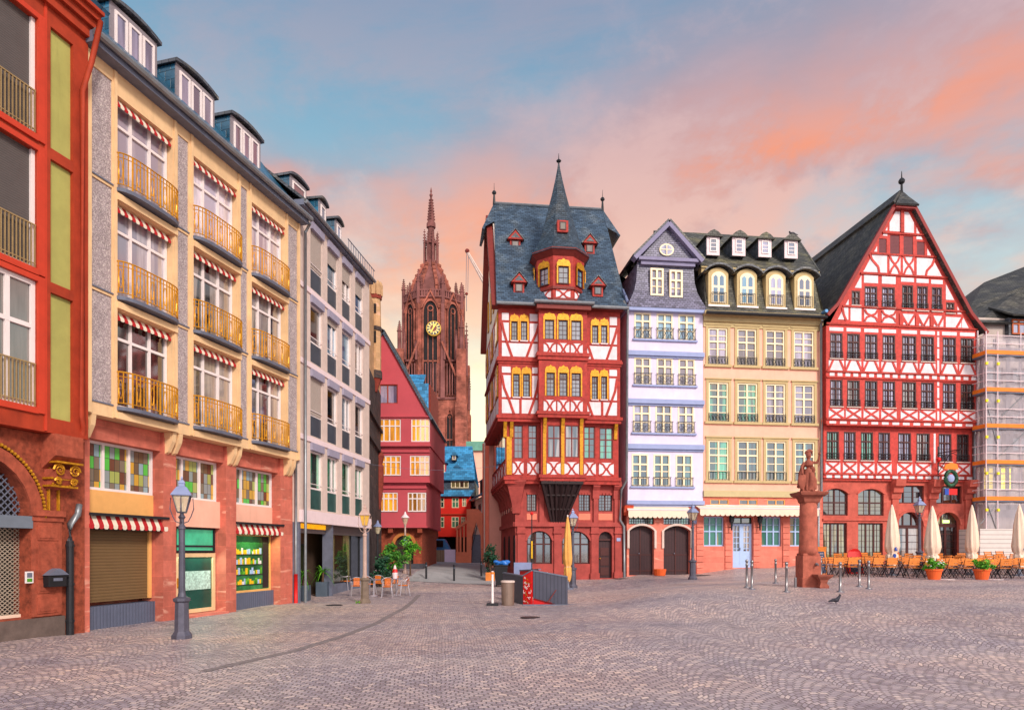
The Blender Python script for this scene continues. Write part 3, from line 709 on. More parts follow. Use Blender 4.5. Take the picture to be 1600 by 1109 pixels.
for i in range(3):
    a, b = pier[i][1], pier[i + 1][0]
    vt, vb = 5.02, 3.72
    window(FA, (a + .01, b - .01, vb, vt), IN, b0, M['white_frame'], M['stained'], fw=.07, mull=(.31, .66) if i == 0 else (.3, .65), dep=.08)
    pn = MB(); pn.fbox(FA, a, b, 2.98 if i != 1 else 2.85, vb, IN - .1, IN + (.1 if i != 1 else .22)); pn.build('fascia_panel', M['ochre_panel' if i == 0 else 'peach_render'], b0)
    if i == 0:
        sh = MB(); sh.quad(FA.P(a, .72, IN), FA.P(b - .12, .72, IN), FA.P(b - .12, 2.7, IN), FA.P(a, 2.7, IN)); sh.build('roller_shutter', M['shutter_brown'], b0)
        j = MB(); j.fbox(FA, b - .12, b - .02, .72, 2.7, IN, IN + .06); j.build('shutter_guide', M['ochre_panel'], b0)
    if i == 2:
        sw_ = window(FA, (a + .02, b - .02, .62, 2.7), IN, b0, M['ochre_panel'], mat('shop_display', '#2f7040', .2, .8, .9, emit=.3), fw=.07, dep=.06, name='shop_window')
        g2 = MB(); rr = random.Random(3); g2.fbox(FA, b - .48, b - .12, .72, 2.62, IN + .013, IN + .02, m=4)
        cols = ['petal_yellow', 'frame_blue', 'leaf_bright', 'white_plastic']
        for row in range(4):
            z = .9 + row * .36; g2.fbox(FA, a + .12, b - .5, z - .03, z, IN + .015, IN + .05, m=4)
            u = a + .15
            while u < b - .6:
                wd_ = rr.uniform(.04, .11); g2.fbox(FA, u, u + wd_, z, z + rr.uniform(.10, .24), IN + .016, IN + .045, m=rr.choice([0, 0, 1, 2, 3])); u += wd_ + .03
        g2.build('shelf_display', [M[c] for c in cols] + [M['black_metal']], sw_)
    if i != 1:
        valance(FA, a - .02, b + .18, 3.03, IN + .34, b0, h=.36, out=.12, sw=.15)
        cb = MB(); cb.fbox(FA, a - .02, b + .2, 3.02, 3.09, IN + .0, IN + .5); cb.fbox(FA, a, b + .12, 2.66, 2.76, IN, IN + .4); cb.build('awning_case', M['shutter_dark'] if False else M['black_metal'], b0)
        bp = MB(); bp.fbox(FA, a, b, -.2, .62, IN - .2, IN + .16); bp.build('base_panel', mat('base_panel', '#5e6478', .4, .08, 3.0, pattern='vslats', rh=.11, bump=.5), b0)
def shop_light(name, u0, u1, v, n, par, e, col):
    l = bpy.data.lights.new(name, 'AREA'); l.shape = 'RECTANGLE'; l.size = u1 - u0; l.size_y = .3; l.energy = e; l.color = col
    o = bpy.data.objects.new(name, l); COL.objects.link(o); o.parent = par; o.location = Vector(FA.P((u0 + u1) / 2, v, n)) - rloc(par)
    o.rotation_euler = (Vector((FA.n.x, FA.n.y, -1.1)) * -1).to_track_quat('Z', 'Y').to_euler(); return o
shop_light('window_strip_light', pier[2][1] + .2, pier[3][0] - .2, 2.5, IN + .12, b0, 26, (.75, 1.0, .35)); shop_light('door_strip_light', pier[1][1] + .5, pier[2][0] - .2, 1.95, IN + .12, b0, 16, (.55, 1.0, .75))
# glazed shop door with its lit interior
a, b = pier[1][1], pier[2][0]
D('shop_glow', '#3fae84', .15, .3, 1.2, emit=.35, spec=.6); D('shop_dark', '#0e4c40', .15, .3, 1.2, emit=.1, spec=.6)
side = MB(); side.fbox(FA, a, a + .38, -.2, 2.85, IN - .1, IN + .05); side.build('door_side_panel', M['cream_render'], b0)
d = window(FA, (a + .42, b - .04, .12, 2.02), IN, b0, M['cream_render'], M['shop_dark'], fw=.12, dep=.07, name='door')
window(FA, (a + .42, b - .04, 2.05, 2.84), IN, b0, M['black_metal'], M['shop_glow'], fw=.06, trans=(.25,), dep=.06)
dd = MB(); dd.fbox(FA, a + .58, b - .22, .85, 1.45, IN + .014, IN + .02); dd.build('poster', mat('poster_white', '#b8d8c8', .5, .5, 14.0, emit=.25), d)
h_ = MB(); h_.fbox(FA, a + .47, a + .51, .95, 1.25, IN + .07, IN + .11); h_.build('handle', M['gilt'], d)
st = MB(); st.fbox(FA, a, b, -.3, .10, IN - .3, GN + .12); st.build('doorstep', M['pink_stone'], b0)

# ------------------------------------------------------------------ far-left red house
b1 = root('red_framed_house', base(FA, -3.2), 'orange red framed house with lime green panels above a carved stone portal', 'house')
ug = lambda x, n=0: FA.U(x, n)
u_end = ug(131.5); u_far = -8.5
pan = [FA.rect(72.5, 108, 42.6, 232, 0, 72.5), FA.rect(72.5, 108, 249, 441, 0, 72.5), FA.rect(72.5, 108, 457, 653, 0, 72.5)]
wr = lambda yt, yb: (u_far + 1.2, ug(51), FA.V(50, yb), FA.V(50, yt))
wins = [wr(30, 212), wr(236, 421), wr(440, 637)]
TOP = 15.45
w = MB(); wall(w, FA, u_far, u_end, 4.87, TOP, [(*q, .10) for q in pan] + [(q[0], q[1], q[2], q[3], .14) for q in wins], .12)
shell(w, FA, u_far, u_end, 4.87, TOP, .12, -9); w.build('wall', M['terracotta_paint'], b1)
p = MB()
for a, b, c, d_ in pan: p.quad(FA.P(a, c, .03), FA.P(b, c, .03), FA.P(b, d_, .03), FA.P(a, d_, .03))
p.build('infill_panel', M['lime_panel'], b1)
tr = MB()
for a, b, c, d_ in wins:
    tr.fbox(FA, b, b + .17, c - .12, d_ + .12, .12, .17); tr.fbox(FA, a, b, d_, d_ + .12, .12, .168); tr.fbox(FA, a, b, c - .14, c, .12, .175)
tr.fbox(FA, ug(62), ug(66), 4.9, TOP - .05, .12, .145)
tr.build('window_trim', M['bright_red_trim'], b1)
for k, (a, b, c, d_) in enumerate(wins):
    if k < 2:
        sh = MB(); sh.quad(FA.P(a, c, .0), FA.P(b, c, .0), FA.P(b, d_, .0), FA.P(a, d_, .0)); so_ = sh.build('roller_shutter', M['shutter_dark'], b1)
        gd = MB(); gd.fbox(FA, b - .09, b, c, d_, 0, .06); gd.fbox(FA, a, b, c, c + .06, 0, .07); gd.build('window_frame', M['white_frame'], so_)
    else:
        n_ = int((b - a) / .62)
        window(FA, (a, b, c, d_), 0, b1, M['white_frame'], M['glass_curtain'], fw=.10, mull=[(n_ - i) / n_ for i in range(n_ - 1, 0, -1)], trans=(.64,), dep=.07)
    rl = MB(); hh = .98
    rl.fbox(FA, a, b - .03, c + hh, c + hh + .03, .09, .13); rl.fbox(FA, a, b - .03, c + .10, c + .12, .095, .125)
    x = b - .05
    while x > max(a, ug(-12)): rl.fbox(FA, x - .012, x + .012, c + .02, c + hh, .10, .124); x -= .088
    rl.build('railing', mat('brass_rail', '#b09468', .4, .15, 4.0, metal=.4), b1)
e = MB()
for z0, z1, o in ((TOP - .6, TOP - .35, .12), (TOP - .35, TOP - .17, .22), (TOP - .17, TOP - .03, .32), (TOP - .03, TOP + .08, .42)): e.fbox(FA, u_far, u_end + .05 + o * .1, z0, z1, -.1, .12 + o)
e.build('cornice', M['terracotta_paint'], b1)
r = MB(); r.slab([FA.P(u_far, TOP + .12, .6), FA.P(u_end + .2, TOP + .12, .6), FA.P(u_end + .2, TOP + 4.2, -3.8), FA.P(u_far, TOP + 4.2, -3.8)], .1)
r.slab([FA.P(u_end + .2, TOP + .12, -9), FA.P(u_far, TOP + .12, -9), FA.P(u_far, TOP + 4.2, -3.8), FA.P(u_end + .2, TOP + 4.2, -3.8)], .1)
r.prism(Fr(FA.P(u_end + .1, 0, .5)[:2], FA.P(u_end + .1, 0, -9)[:2]), [(0, TOP), (9.5, TOP), (4.3, TOP + 4.1)], -.1, 0)
r.build('roof', M['slate_teal'], b1)
# carved portal floor
PN = -.18
w = MB(); pa0, pa1 = ug(-150, PN), ug(47, PN)
spv = FA.V(47, 806, PN); ptop = FA.V(0, 722, PN)
a_r = (pa1 - pa0) / 2
shoulder = spv; wall(w, FA, u_far, ug(133, PN) - .02, -.3, 4.86, [(pa0, pa1, .55, 4.4, .5)], PN)
spandrel(w, FA, pa0, pa1, spv, min(a_r, 4.35 - spv), 4.4, PN, .5)
shell(w, FA, u_far, ug(133, PN) - .02, -.3, 4.86, PN, -8.9)
w.build('stone_floor', M['old_sandstone'], b1)
ar = MB(); arch_band(ar, FA, pa0, pa1, spv, min(a_r, 4.35 - spv), .28, PN, PN + .06); ar.build('arch_moulding', M['old_sandstone_plain'], b1)
be = MB()
P = arch_pts(pa0 - .34, pa1 + .34, spv, min(a_r, 4.35 - spv) + .34, 60)
for p_ in P: be.ball(FA.P(p_[0], min(p_[1], 4.74), PN + .05), .042, 6, 4)
be.fbox(FA, pa1 + .42, pa1 + .46, spv + .05, spv + 1.1, PN, PN + .06); be.fbox(FA, pa1 + .68, pa1 + .72, spv + .05, spv + 1.1, PN, PN + .06)
for i in range(8): be.beam(FA, (pa1 + .44 + .13 - .13 * math.cos(math.pi * i / 8), spv + 1.1 + .16 * math.sin(math.pi * i / 8)), (pa1 + .44 + .13 - .13 * math.cos(math.pi * (i + 1) / 8), spv + 1.1 + .16 * math.sin(math.pi * (i + 1) / 8)), .04, PN, PN + .06)
be.build('gilt_moulding', M['gilt'], b1)
# console with gilt volute
cu0, cu1 = ug(74, 0), ug(118, 0)
co = MB()
qf = lambda c: Fr(FA.P(c, 0, PN)[:2], FA.P(c, 0, PN + 1)[:2])
q = qf((cu0 + cu1) / 2); hw = (cu1 - cu0) / 2
co.prism(q, [(0, 4.05), (.42, 4.35), (.42, 4.86), (0, 4.86)], -hw, hw)
co.prism(q, [(0, 3.55), (.14, 3.6), (.30, 3.85), (.32, 4.05), (0, 4.04)], -hw * .8, hw * .8)
co.build('console', M['old_sandstone_plain'], b1)
vg = MB()
for s_ in (-1, 1):
    for (z_, r0, nn_) in ((4.02, .15, .34), (3.76, .09, .31)):
        vg.tube([FA.P((cu0 + cu1) / 2 + s_ * (hw * .55 + r0 * (1 - k_ / 26) * math.cos(k_ * .6)), z_ + r0 * (1 - k_ / 26) * math.sin(k_ * .6), PN + nn_ + k_ * .002) for k_ in range(24)], [.03 - .0009 * k_ for k_ in range(24)], 5)
for k_ in range(9):
    vg.ball(FA.P(cu0 + hw * .3 + k_ * hw * .175, 3.70 - .06 * math.sin(k_ * math.pi / 8) + .0, PN + .2), .035, 5, 3)
for z in (4.18, 3.80, 3.62): vg.fbox(FA, cu0 + .02, cu1 - .02, z, z + .045, PN, PN + (.44 if z > 4 else .28))
vg.build('gilt_volute', M['gilt'], b1)
pl = MB(); a, b = ug(47, PN) + .02, ug(96, PN)
pl.fbox(FA, a - .04, b + .02, 2.92, 3.06, PN, PN + .12); pl.fbox(FA, a - .02, b, 2.80, 2.92, PN, PN + .07); pl.fbox(FA, a, b - .02, .55, 2.80, PN, PN + .035)
for z0, z1 in ((2.35, 2.7), (1.45, 2.25), (1.1, 1.38), (.62, 1.0)):
    pl.fbox(FA, a + .12, b - .14, z0, z1, PN + .03, PN + .06); pl.fbox(FA, a + .17, b - .19, z0 + .05, z1 - .05, PN + .055, PN + .075)
pl.build('carved_pilaster', M['old_sandstone_plain'], b1)
bb = MB(); bb.fbox(FA, u_far, b + .03, -.3, .52, PN, PN + .08); bb.build('plinth', mat('plinth_grey', '#6a5a54', .9, .25, 3.0, .2), b1)
# portal infill: lattice fanlight, grey lintel, rolling grille
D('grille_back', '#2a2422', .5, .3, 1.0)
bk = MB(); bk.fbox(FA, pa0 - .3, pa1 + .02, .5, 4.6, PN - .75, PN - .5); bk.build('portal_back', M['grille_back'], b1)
la = MB(); x0, x1 = pa0, pa1; s_ = .16
k = int((x1 - x0 + 2) / s_)
pl_cl = [(1, 0, x1), (-1, 0, -ug(-14, PN))]
for i in range(-12, k):
    xa = x0 + i * s_
    for sg in (1, -1):
        L = 1.5; A_ = (xa, spv - .02); B_ = (xa + 1.5 * 1.0, spv + 1.5) if sg > 0 else (xa - 1.5, spv + 1.5)
        # keep pieces that fall inside the arch
        for j in range(12):
            m0 = (A_[0] + (B_[0] - A_[0]) * j / 12, A_[1] + (B_[1] - A_[1]) * j / 12); m1 = (A_[0] + (B_[0] - A_[0]) * (j + 1) / 12, A_[1] + (B_[1] - A_[1]) * (j + 1) / 12)
            cm_ = ((m0[0] + m1[0]) / 2, (m0[1] + m1[1]) / 2)
            cc = (pa0 + pa1) / 2; rr_ = min(a_r, 4.35 - spv) + .02
            if ((cm_[0] - cc) / a_r) ** 2 + ((cm_[1] - spv) / rr_) ** 2 < 1 and cm_[0] > ug(-20, PN) and cm_[0] < x1 - .02: la.beam(FA, m0, m1, .022, PN - .3, PN - .28)
la.build('lattice_fanlight', M['grey_metal'], b1)
ln = MB(); ln.fbox(FA, pa0, pa1 + .02, 2.62, 2.90, PN - .45, PN + .06); ln.build('lintel_beam', mat('lintel_grey', '#707884', .5, .1), b1)
gr = MB(); zrow = .6; k = 0
while zrow < 2.6:
    u = ug(-16, PN) + (.06 if k % 2 else 0)
    while u < pa1 - .04:
        gr.beam(FA, (u, zrow), (u + .03, zrow + .045), .014, PN - .34, PN - .33); gr.beam(FA, (u + .03, zrow + .045), (u + .09, zrow + .045), .014, PN - .34, PN - .33); gr.beam(FA, (u + .09, zrow + .045), (u + .12, zrow), .014, PN - .34, PN - .33)
        u += .12
    zrow += .0475; k += 1
gr.build('rolling_grille', mat('grille_metal', '#c4b6a4', .4, .1, metal=.4), b1)
gs = MB(); gs.fbox(FA, pa0, pa1, .5, .62, PN - .42, PN - .28); gs.build('grille_sill', M['canvas_cream'], b1)
# pipes, mailbox, sign
cx = FA.P(ug(124, .2), 0, .24)
pipe([FA.P(ug(157, .5), TOP - .2, .5), FA.P(ug(143, .4), TOP - 1.3, .4), FA.P(ug(127.5, .2), 13.4, .22), FA.P(ug(127.5, .2), 5.4, .22), FA.P(ug(130, .2), 5.15, .2), FA.P(ug(135, .2), 4.95, .05)], .065, M['terracotta_paint'], 'downpipe', 'orange red downpipe running down the corner of the red framed house')
uq = ug(102, PN)
pipe([FA.P(uq + .3, 3.25, PN + .1), FA.P(uq + .22, 3.0, PN + .14), FA.P(uq, 2.75, PN + .14), FA.P(uq, 2.3, PN + .14)], .075, M['zinc'], 'rainwater_pipe', 'short bent zinc rainwater pipe at the top of the black standpipe', 'pipe')
bp = MB(); bp.tube([FA.P(uq, 2.34, PN + .14), FA.P(uq, -.1, PN + .14)], .085, 10); 
for z in (.35, 1.25, 2.2): bp.tube([FA.P(uq, z, PN + .14), FA.P(uq, z + .06, PN + .14)], .10, 10)
tag(bp.build('standpipe', M['black_metal'], smooth=False), 'black standpipe covered with stickers beside the red stone pier', 'pipe')
m = FA.U(78, PN); mb_ = MB(); mb_.fbox(FA, m - .24, m + .24, 1.24, 1.52, PN + .06, PN + .24)
rt = root('mailbox', base(FA, m, PN + .08, 1.24), 'dark grey mailbox with pointed lid on the carved stone pier', 'mailbox')
bx = mb_.build('body', M['bin_plastic'], rt, bevel=.01)
l = MB(); l.prism(FA, [(m - .27, 1.52), (m + .27, 1.52), (m + .10, 1.64), (m, 1.68), (m - .10, 1.64)], PN + .06, PN + .28); l.build('lid', M['grey_metal'], rt)
f = MB(); f.fbox(FA, m - .12, m + .12, 1.38, 1.45, PN + .24, PN + .246); f.build('slot', M['grey_metal'], rt)
sg = MB(); m = FA.U(47.5, -.1); sg.fbox(FA, m - .10, m + .09, 1.35, 1.62, -.15, -.12, m=0); sg.fbox(FA, m - .07, m + .06, 1.38, 1.46, -.12, -.117, m=1); sg.fbox(FA, m - .07, m + .06, 1.48, 1.59, -.12, -.117, m=2)
tag(sg.build('notice_plate', [M['white_plastic'], M['leaf_bright'], M['grey_metal']]), 'small white notice plate with a green strip beside the rolling grille', 'sign')

# ------------------------------------------------------------------ pale pink office block further along the left row
FW = vpfr(945, 12667, 467.5, 577); LW = FW.L
b2 = root('office_house', base(FW, LW / 2), 'pale pink four storey house with dark spandrel panels and grey window boxes', 'house')
cols4 = [(FW.U(485), FW.U(503.5)), (FW.U(511.5), FW.U(527)), (FW.U(534.5), FW.U(548)), (FW.U(555), FW.U(567))]
bandv = [FW.V(471, 800), FW.V(471, 682), FW.V(471, 566), FW.V(471, 449)]
WT = FW.V(489, 345)
hs = (WT - bandv[0]) / 4
bandv = [bandv[0] + hs * i for i in range(4)]
holes = [(a, b, v + .18, v + hs - .12, .16) for a, b in cols4 for v in bandv]
w = MB(); wall(w, FW, 0, LW, bandv[0] - .38, WT, holes, 0); shell(w, FW, 0, LW, bandv[0] - .38, WT, 0, -9); w.build('wall', M['rose_render'], b2)
bd = MB()
for i, v in enumerate(bandv): bd.fbox(FW, -.0, LW + .02, v - (.38 if i == 0 else .1), v + .10, 0, .05 if i else .10)
bd.build('storey_band', M['rose_band'], b2)
rr = random.Random(5)
for k, (a, b) in enumerate(cols4):
    for i, v in enumerate(bandv):
        t0 = v + hs - .12; s0 = v + .18
        sp_ = MB(); sp_.fbox(FW, a, b, s0, s0 + .82, -.15, -.06); sp_.build('spandrel_panel', M['spandrel_blue' if i else 'spandrel_teal'], b2)
        bx = MB(); bx.fbox(FW, a - .03, b + .03, t0 - .30, t0 + .0, -.15, .10); bx.build('blind_box', M['lavender_box'], b2)
        shut = {(0, 3): 1.0, (0, 1): 1.0, (1, 3): .45, (2, 3): .5, (3, 3): .5, (1, 2): .2, (3, 0): .15}.get((k, i), 0)
        window(FW, (a, b, s0 + .82, t0 - .30), -.14, b2, M['white_frame'], M['glass_green' if i == 0 else rr.choice(['glass_curtain', 'glass_dark', 'glass_sky'])], fw=.07, mull=(.62,) if (k + i) % 2 else (), dep=.07)
        if shut:
            H_ = t0 - .30 - s0 - .82; bl = MB(); bl.fbox(FW, a + .04, b - .04, t0 - .30 - H_ * shut + .06, t0 - .30, -.06, -.045); bl.build('blind', M['blind_grey'], b2)
        rl = MB(); rl.fbox(FW, a, b, s0 + 1.02, s0 + 1.045, -.03, -.01); rl.build('guard_rail', M['white_frame'], b2)
e = MB(); e.fbox(FW, -.05, LW + .02, WT, WT + .22, -.2, .2); e.build('eaves', M['grey_metal'], b2)
g_ = MB(); g_.tube([FW.P(-.0, WT + .15, .27), FW.P(LW + .05, WT + .15, .27)], .08, 8); g_.build('gutter', M['zinc'], b2)
r = MB(); r.slab([FW.P(0, WT + .22, .3), FW.P(LW, WT + .22, .3), FW.P(LW, WT + 2.4, -2.4), FW.P(0, WT + 2.4, -2.4)], .1)
r.slab([FW.P(LW, WT + .22, -9), FW.P(0, WT + .22, -9), FW.P(0, WT + 2.4, -2.4), FW.P(LW, WT + 2.4, -2.4)], .1)
r.prism(Fr(FW.P(LW, 0, .3)[:2], FW.P(LW, 0, -9)[:2]), [(0, WT + .1), (9.3, WT + .1), (2.7, WT + 2.3)], -.1, 0)
r.build('roof', M['slate_grey'], b2)
for xa, xb in ((497, 508), (522.5, 532)):
    dormer(FW, FW.U(xa, -.5), FW.U(xb, -.5), WT + .4, WT + 1.75, -.5, b2, ncol=1, back=1.5)
rl = MB()
for i in range(12): rl.beam(FW, (LW - 3.6 + i * .3, WT + .2), (LW - 3.6 + i * .3, WT + .62), .02, .3, .32)
rl.fbox(FW, LW - 3.7, LW - .1, WT + .6, WT + .63, .3, .33); rl.build('roof_rail', M['grey_metal'], b2)
# shop floor: steel columns, dark glazing, lit sign strip
SV = bandv[0] - .38
for x in (0.0, FW.U(519), LW - .12):
    cl = MB(); cl.fbox(FW, x, x + .16, -.3, SV, -.45, -.02); cl.build('steel_column', M['grey_metal'], b2)
sf = MB(); sf.fbox(FW, 0, LW, -.3, SV, -8.9, -1.3); sf.build('shop_back_wall', mat('shop_wall', '#5a463c', .7, .2, 1.5), b2)
D('shop_glass', '#3a3020', .06, .5, .9, spec=.6, emit=.2)
xs_ = [.2, 1.1, 1.9, FW.U(519)]
for a, b in zip(xs_, xs_[1:]): window(FW, (a, b - .04, .1, 2.4), -1.25, b2, M['black_metal'], M['glass_olive'], fw=.06, dep=.06)
window(FW, (FW.U(519) + .2, LW - 1.4, .62, 3.0), -.5, b2, M['black_metal'], M['glass_olive'], fw=.05, dep=.06, name='shop_window')
window(FW, (LW - 1.38, LW - .14, .62, 3.0), -.5, b2, M['black_metal'], M['glass_dark'], fw=.05, dep=.06, name='shop_window')
bs_ = MB(); bs_.fbox(FW, FW.U(519) + .2, LW - .14, -.3, .6, -.8, -.42); bs_.build('shop_plinth', M['grey_metal'], b2)
so2 = MB(); so2.fbox(FW, .2, FW.U(519), 3.0, 3.2, -1.0, -.3); so2.build('light_strip', mat('sign_strip', '#f0a818', .5, .1, emit=1.0), b2)
so3 = MB(); so3.fbox(FW, .16, LW - .14, SV - .4, SV - .01, -.6, -.3); so3.build('fascia', mat('fascia_grey', '#6c6060', .5, .1), b2)
for i, (x, lb, m_) in enumerate(((LA + .02, 'grey downpipe with a red foot between the cream house and the pale pink house', 'zinc'), (LA + .30, 'plain grey downpipe at the near corner of the pale pink house', 'zinc'))):
    dp = root('downpipe', base(FA, x, .1 if i else -.15), lb, 'downpipe')
    q = MB(); q.tube([FA.P(x, 14.6 if i else 5.5, .1 if i else -.15), FA.P(x, 1.2 if i == 0 else -.1, .1 if i else -.15)], .055, 8); q.build('pipe', M[m_], dp, smooth=True)
    if i == 0:
        q = MB(); q.tube([FA.P(x, 1.2, -.15), FA.P(x, -.1, -.15)], .075, 8); q.build('pipe_foot', M['signal_red'], dp, smooth=True)
    else:
        q = MB(); q.tube([FA.P(x + .0, 14.55, .1), FA.P(x - .15, 14.8, .4)], .055, 8); q.build('elbow', M[m_], dp, smooth=True)
# ================================================================== the lane
# dark stone house with a corner turret
b3 = root('stone_house', (*pt(586, 37.5), 0), 'narrow dark stone house with a tan corner turret beside the pale pink house', 'house')
FS3 = Fr(pt(573, 35.2), pt(596, 43.2))
L3 = FS3.L; vz = lambda y, Y=39.5: zz(y, Y)
w = MB(); w.fbox(FS3, 0, L3, -.3, vz(597), -4, 0); w.build('wall', M['dark_basalt'], b3)
w = MB(); w.fbox(FS3, .02, L3 - .1, vz(597) + .02, vz(480), -4, -.05); w.build('upper_wall', M['tan_stone'], b3)
tcx, tcy = pt(585, 39.5); tr_ = 10.5 / F * 39.5
D('red_stone_dark', '#8c3c30', .9, .25, 5.0, .3)
def ring(z0, z1, r0, r1, m, name, par=b3, seg=8, c=(tcx, tcy)):
    q = MB(); q.lathe(c[0], c[1], [(r0, z0), (r1, z1)], seg, R(22.5)); return q.build(name, M[m], par)
ring(vz(612), vz(590), .16, tr_ * 1.12, 'red_stone_dark', 'turret_corbel')
ring(vz(590), vz(515), tr_, tr_, 'tan_stone', 'turret_shaft')
ring(vz(518), vz(512), tr_ * 1.15, tr_ * 1.15, 'dark_basalt', 'turret_moulding'); ring(vz(592), vz(580), tr_ * 1.18, tr_ * 1.15, 'dark_basalt', 'turret_moulding')
tt = ring(vz(512), vz(462), tr_, tr_ * .92, 'tan_stone', 'turret_top')
ring(vz(468), vz(462), tr_ * 1.1, tr_ * 1.15, 'red_stone_dark', 'turret_moulding')
for k in range(8):
    a = R(45 * k); q = MB(); x, y = tcx + tr_ * .9 * math.cos(a), tcy + tr_ * .9 * math.sin(a)
    q.lathe(x, y, [(.14, vz(463)), (.14, vz(447)), (.09, vz(443)), (.02, vz(440))], 6); q.build('merlon', M['tan_stone'], b3)
q = MB(); q.lathe(tcx, tcy, [(tr_ * .78, vz(466)), (tr_ * .78, vz(450))], 8, R(22.5)); q.build('parapet', M['red_stone_dark'], b3)
for (x0, x1, y0, y1, rd) in ((581, 585, 478, 492, 0), (580, 586, 520, 538, 1)):
    if rd:
        q = MB(); q.fbox(FS3, FS3.U(577), FS3.U(590), vz(543), vz(516), .2, tr_ + .02 - .1); 
    q = MB(); sxc, syc = pt((x0 + x1) / 2 + 2, 39.5 - tr_); q.box(sxc - .09, sxc + .09, syc - .02, syc + .25, vz(y1), vz(y0)); q.build('slit_window', M['void'], b3)
for y in (660, 697):
    q = MB(); q.fbox(FS3, .0, L3 - .1, vz(y + 2), vz(y - 2), -.1, .14); q.build('string_course', M['dark_basalt'], b3)
q = MB(); cx_, cy_ = pt(593, 41.5); q.lathe(cx_, cy_, [(.06, vz(792)), (.2, vz(765)), (.26, vz(740)), (.26, vz(722)), (.18, vz(718)), (.30, vz(705)), (.1, vz(695))], 8); q.build('canopy_carving', M['red_stone_dark'], b3)

# crimson gabled house
YC = 43.0
FC = Fr(pt(560, YC), pt(674, YC)); cu = lambda x: FC.U(x); cz = lambda y, Y=YC: zz(y, Y)
b4 = root('crimson_house', (*pt(620, YC), 0), 'crimson gabled house with amber lit windows behind the dark stone house', 'house')
ue = cu(673); ux0 = 2 * cu(600) - ue
apex = (cu(600), cz(520)); ev = cz(650)
gp = [((apex[1] - ev), (ue - apex[0]), (apex[1] - ev) * apex[0] + (ue - apex[0]) * apex[1])]
gp += [(-(apex[1] - ev), (apex[0] - ux0), -(apex[1] - ev) * apex[0] + (apex[0] - ux0) * apex[1])]
lv = [(655, 691, [(592, 627.5), (643.5, 672.5)], .30, 673), (712, 743, [(595, 627), (641, 672)], .15, 671), (769, 799, [(592, 621.5), (637, 666)], .0, 665)]
holes = []
w = MB()
n_ = .3
hl = [(cu(594), cu(622.5), cz(632), cz(602), .15)] + [(cu(a), cu(b), cz(691), cz(656), .12) for a, b in lv[0][2]]
wall(w, FC, ux0, ue, cz(697), apex[1] + .1, hl, n_, planes=gp + [])
shell(w, FC, ux0, ue, cz(697), ev, n_, -9)
hl = [(cu(a), cu(b), cz(744), cz(712), .12) for a, b in lv[1][2]]
wall(w, FC, ux0, cu(671.5), cz(753), cz(697), hl, .15); shell(w, FC, ux0, cu(671.5), cz(753), cz(697), .15, -8.9)
hl = [(cu(a), cu(b), cz(800), cz(769), .12) for a, b in lv[2][2]]
wall(w, FC, ux0, cu(666), cz(823), cz(753), hl, 0); shell(w, FC, ux0, cu(666), cz(823), cz(753), 0, -8.8)
w.build('wall', M['crimson_render'], b4)
for y, x1, nn_ in ((652, 673, .3), (697, 673, .3), (706, 671.5, .15), (753, 671.5, .15), (762, 666, 0), (823, 667, 0)):
    q = MB(); q.fbox(FC, ux0, cu(x1) + .04, cz(y + 1.2), cz(y - 1.2), nn_, nn_ + .1); q.build('string_course', M['crimson_render'], b4)
for (yt, yb, pr, nn_, _) in lv:
    for a, b in pr: window(FC, (cu(a), cu(b), cz(yb), cz(yt)), nn_ - .1, b4, M['white_frame'], M['glass_amber'], fw=.07, mull=(.25, .5, .75), trans=(.68,), dep=.07)
window(FC, (cu(594), cu(622.5), cz(632), cz(602)), .18, b4, M['terracotta_paint'], M['glass_lilac'], fw=.06, mull=(.45,), dep=.06)
w = MB(); aw0, aw1 = cu(615), cu(644); wall(w, FC, ux0 + .4, cu(658), -.3, cz(823), [(aw0, aw1, .9, cz(834), .3)], -.5)
spandrel(w, FC, aw0, aw1, cz(851), cz(836) - cz(851), cz(834), -.5, .3); shell(w, FC, ux0 + .4, cu(658), -.3, cz(823), -.5, -8.7)
w.build('stone_floor', M['old_sandstone'], b4)
q = MB(); arch_band(q, FC, aw0, aw1, cz(851), cz(836) - cz(851), .2, -.5, -.42); q.build('arch_moulding', mat('arch_ochre', '#c47a40', .9, .2, 3.0), b4)
window(FC, (aw0, aw1, .9, cz(834)), -.85, b4, M['frame_brown'], M['glass_olive'], fw=.08, mull=(.5,), trans=(.62,), name='door')
for x in (606, 652):
    q = MB(); q.fbox(FC, cu(x), cu(x) + .3, cz(832), cz(824), -.5, .0); q.build('corbel', M['old_sandstone'], b4)
r = MB(); P3 = FC.P
r.slab([P3(ue + .18, ev - .25, n_ + .15), P3(ue + .18, ev - .25, -9), P3(apex[0], apex[1] + .12, -9), P3(apex[0], apex[1] + .12, n_ + .15)], .14)
r.slab([P3(ux0 - .1, ev - .1, -9), P3(ux0 - .1, ev - .1, n_ + .15), P3(apex[0], apex[1] + .12, n_ + .15), P3(apex[0], apex[1] + .12, -9)], .14)
r.build('roof', M['slate_blue'], b4)
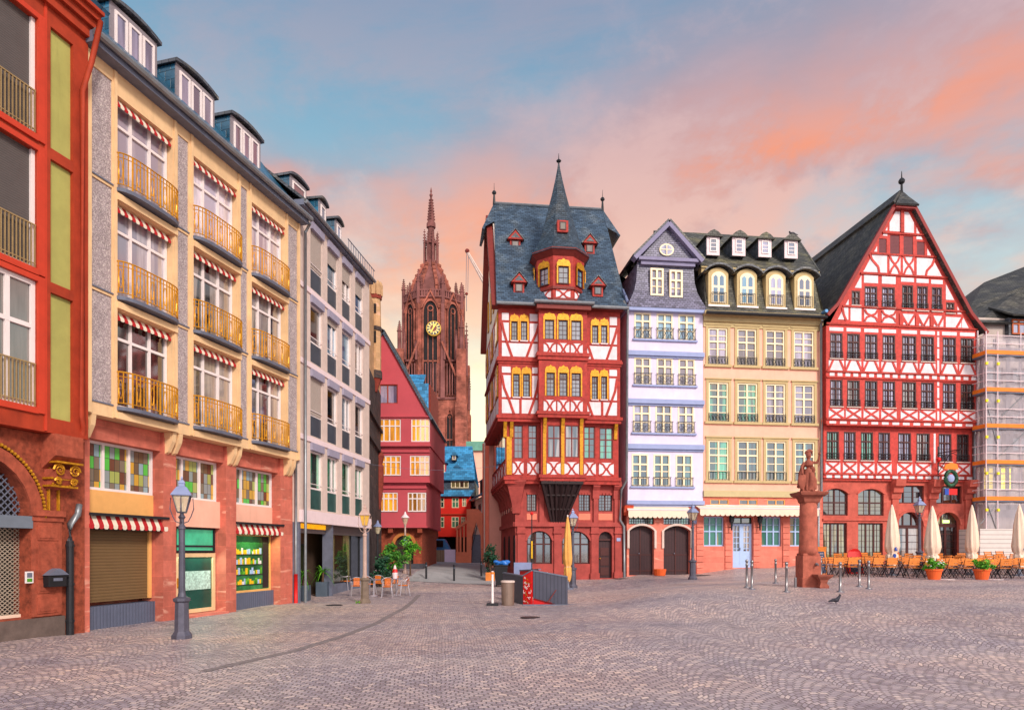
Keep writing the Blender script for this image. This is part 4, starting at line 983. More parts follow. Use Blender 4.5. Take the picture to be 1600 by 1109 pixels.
# slate-roofed house peeping over it
YB = 58.0; FB = Fr(pt(630, YB), pt(672, YB))
b5 = root('rear_house', (*pt(650, YB), 0), 'blue slate roof and red wall rising behind the crimson gable', 'house')
w = MB(); w.fbox(FB, -1, FB.L + .05, 0, zz(601, YB), -6, 0); w.build('wall', M['red_stone_dark'], b5)
r = MB(); r.slab([FB.P(-1.5, zz(640, YB), .3), FB.P(FB.U(670), zz(640, YB), .3), FB.P(FB.U(670), zz(600, YB), .25), FB.P(-1.5, zz(600, YB), .25)], .1); 
r.slab([FB.P(-1.5, zz(601, YB), .1), FB.P(FB.U(661), zz(601, YB), .1), FB.P(FB.U(661), zz(575, YB - .3), -1.8), FB.P(-1.5, zz(575, YB - .3), -1.8)], .1)
r.build('roof', M['roof_blue'], b5)

# red house with blue roof at the lane end
YR = 66.0; FR = Fr(pt(650, YR), pt(736, YR)); ru = lambda x: FR.U(x); rz = lambda y: zz(y, YR)
b6 = root('red_house', (*pt(700, YR), 1), 'bright red rendered house with a blue slate roof at the end of the lane', 'house')
w = MB(); hl = []
wn = [(683, 694, 707, 723), (706, 717, 707, 723), (722, 728.5, 707, 720), (683, 694, 777, 793) if 0 else (683, 694, 807, 824), (705.5, 717, 807, 824), (720, 727, 807, 822), (664, 670, 706, 723), (664, 670, 807, 824)]
wn = [(683, 694, 777, 793), (706, 717, 777, 793), (722, 728.5, 778, 791), (683, 694, 807, 824), (705.5, 717, 807, 824), (720, 727, 807, 822), (664, 670, 777, 793), (664, 670, 807, 824)]
hl = [(ru(a), ru(b), rz(d), rz(c), .1) for a, b, c, d in wn]
wall(w, FR, ru(650), ru(735.5), rz(838), rz(774.5), hl, 0); shell(w, FR, ru(650), ru(735.5), rz(838), rz(774.5), 0, -9)
w.build('wall', M['red_render'], b6)
for a, b, c, d in wn: window(FR, (ru(a), ru(b), rz(d), rz(c)), -.08, b6, M['frame_cream'], M['glass_green'], fw=.07, mull=(.5,), trans=(.6,), dep=.06)
q = MB(); q.fbox(FR, ru(650), ru(735.5), rz(804), rz(802), 0, .1); q.build('string_course', M['bright_red_trim'], b6)
w = MB(); w.fbox(FR, ru(650), ru(741), rz(774.5), rz(749), -8.9, -.1); w.build('attic_wall', M['slate_blue'], b6)
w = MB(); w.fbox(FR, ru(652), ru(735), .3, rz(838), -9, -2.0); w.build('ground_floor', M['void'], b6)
for x in (655, 672, 712, 733):
    q = MB(); q.fbox(FR, ru(x), ru(x) + .35, .3, rz(838), -1.9, -.1); q.build('pillar', M['old_sandstone_plain'], b6)
for a, b in ((672, 684), (704.5, 732)):
    window(FR, (ru(a), ru(b), rz(762), rz(750.5)), -.09, b6, M['frame_cream'], M['glass_olive'], fw=.07, mull=(.5,) if b < 700 else (.25, .5, .75), dep=.06)
r = MB(); r.slab([FR.P(ru(650), rz(775), .35), FR.P(ru(735), rz(775), .35), FR.P(ru(742), rz(763), -.2), FR.P(ru(650), rz(763), -.2)], .1)
ry = YR + 3.2; zr = zz(697, ry)
r.slab([FR.P(ru(645), rz(749.5), .3), FR.P(ru(743), rz(749.5), .3), (*pt(738, ry), zr), (*pt(645, ry), zr)], .14)
r.slab([FR.P(ru(743), rz(749.5), -7), FR.P(ru(645), rz(749.5), -7), (*pt(645, ry), zr), (*pt(738, ry), zr)], .14)
r.build('roof', M['roof_blue'], b6)
q = MB(); q.fbox(FR, ru(681), ru(696), rz(745), rz(722), -2.5, -.5); dm = q.build('dormer', M['crimson_render'], b6)
q = MB(); q.prism(FR, [(ru(676), rz(722)), (ru(699), rz(722)), (ru(688), rz(711))], -3, -.2); q.build('dormer_roof', M['roof_blue'], dm)
window(FR, (ru(683), ru(694), rz(742), rz(724)), -.48, dm, M['frame_cream'], M['glass_pale'], fw=.08, mull=(.5,))
for cx_, cy_ in ((708, 711), (713, 730)):
    q = MB(); q.fbox(FR, ru(cx_ - 4), ru(cx_ + 4), rz(cy_ + 6), rz(cy_ - 3), -3, -1.0); dm = q.build('dormer', M['slate_grey'], b6)
    q = MB(); q.prism(FR, [(ru(cx_ - 6), rz(cy_ - 2)), (ru(cx_ + 6), rz(cy_ - 2)), (ru(cx_), rz(cy_ - 8))], -3.2, -.8); q.build('dormer_roof', M['roof_blue'], dm)
    window(FR, (ru(cx_ - 2.5), ru(cx_ + 2.5), rz(cy_ + 5), rz(cy_ - 2)), -.98, dm, M['frame_cream'], M['glass_lilac'], fw=.06)
# white-walled house to its right
YL = 62.0; FL_ = Fr(pt(734, 70), pt(763, 58)); lu = lambda x: FL_.U(x)
b7 = root('white_house', (*pt(750, YL), 1), 'white walled house with tall brown windows and blue roof edge in the lane', 'house')
w = MB(); LZ = 7.0; shell(w, FL_, 0, FL_.L, .5, LZ, 0, -6); wall(w, FL_, 0, FL_.L, .5, LZ, [(lu(a), lu(a + 4.5), 4.4, 6.4, .1) for a in (739, 747, 755)], 0); w.build('wall', M['plaster_ivory'], b7)
for a in (739, 747, 755): window(FL_, (lu(a), lu(a + 4.5), 4.4, 6.4), -.09, b7, M['frame_brown'], M['glass_lilac'], fw=.12, trans=(.6,))
r = MB(); r.slab([FL_.P(-.3, LZ, .6), FL_.P(FL_.L + .3, LZ, .6), FL_.P(FL_.L + .3, LZ + .8, -1.0), FL_.P(-.3, LZ + .8, -1.0)], .12); r.slab([FL_.P(-.3, LZ + 2.2, -.9), FL_.P(FL_.L + .3, LZ + 2.2, -.9), FL_.P(FL_.L + .3, LZ + 4.4, -4.0), FL_.P(-.3, LZ + 4.4, -4.0)], .12); r.build('roof', M['roof_blue'], b7)
w = MB(); w.fbox(FL_, 0, FL_.L, LZ + .7, LZ + 2.3, -5.9, -1.05); w.build('attic_wall', M['timber_brown'], b7)
for a in (739, 744, 750, 756):
    window(FL_, (lu(a), lu(a + 3.6), LZ + .95, LZ + 2.0), -1.04, b7, M['timber_brown'], M['glass_dark'], fw=.1)
# far green-roofed house
b8 = root('distant_house', (*pt(752, 90), 1), 'distant pale house with a green copper roof edge beyond the lane', 'house')
w = MB(); x0, x1 = pt(732, 92)[0], pt(775, 92)[0]; w.box(x0, x1, 92, 100, 0, zz(704, 92)); w.build('wall', M['peach_render'], b8)
r = MB(); r.box(x0 - .3, x1 + .3, 91.6, 100.4, zz(704, 92), zz(690, 92)); r.build('roof', mat('copper_green', '#6aa08c', .7, .2, 1.0), b8)

# terracotta stair portal
YS = 55.0; ST = Fr(pt(713, YS), pt(762, YS)); su = lambda x: ST.U(x); sz = lambda y: zz(y, YS)
b9 = root('stair_portal', (*pt(738, YS), 1), 'terracotta concrete portal with columns and an outdoor stair climbing through it', 'stair portal')
D('terracotta_concrete', '#e08264', .85, .12, 1.5, .1)
q = MB()
q.prism(ST, [(su(729), sz(882)), (su(736), sz(882)), (su(737), sz(838)), (su(744), sz(815)), (su(751), sz(838)), (su(752), sz(882)), (su(762), sz(875)), (su(762), sz(812)), (su(748), sz(795)), (su(729), sz(795))], -.5, 0)
q.build('portal_wall', M['terracotta_concrete'], b9)
q = MB(); q.prism(ST, [(su(712), sz(828)), (su(729), sz(817)), (su(729), sz(812)), (su(712), sz(823))], -.5, 0); q.build('sloping_beam', M['terracotta_concrete'], b9)
for x in (713, 718, 723.5):
    q = MB(); q.fbox(ST, su(x), su(x) + .14, 1.0, sz(824 - (x - 712) * .65), -.45, -.05); q.build('column', M['terracotta_concrete'], b9)
q = MB(); q.fbox(ST, su(712), su(729), .6, sz(862), -.6, -.06); q.build('plinth_wall', M['terracotta_concrete'], b9)
for i in range(14):
    q = MB(); q.fbox(ST, su(735), su(755), .8, 1.3 + .17 * i, -.8 - .3 * i, -.5 - .3 * i); q.build('step', M['grey_metal'], b9)
for sx_ in (737, 753):
    q = MB(); q.tube([ST.P(su(sx_), 2.2, .0), ST.P(su(sx_) + .3, 4.6, -4.2)], .05, 6); q.build('handrail', M['black_metal'], b9)
q = MB(); q.prism(ST, [(su(754), .6), (su(765), .6), (su(765), sz(850)), (su(762), sz(850)), (su(755), sz(880))], -.4, .1); q.build('flank_wall', M['plaster_ivory'], b9)
# lane sheds
D('van_blue', '#2c6ea8', .3, .1, spec=.6)
va = root('parked_van', (*pt(676, 60), gz(*pt(676, 60))), 'small blue van parked in the shade under the red house', 'van')
vx, vy = pt(676, 60); g0 = gz(vx, vy)
q = MB(); q.hexa([(vx - 1.2, vy - .8, g0 + .45), (vx + 1.9, vy - .8, g0 + .45), (vx + 1.9, vy + .8, g0 + .45), (vx - 1.2, vy + .8, g0 + .45)], [(vx - 1.15, vy - .75, g0 + 1.9), (vx + 1.1, vy - .75, g0 + 1.9), (vx + 1.1, vy + .75, g0 + 1.9), (vx - 1.15, vy + .75, g0 + 1.9)]); q.build('body', M['van_blue'], va, bevel=.1)
q = MB(); q.box(vx - .1, vx + 1.0, vy - .82, vy - .76, g0 + 1.2, g0 + 1.75); q.build('window', M['dark_glass'], va)
for dx in (-.7, 1.2):
    q = MB(); f_ = Fr((vx + dx, vy - .7), (vx + dx, vy - .3)); q.tube([(vx + dx, vy - .86, g0 + .35), (vx + dx, vy - .66, g0 + .35)], .34, 12); q.build('wheel', M['black_metal'], va)
q = MB(); bx0, bx1 = pt(660, 57)[0], pt(694, 57)[0]; q.box(bx0, bx1, 57, 57.15, gz(-7, 57) - .2, gz(-7, 57) + 1.0); tag(q.build('board_fence', mat('fence_brown', '#86705e', .85, .15, 3.0, pattern='vslats', rh=.2)), 'low brown board fence in front of the red house', 'fence')
q = MB(); bx0, bx1 = pt(694.5, 56.8)[0], pt(711.5, 56.8)[0]; q.box(bx0, bx1, 56.8, 56.9, gz(-5, 57) - .2, gz(-5, 57) + 1.05); tag(q.build('white_screen', mat('screen_lilac', '#d8c8e4', .7, .05)), 'white fabric screen at the right end of the brown board fence', 'screen')
q = MB(); q.box(pt(601, 41)[0], pt(661, 41)[0], 40.8, 42.4, gz(*pt(630, 41)) - .3, gz(*pt(630, 41)) + .28); tag(q.build('stone_plinth', mat('basalt', '#4a4850', .9, .2, 3.0, .2)), 'dark basalt step along the foot of the crimson house', 'step')
# hanging cable across the lane
q = MB(); A_ = Vector((*pt(577, 34.4), zz(725, 34.4))); B_ = Vector((*pt(780, 38), zz(727, 38)))
q.tube([A_.lerp(B_, i / 12) - Vector((0, 0, .28 * math.sin(math.pi * i / 12))) for i in range(13)], .007, 4)
tag(q.build('cable', M['grey_metal']), 'thin cable strung across the lane', 'cable')

# ------------------------------------------------------------------ cathedral tower
YT = 182.0; TX, TY = pt(678, YT); LX = pt(673.5, YT)[0]; zt = lambda y: zz(y, YT)
ct = root('cathedral_tower', (TX, TY, 2), 'tall red sandstone gothic cathedral tower with clock, crown and needle spire', 'cathedral tower')
CS, CD, VD = M['cathedral_stone'], M['cathedral_dark'], M['void']
PX = .965 * YT / F
def octo(r, z0, z1, name, m, r1=None, x=TX, y=TY, seg=8, par=ct):
    q = MB(); q.lathe(x, y, [(r, z0), (r1 if r1 is not None else r, z1)], seg, R(22.5)); return q.build(name, m, par)
# square lower shaft
q = MB(); hw = 46 * PX; q.box(TX - hw, TX + hw, TY - hw, TY + hw, 0, zt(632)); q.build('lower_shaft', CS, ct)
for z in (632, 575):
    q = MB(); h2 = hw * (1.05 if z == 632 else .98); q.box(TX - h2, TX + h2, TY - h2, TY + h2, zt(z + 1.5), zt(z - 1.5)); q.build('cornice', CD, ct)
def pinnacle(x, y, z0, z1, r, m=CD, par=ct):
    q = MB(); zm = z0 + (z1 - z0) * .62
    q.lathe(x, y, [(r, z0), (r, zm), (r * 1.3, zm), (r * 1.3, zm + r * .6), (r * .75, zm + r * .8), (r * .12, z1 - r), (r * .5, z1 - r * .6), (r * .05, z1)], 6)
    k = 4
    for i in range(k):
        zc = zm + r + (z1 - zm - 2 * r) * (i + .5) / k; rr = r * .8 * (1 - (i + .5) / k)
        for s_ in (-1, 1): q.ball((x + s_ * (rr + .12), y, zc), .18, 5, 3)
    return q.build('pinnacle', m, par)
# buttresses on the square shaft
for sx_ in (-1, 1):
    for sy_ in (-1, 1):
        q = MB(); bx_, by_ = TX + sx_ * 48 * PX, TY + sy_ * 48 * PX; s1 = 9 * PX
        q.box(bx_ - s1, bx_ + s1, by_ - s1, by_ + s1, 0, zt(640)); q.box(bx_ - s1 * .8, bx_ + s1 * .8, by_ - s1 * .8, by_ + s1 * .8, zt(640), zt(560)); q.build('buttress', CS, ct)
        pinnacle(bx_, by_, zt(560), zt(508 if sx_ > 0 else 516), 3.2 * PX)
for dx, yy0, yy1 in ((-55, 640, 590), (56, 600, 520), (60, 650, 600), (-40, 575, 530), (40, 575, 530), (-22, 575, 545), (22, 575, 545)):
    pinnacle(TX + dx * PX, TY - 49 * PX, zt(yy0), zt(yy1), 2.2 * PX)
def gothic(fr, u0, u1, z0, z1, n, par, lights=3, m=VD, rim=CS):
    """pointed window: dark field, mullions, tracery and rim"""
    sp = z1 - (u1 - u0) * .85
    c = (u0 + u1) / 2; k = 6; w_ = (u1 - u0) / 2
    L_ = [(u0, z0)] + [(u1, z0)] + [(u1 - (w_) * (1 - math.cos(math.pi / 2 * i / k)) , sp + (z1 - sp) * math.sin(math.pi / 2 * i / k)) for i in range(k + 1)] + [(u0 + (w_) * (1 - math.cos(math.pi / 2 * i / k)), sp + (z1 - sp) * math.sin(math.pi / 2 * i / k)) for i in range(k - 1, -1, -1)]
    q = MB(); q.prism(fr, L_, n - .6, n + .05); wdw = q.build('gothic_window', m, par)
    q = MB()
    E = L_[2:] ; q.curve(fr, [(u1, z0)] + E + [(u0, z0)], w_ * .16, n, n + .45)
    for i in range(1, lights): x = u0 + (u1 - u0) * i / lights; q.fbox(fr, x - w_ * .06, x + w_ * .06, z0, sp + (z1 - sp) * .45, n, n + .25)
    q.curve(fr, [(c + w_ * .38 * math.cos(a), sp + (z1 - sp) * .38 + w_ * .38 * math.sin(a)) for a in [2 * math.pi * i / 10 for i in range(11)]], w_ * .12, n, n + .3)
    q.fbox(fr, u0, u1, z0 + (sp - z0) * .38, z0 + (sp - z0) * .38 + .35, n, n + .25)
    q.build('tracery', rim, wdw)
    # gablet above
    g_ = MB(); top = z1 + w_ * 1.3; g_.beam(fr, (u0 - w_ * .2, sp + (z1 - sp) * .4), (c, top), w_ * .18, n, n + .5); g_.beam(fr, (u1 + w_ * .2, sp + (z1 - sp) * .4), (c, top), w_ * .18, n, n + .5); g_.ball(fr.P(c, top + .3, n + .2), w_ * .16, 6, 4)
    g_.build('gablet', rim, wdw)
front = Fr((TX - hw, TY - hw), (TX + hw, TY - hw))
fc = hw
gothic(front, fc - 9 * PX, fc + 11 * PX, zt(715), zt(642), .05, ct)
for dx in (-30, 30): gothic(front, fc + (dx - 5) * PX, fc + (dx + 5) * PX, zt(715), zt(655), .05, ct, 2)
# blind arcading bands
q = MB()
for i in range(22): q.fbox(front, i * 2 * hw / 22, i * 2 * hw / 22 + .22, zt(628), zt(580), 0, .35)
q.build('arcading', CD, ct)
# octagon
ro = 46 * PX / math.cos(R(22.5))
octo(ro, zt(632), zt(478), 'octagon', CS)
for k in range(8):
    a = R(45 * k - 90); nx_, ny_ = math.cos(a), math.sin(a); ap = 46 * PX; hwid = ap * math.tan(R(22.5))
    A_ = (TX + nx_ * ap + ny_ * hwid, TY + ny_ * ap - nx_ * hwid); B_ = (TX + nx_ * ap - ny_ * hwid, TY + ny_ * ap + nx_ * hwid)
    f_ = Fr(A_, B_)
    if f_.n.dot(Vector((nx_, ny_))) < 0: f_ = Fr(B_, A_)
    if ny_ < .1:
        gothic(f_, f_.L * .2, f_.L * .8, zt(622), zt(486), .05, ct, 3)
    # corner buttress + pinnacle
    c = Vector(f_.A); q = MB(); q.lathe(c.x, c.y, [(5 * PX, zt(632)), (4.2 * PX, zt(560)), (3.4 * PX, zt(490))], 4, R(45 * k)); q.build('corner_buttress', CD if k % 2 else CS, ct)
    pinnacle(c.x, c.y, zt(490), zt(438 + 5 * (k % 3)), 3.0 * PX)
    c2 = Vector((TX, TY)).lerp(c, .80); pinnacle(c2.x, c2.y, zt(482), zt(446), 2.0 * PX)
    q = MB()     # pierced parapet of this side
    for i in range(9): q.fbox(f_, f_.L * i / 9 + .1, f_.L * i / 9 + .45, zt(480), zt(470), -.1, .3)
    q.fbox(f_, 0, f_.L, zt(471), zt(469), -.15, .35); q.fbox(f_, 0, f_.L, zt(481), zt(479), -.15, .4); q.build('parapet', CD, ct)
# flying struts across the lower octagon corners
for s_ in (-1, 1):
    q = MB(); q.beam(front, (fc + s_ * 40 * PX, zt(600)), (fc + s_ * 18 * PX, zt(548)), 3 * PX, -.5, .9); q.build('flying_buttress', CS, ct)
# crown (ribbed dome)
prof = [(40, 484), (36, 475), (33, 463), (29.5, 450), (25, 440), (19.5, 431), (15, 423), (12, 415)]
q = MB(); q.lathe(LX, TY, [(a * PX, zt(b)) for a, b in prof], 8, R(22.5)); q.build('crown', CD, ct)
q = MB()
for k in range(8):
    a = R(22.5 + 45 * k)
    q.tube([(LX + r_ * PX * math.cos(a), TY + r_ * PX * math.sin(a), zt(y_)) for r_, y_ in prof], .55, 5)
    for (r_, y_) in [(34, 466), (30.5, 455), (26, 444), (21.5, 435), (17, 426), (13, 418)]: q.ball((LX + (r_ + 2.5) * PX * math.cos(a), TY + (r_ + 3) * PX * math.sin(a), zt(y_)), .55, 5, 3)
q.build('crown_ribs', CS, ct)
# lantern
octo(9 * PX, zt(420), zt(408), 'lantern_base', CD, x=LX)
octo(6.5 * PX, zt(412), zt(345), 'lantern_core', CD, x=LX, r1=5 * PX)
for k in range(8):
    a = R(45 * k + 22.5); x, y = LX + 11 * PX * math.cos(a), TY + 11 * PX * math.sin(a)
    pinnacle(x, y, zt(418), zt(360 + 6 * (k % 2)), 1.8 * PX)
octo(9 * PX, zt(382), zt(378), 'lantern_ring', CD, x=LX)
# needle
q = MB(); q.lathe(LX, TY, [(7.5 * PX, zt(356)), (7.2 * PX, zt(349)), (5.4 * PX, zt(346)), (1.6 * PX, zt(308)), (2.6 * PX, zt(306)), (2.6 * PX, zt(304)), (.8 * PX, zt(302)), (1.7 * PX, zt(299)), (.3 * PX, zt(293))], 8)
for i in range(8):
    for k in range(4): a = R(90 * k); r_ = (4.6 - 3.2 * i / 8 + .5) * PX; q.ball((LX + r_ * math.cos(a), TY + r_ * math.sin(a), zt(343 - i * 4.3)), .3, 5, 3)
q.build('spire', CD, ct)
# clock
ck = Fr((TX - 5, TY - 46 * PX - .3), (TX + 5, TY - 46 * PX - .3)); cu_, cz_ = ck.U(678), zz(515, TY - 46 * PX)
rd = 11.4 * PX
circ = lambda r_, k=28: [(cu_ + r_ * math.cos(2 * math.pi * i / k), cz_ + r_ * math.sin(2 * math.pi * i / k)) for i in range(k)]
q = MB(); q.prism(ck, circ(rd), 0, .9); cf = q.build('clock_face', mat('clock_gold', '#d8b048', .5, .1), ct)
q = MB(); q.prism(ck, circ(rd * .88), .9, .98); q.build('dial_ring', mat('clock_blue', '#27355c', .5, .1), cf)
q = MB()
for i in range(12):
    a = math.pi / 6 * i; q.beam(ck, (cu_ + rd * .56 * math.cos(a), cz_ + rd * .56 * math.sin(a)), (cu_ + rd * .84 * math.cos(a), cz_ + rd * .84 * math.sin(a)), .34, .95, 1.08)
q.curve(ck, circ(rd * .5) + circ(rd * .5)[:1], .18, .95, 1.05)
q.build('numerals', mat('clock_pale', '#f0dc90', .5, .1), cf)
q = MB(); q.prism(ck, circ(rd * .44), .98, 1.0); q.build('dial_centre', CD, cf)
q = MB(); q.beam(ck, (cu_ - rd * .38, cz_ - rd * .6), (cu_ + rd * .42, cz_ + rd * .66), .32, 1.05, 1.3); q.beam(ck, (cu_, cz_), (cu_ + rd * .1, cz_ + rd * .45), .34, 1.05, 1.32); q.build('hands', mat('clock_hand', '#ffe070', .5, .1), cf)
# nave roof glimpsed behind? a crane far right of the tower
cr = root('crane', (*pt(762, 110), 2), 'slim lattice crane jib with hanging hook to the right of the cathedral', 'crane')
cY = 110.0; A_ = Vector((*pt(729, cY), zz(393, cY))); B_ = Vector((*pt(766, cY), zz(462, cY)))
q = MB(); up = Vector((0, 0, .9))
q.tube([A_, B_], .16, 4); q.tube([A_ + up * .3, B_ + up], .16, 4)
for i in range(14): q.tube([A_.lerp(B_, i / 14), (A_ + up * .3).lerp(B_ + up, (i + .5) / 14), A_.lerp(B_, (i + 1) / 14)], .06, 3)
q.build('jib', M['rose_render'], cr)
q = MB(); q.ball(A_ + Vector((.1, 0, .1)), .38, 6, 4); q.build('jib_head', M['timber_brown'], cr)
q = MB(); q.tube([A_, A_ + Vector((-.1, 0, -6.5))], .04, 4); q.tube([A_ + Vector((.3, 0, 0)), A_ + Vector((.2, 0, -6.5))], .04, 4); q.tube([A_ + Vector((0, 0, -7)), A_ + Vector((0, 0, -9.6))], .05, 4); q.build('hoist_rope', M['grey_metal'], cr)
q = MB(); q.ball(A_ + Vector((0, 0, -6.8)), .26, 6, 4); q.build('hook_block', M['timber_brown'], cr)
q = MB(); q.tube([B_, B_ + Vector((1.0, 0, -12))], .5, 6); q.tube([B_ + Vector((1, 0, -12)), (B_.x + 1, B_.y, 0)], .6, 6); q.build('mast', M['grey_metal'], cr)
# ================================================================== east row
FO = vpfr(10000, 344052, 775, 1620)
def X(fr, px, n=0): return fr.U(px, n)
def xbrace(mb, fr, u0, u1, v0, v1, w, n0, n1, curved=True):
    cx_, cy_ = (u0 + u1) / 2, (v0 + v1) / 2
    if not curved:
        mb.beam(fr, (u0, v0), (u1, v1), w, n0, n1); mb.beam(fr, (u0, v1), (u1, v0), w, n0, n1); return
    for sx_, sy_ in ((0, 0), (1, 0), (0, 1), (1, 1)):
        a = (u0 if sx_ == 0 else u1, v0 if sy_ == 0 else v1)
        mid = (a[0] * .45 + cx_ * .55, a[1] * .72 + cy_ * .28)
        mb.curve(fr, [a, mid, (cx_ + (mid[0] - cx_) * .35, cy_ + (mid[1] - cy_) * .2), (cx_, cy_)], w, n0, n1)
    mb.prism(fr, [(cx_ - w * .9, cy_), (cx_, cy_ - w * .9), (cx_ + w * .9, cy_), (cx_, cy_ + w * .9)], n0, n1 + .012)
def parapet_panel(pw, tb, fr, u0, u1, v0, v1, n, curved=True, w=.09):
    pw.prism(fr, [(u0, v0), (u1, v0), (u1, v1), (u0, v1)], n, n + .012); xbrace(tb, fr, u0, u1, v0, v1, w, n + .012, n + .035, curved)
def poly3(mb, pts, m=0): mb.quad(*pts, m=m)

# ------------------------------------------------------------------ H1: corner house with the spired oriel
h1 = root('half_timbered_house', (*pt(880, 37.8), .3), 'tall red and white half timbered corner house with spired oriel and slate roof', 'house')
NA, NC, NO, DEP = .62, .38, 1.12, -8.0
uA0, uA1 = X(FO, 779, NA), X(FO, 969, NA)
uC0, uC1 = X(FO, 790, NC), X(FO, 966.5, NC)
uG0, uG1 = X(FO, 805, 0), X(FO, 972, 0)
vy_ = lambda px, py, n: FO.V(px, py, n)
vTop = vy_(870, 482, NA)
lev = {'A': (vy_(870, 563, NA), vTop), 'B': (vy_(870, 651, NA), vy_(870, 565, NA)), 'C': (vy_(870, 748, NC), vy_(870, 656, NA))}
vM1, vM0 = lev['C'][0] - .08, vy_(880, 819, 0)
def side(n, u, back=DEP, right=False):
    a = FO.P(u, 0, back)[:2]; b = FO.P(u, 0, n)[:2]
    return Fr(b, a) if right else Fr(a, b)
def wins_rect(fr, lst, n): return [(fr.U(a, n), fr.U(b, n), fr.V((a + b) / 2, d, n), fr.V((a + b) / 2, c, n)) for a, b, c, d in lst]
WA = wins_rect(FO, [(798.7, 808.8, 502, 532), (813.6, 824, 502, 532), (925, 935, 508.5, 536.5), (939, 949, 508.5, 536.5)], NA)
WB = wins_rect(FO, [(801.6, 812, 584, 620), (817, 828, 584, 620), (924.5, 934.3, 588, 624), (939, 948.6, 588, 624)], NA)
WC = wins_rect(FO, [(802.6, 817, 664, 716), (825, 839, 664, 716), (912, 930, 666, 716), (936.5, 957.7, 668, 717)], NC)
w = MB()
for key, n, u0, u1, hl in (('A', NA, uA0, uA1, WA), ('B', NA, uA0, uA1, WB), ('C', NC, uC0, uC1, WC)):
    v0, v1 = lev[key]; wall(w, FO, u0, u1, v0, v1, hl, n, .1); shell(w, FO, u0, u1, v0, v1, n, DEP)
wall1 = w
pw, tb = MB(), MB()
def panel(u0, u1, v0, v1, n, fr=FO): pw.prism(fr, [(u0, v0), (u1, v0), (u1, v1), (u0, v1)], n, n + .012)
def win_gold(fr, r, n, par, glass, tr=(), bars=(1, 3)):
    ww_ = window(fr, (r[0] + .01, r[1] - .01, r[2], r[3]), n - .09, par, M['frame_brown'], M[glass], fw=.05, trans=tr, bars=bars, bw=.02, dep=.06); gd = MB()
    gd.fbox(fr, r[0] - .075, r[0], r[2], r[3] + .1, n, n + .03); gd.fbox(fr, r[1], r[1] + .075, r[2], r[3] + .1, n, n + .03)
    c = (r[0] + r[1]) / 2; hw_ = (r[1] - r[0]) / 2 + .075; h_ = .42
    gd.prism(fr, [(c - hw_, r[3]), (c + hw_, r[3]), (c + hw_, r[3] + h_ * .35), (c + hw_ * .75, r[3] + h_ * .75), (c + hw_ * .25, r[3] + h_ * .8), (c, r[3] + h_), (c - hw_ * .25, r[3] + h_ * .8), (c - hw_ * .75, r[3] + h_ * .75), (c - hw_, r[3] + h_ * .35)], n, n + .04)
    gd.build('gilt_surround', M['gilt'], ww_)
def gpost(fr, a, b, c, d_, n0, n1, par): q = MB(); q.fbox(fr, a, b, c, d_, n0, n1); return q.build('gilt_post', M['gilt'], par)
bays_ = {}
for key, W_ in (('A', WA), ('B', WB)):
    v0, v1 = lev[key]
    for (ua, ub, w0, w1) in ((uA0 + .18, X(FO, 842, NA) , W_[0], W_[1]), (X(FO, 917, NA) + .02, uA1 - .18, W_[2], W_[3])):
        sill = w0[2] - .12; a, b = ua, ub; c0, c1 = w0[0] - .13, w1[1] + .13
        # upper flanks, left and right of the windows
        for (p0, p1, lean) in ((a, c0, 1), (c1, b, -1)):
            if p1 - p0 < .15: continue
            panel(p0, p1, w0[3] + .05, v1 - .35, NA); panel(p0, p1, sill + .1, w0[3] - .08, NA)
        # below the sill
        if key == 'A': panel(a, b, v0 + .14, sill - .02, NA)
        else:
            mid = (a + b) / 2; panel(a, b, v0 + .14, sill - .02, NA); tb.beam(FO, (mid, v0), (mid, sill), .13, NA + .01, NA + .035)
        # long leaning braces
        tb.curve(FO, [(a, w0[3] - .1), (a + (c0 - a) * .25, sill + .6), (c0 - .1, sill), (c0 + .18, v0 + .1)], .13, NA + .012, NA + .04)
        tb.curve(FO, [(b, w0[3] - .1), (b - (b - c1) * .25, sill + .6), (c1 + .1, sill), (c1 - .18, v0 + .1)], .13, NA + .012, NA + .04)
        for r in (w0, w1): 
            win_gold(FO, r, NA, h1, 'glass_leaded', (.72,) if key == 'B' else ())
            sl_ = MB(); sl_.fbox(FO, r[0] - .03, r[1] + .03, r[2] - .06, r[2], NA, NA + .07); sl_.build('sill', M['rose_band'], h1)
def cornice(v0, v1, u0, u1, n, m='timber_red', par=h1, name='storey_beam', k=3, wrap=True):
    q = MB(); h = (v1 - v0) / k
    for i in range(k): o = [.05, .12, .08][i % 3] if k > 1 else .08; q.fbox(FO, u0 - o, u1 + (o if wrap else 0), v0 + i * h, v0 + (i + 1) * h, (-7.9 if wrap else n - .1), n + o)
    return q.build(name, M[m], par)
cornice(vy_(870, 570, NA), vy_(870, 560, NA), uA0, uA1, NA)
cornice(vy_(870, 660, NA), vy_(870, 650, NA), uA0, uA1, NA, k=2)
cornice(vy_(870, 756, NC), vy_(870, 745, NC), uC0, uC1, NC, k=2)
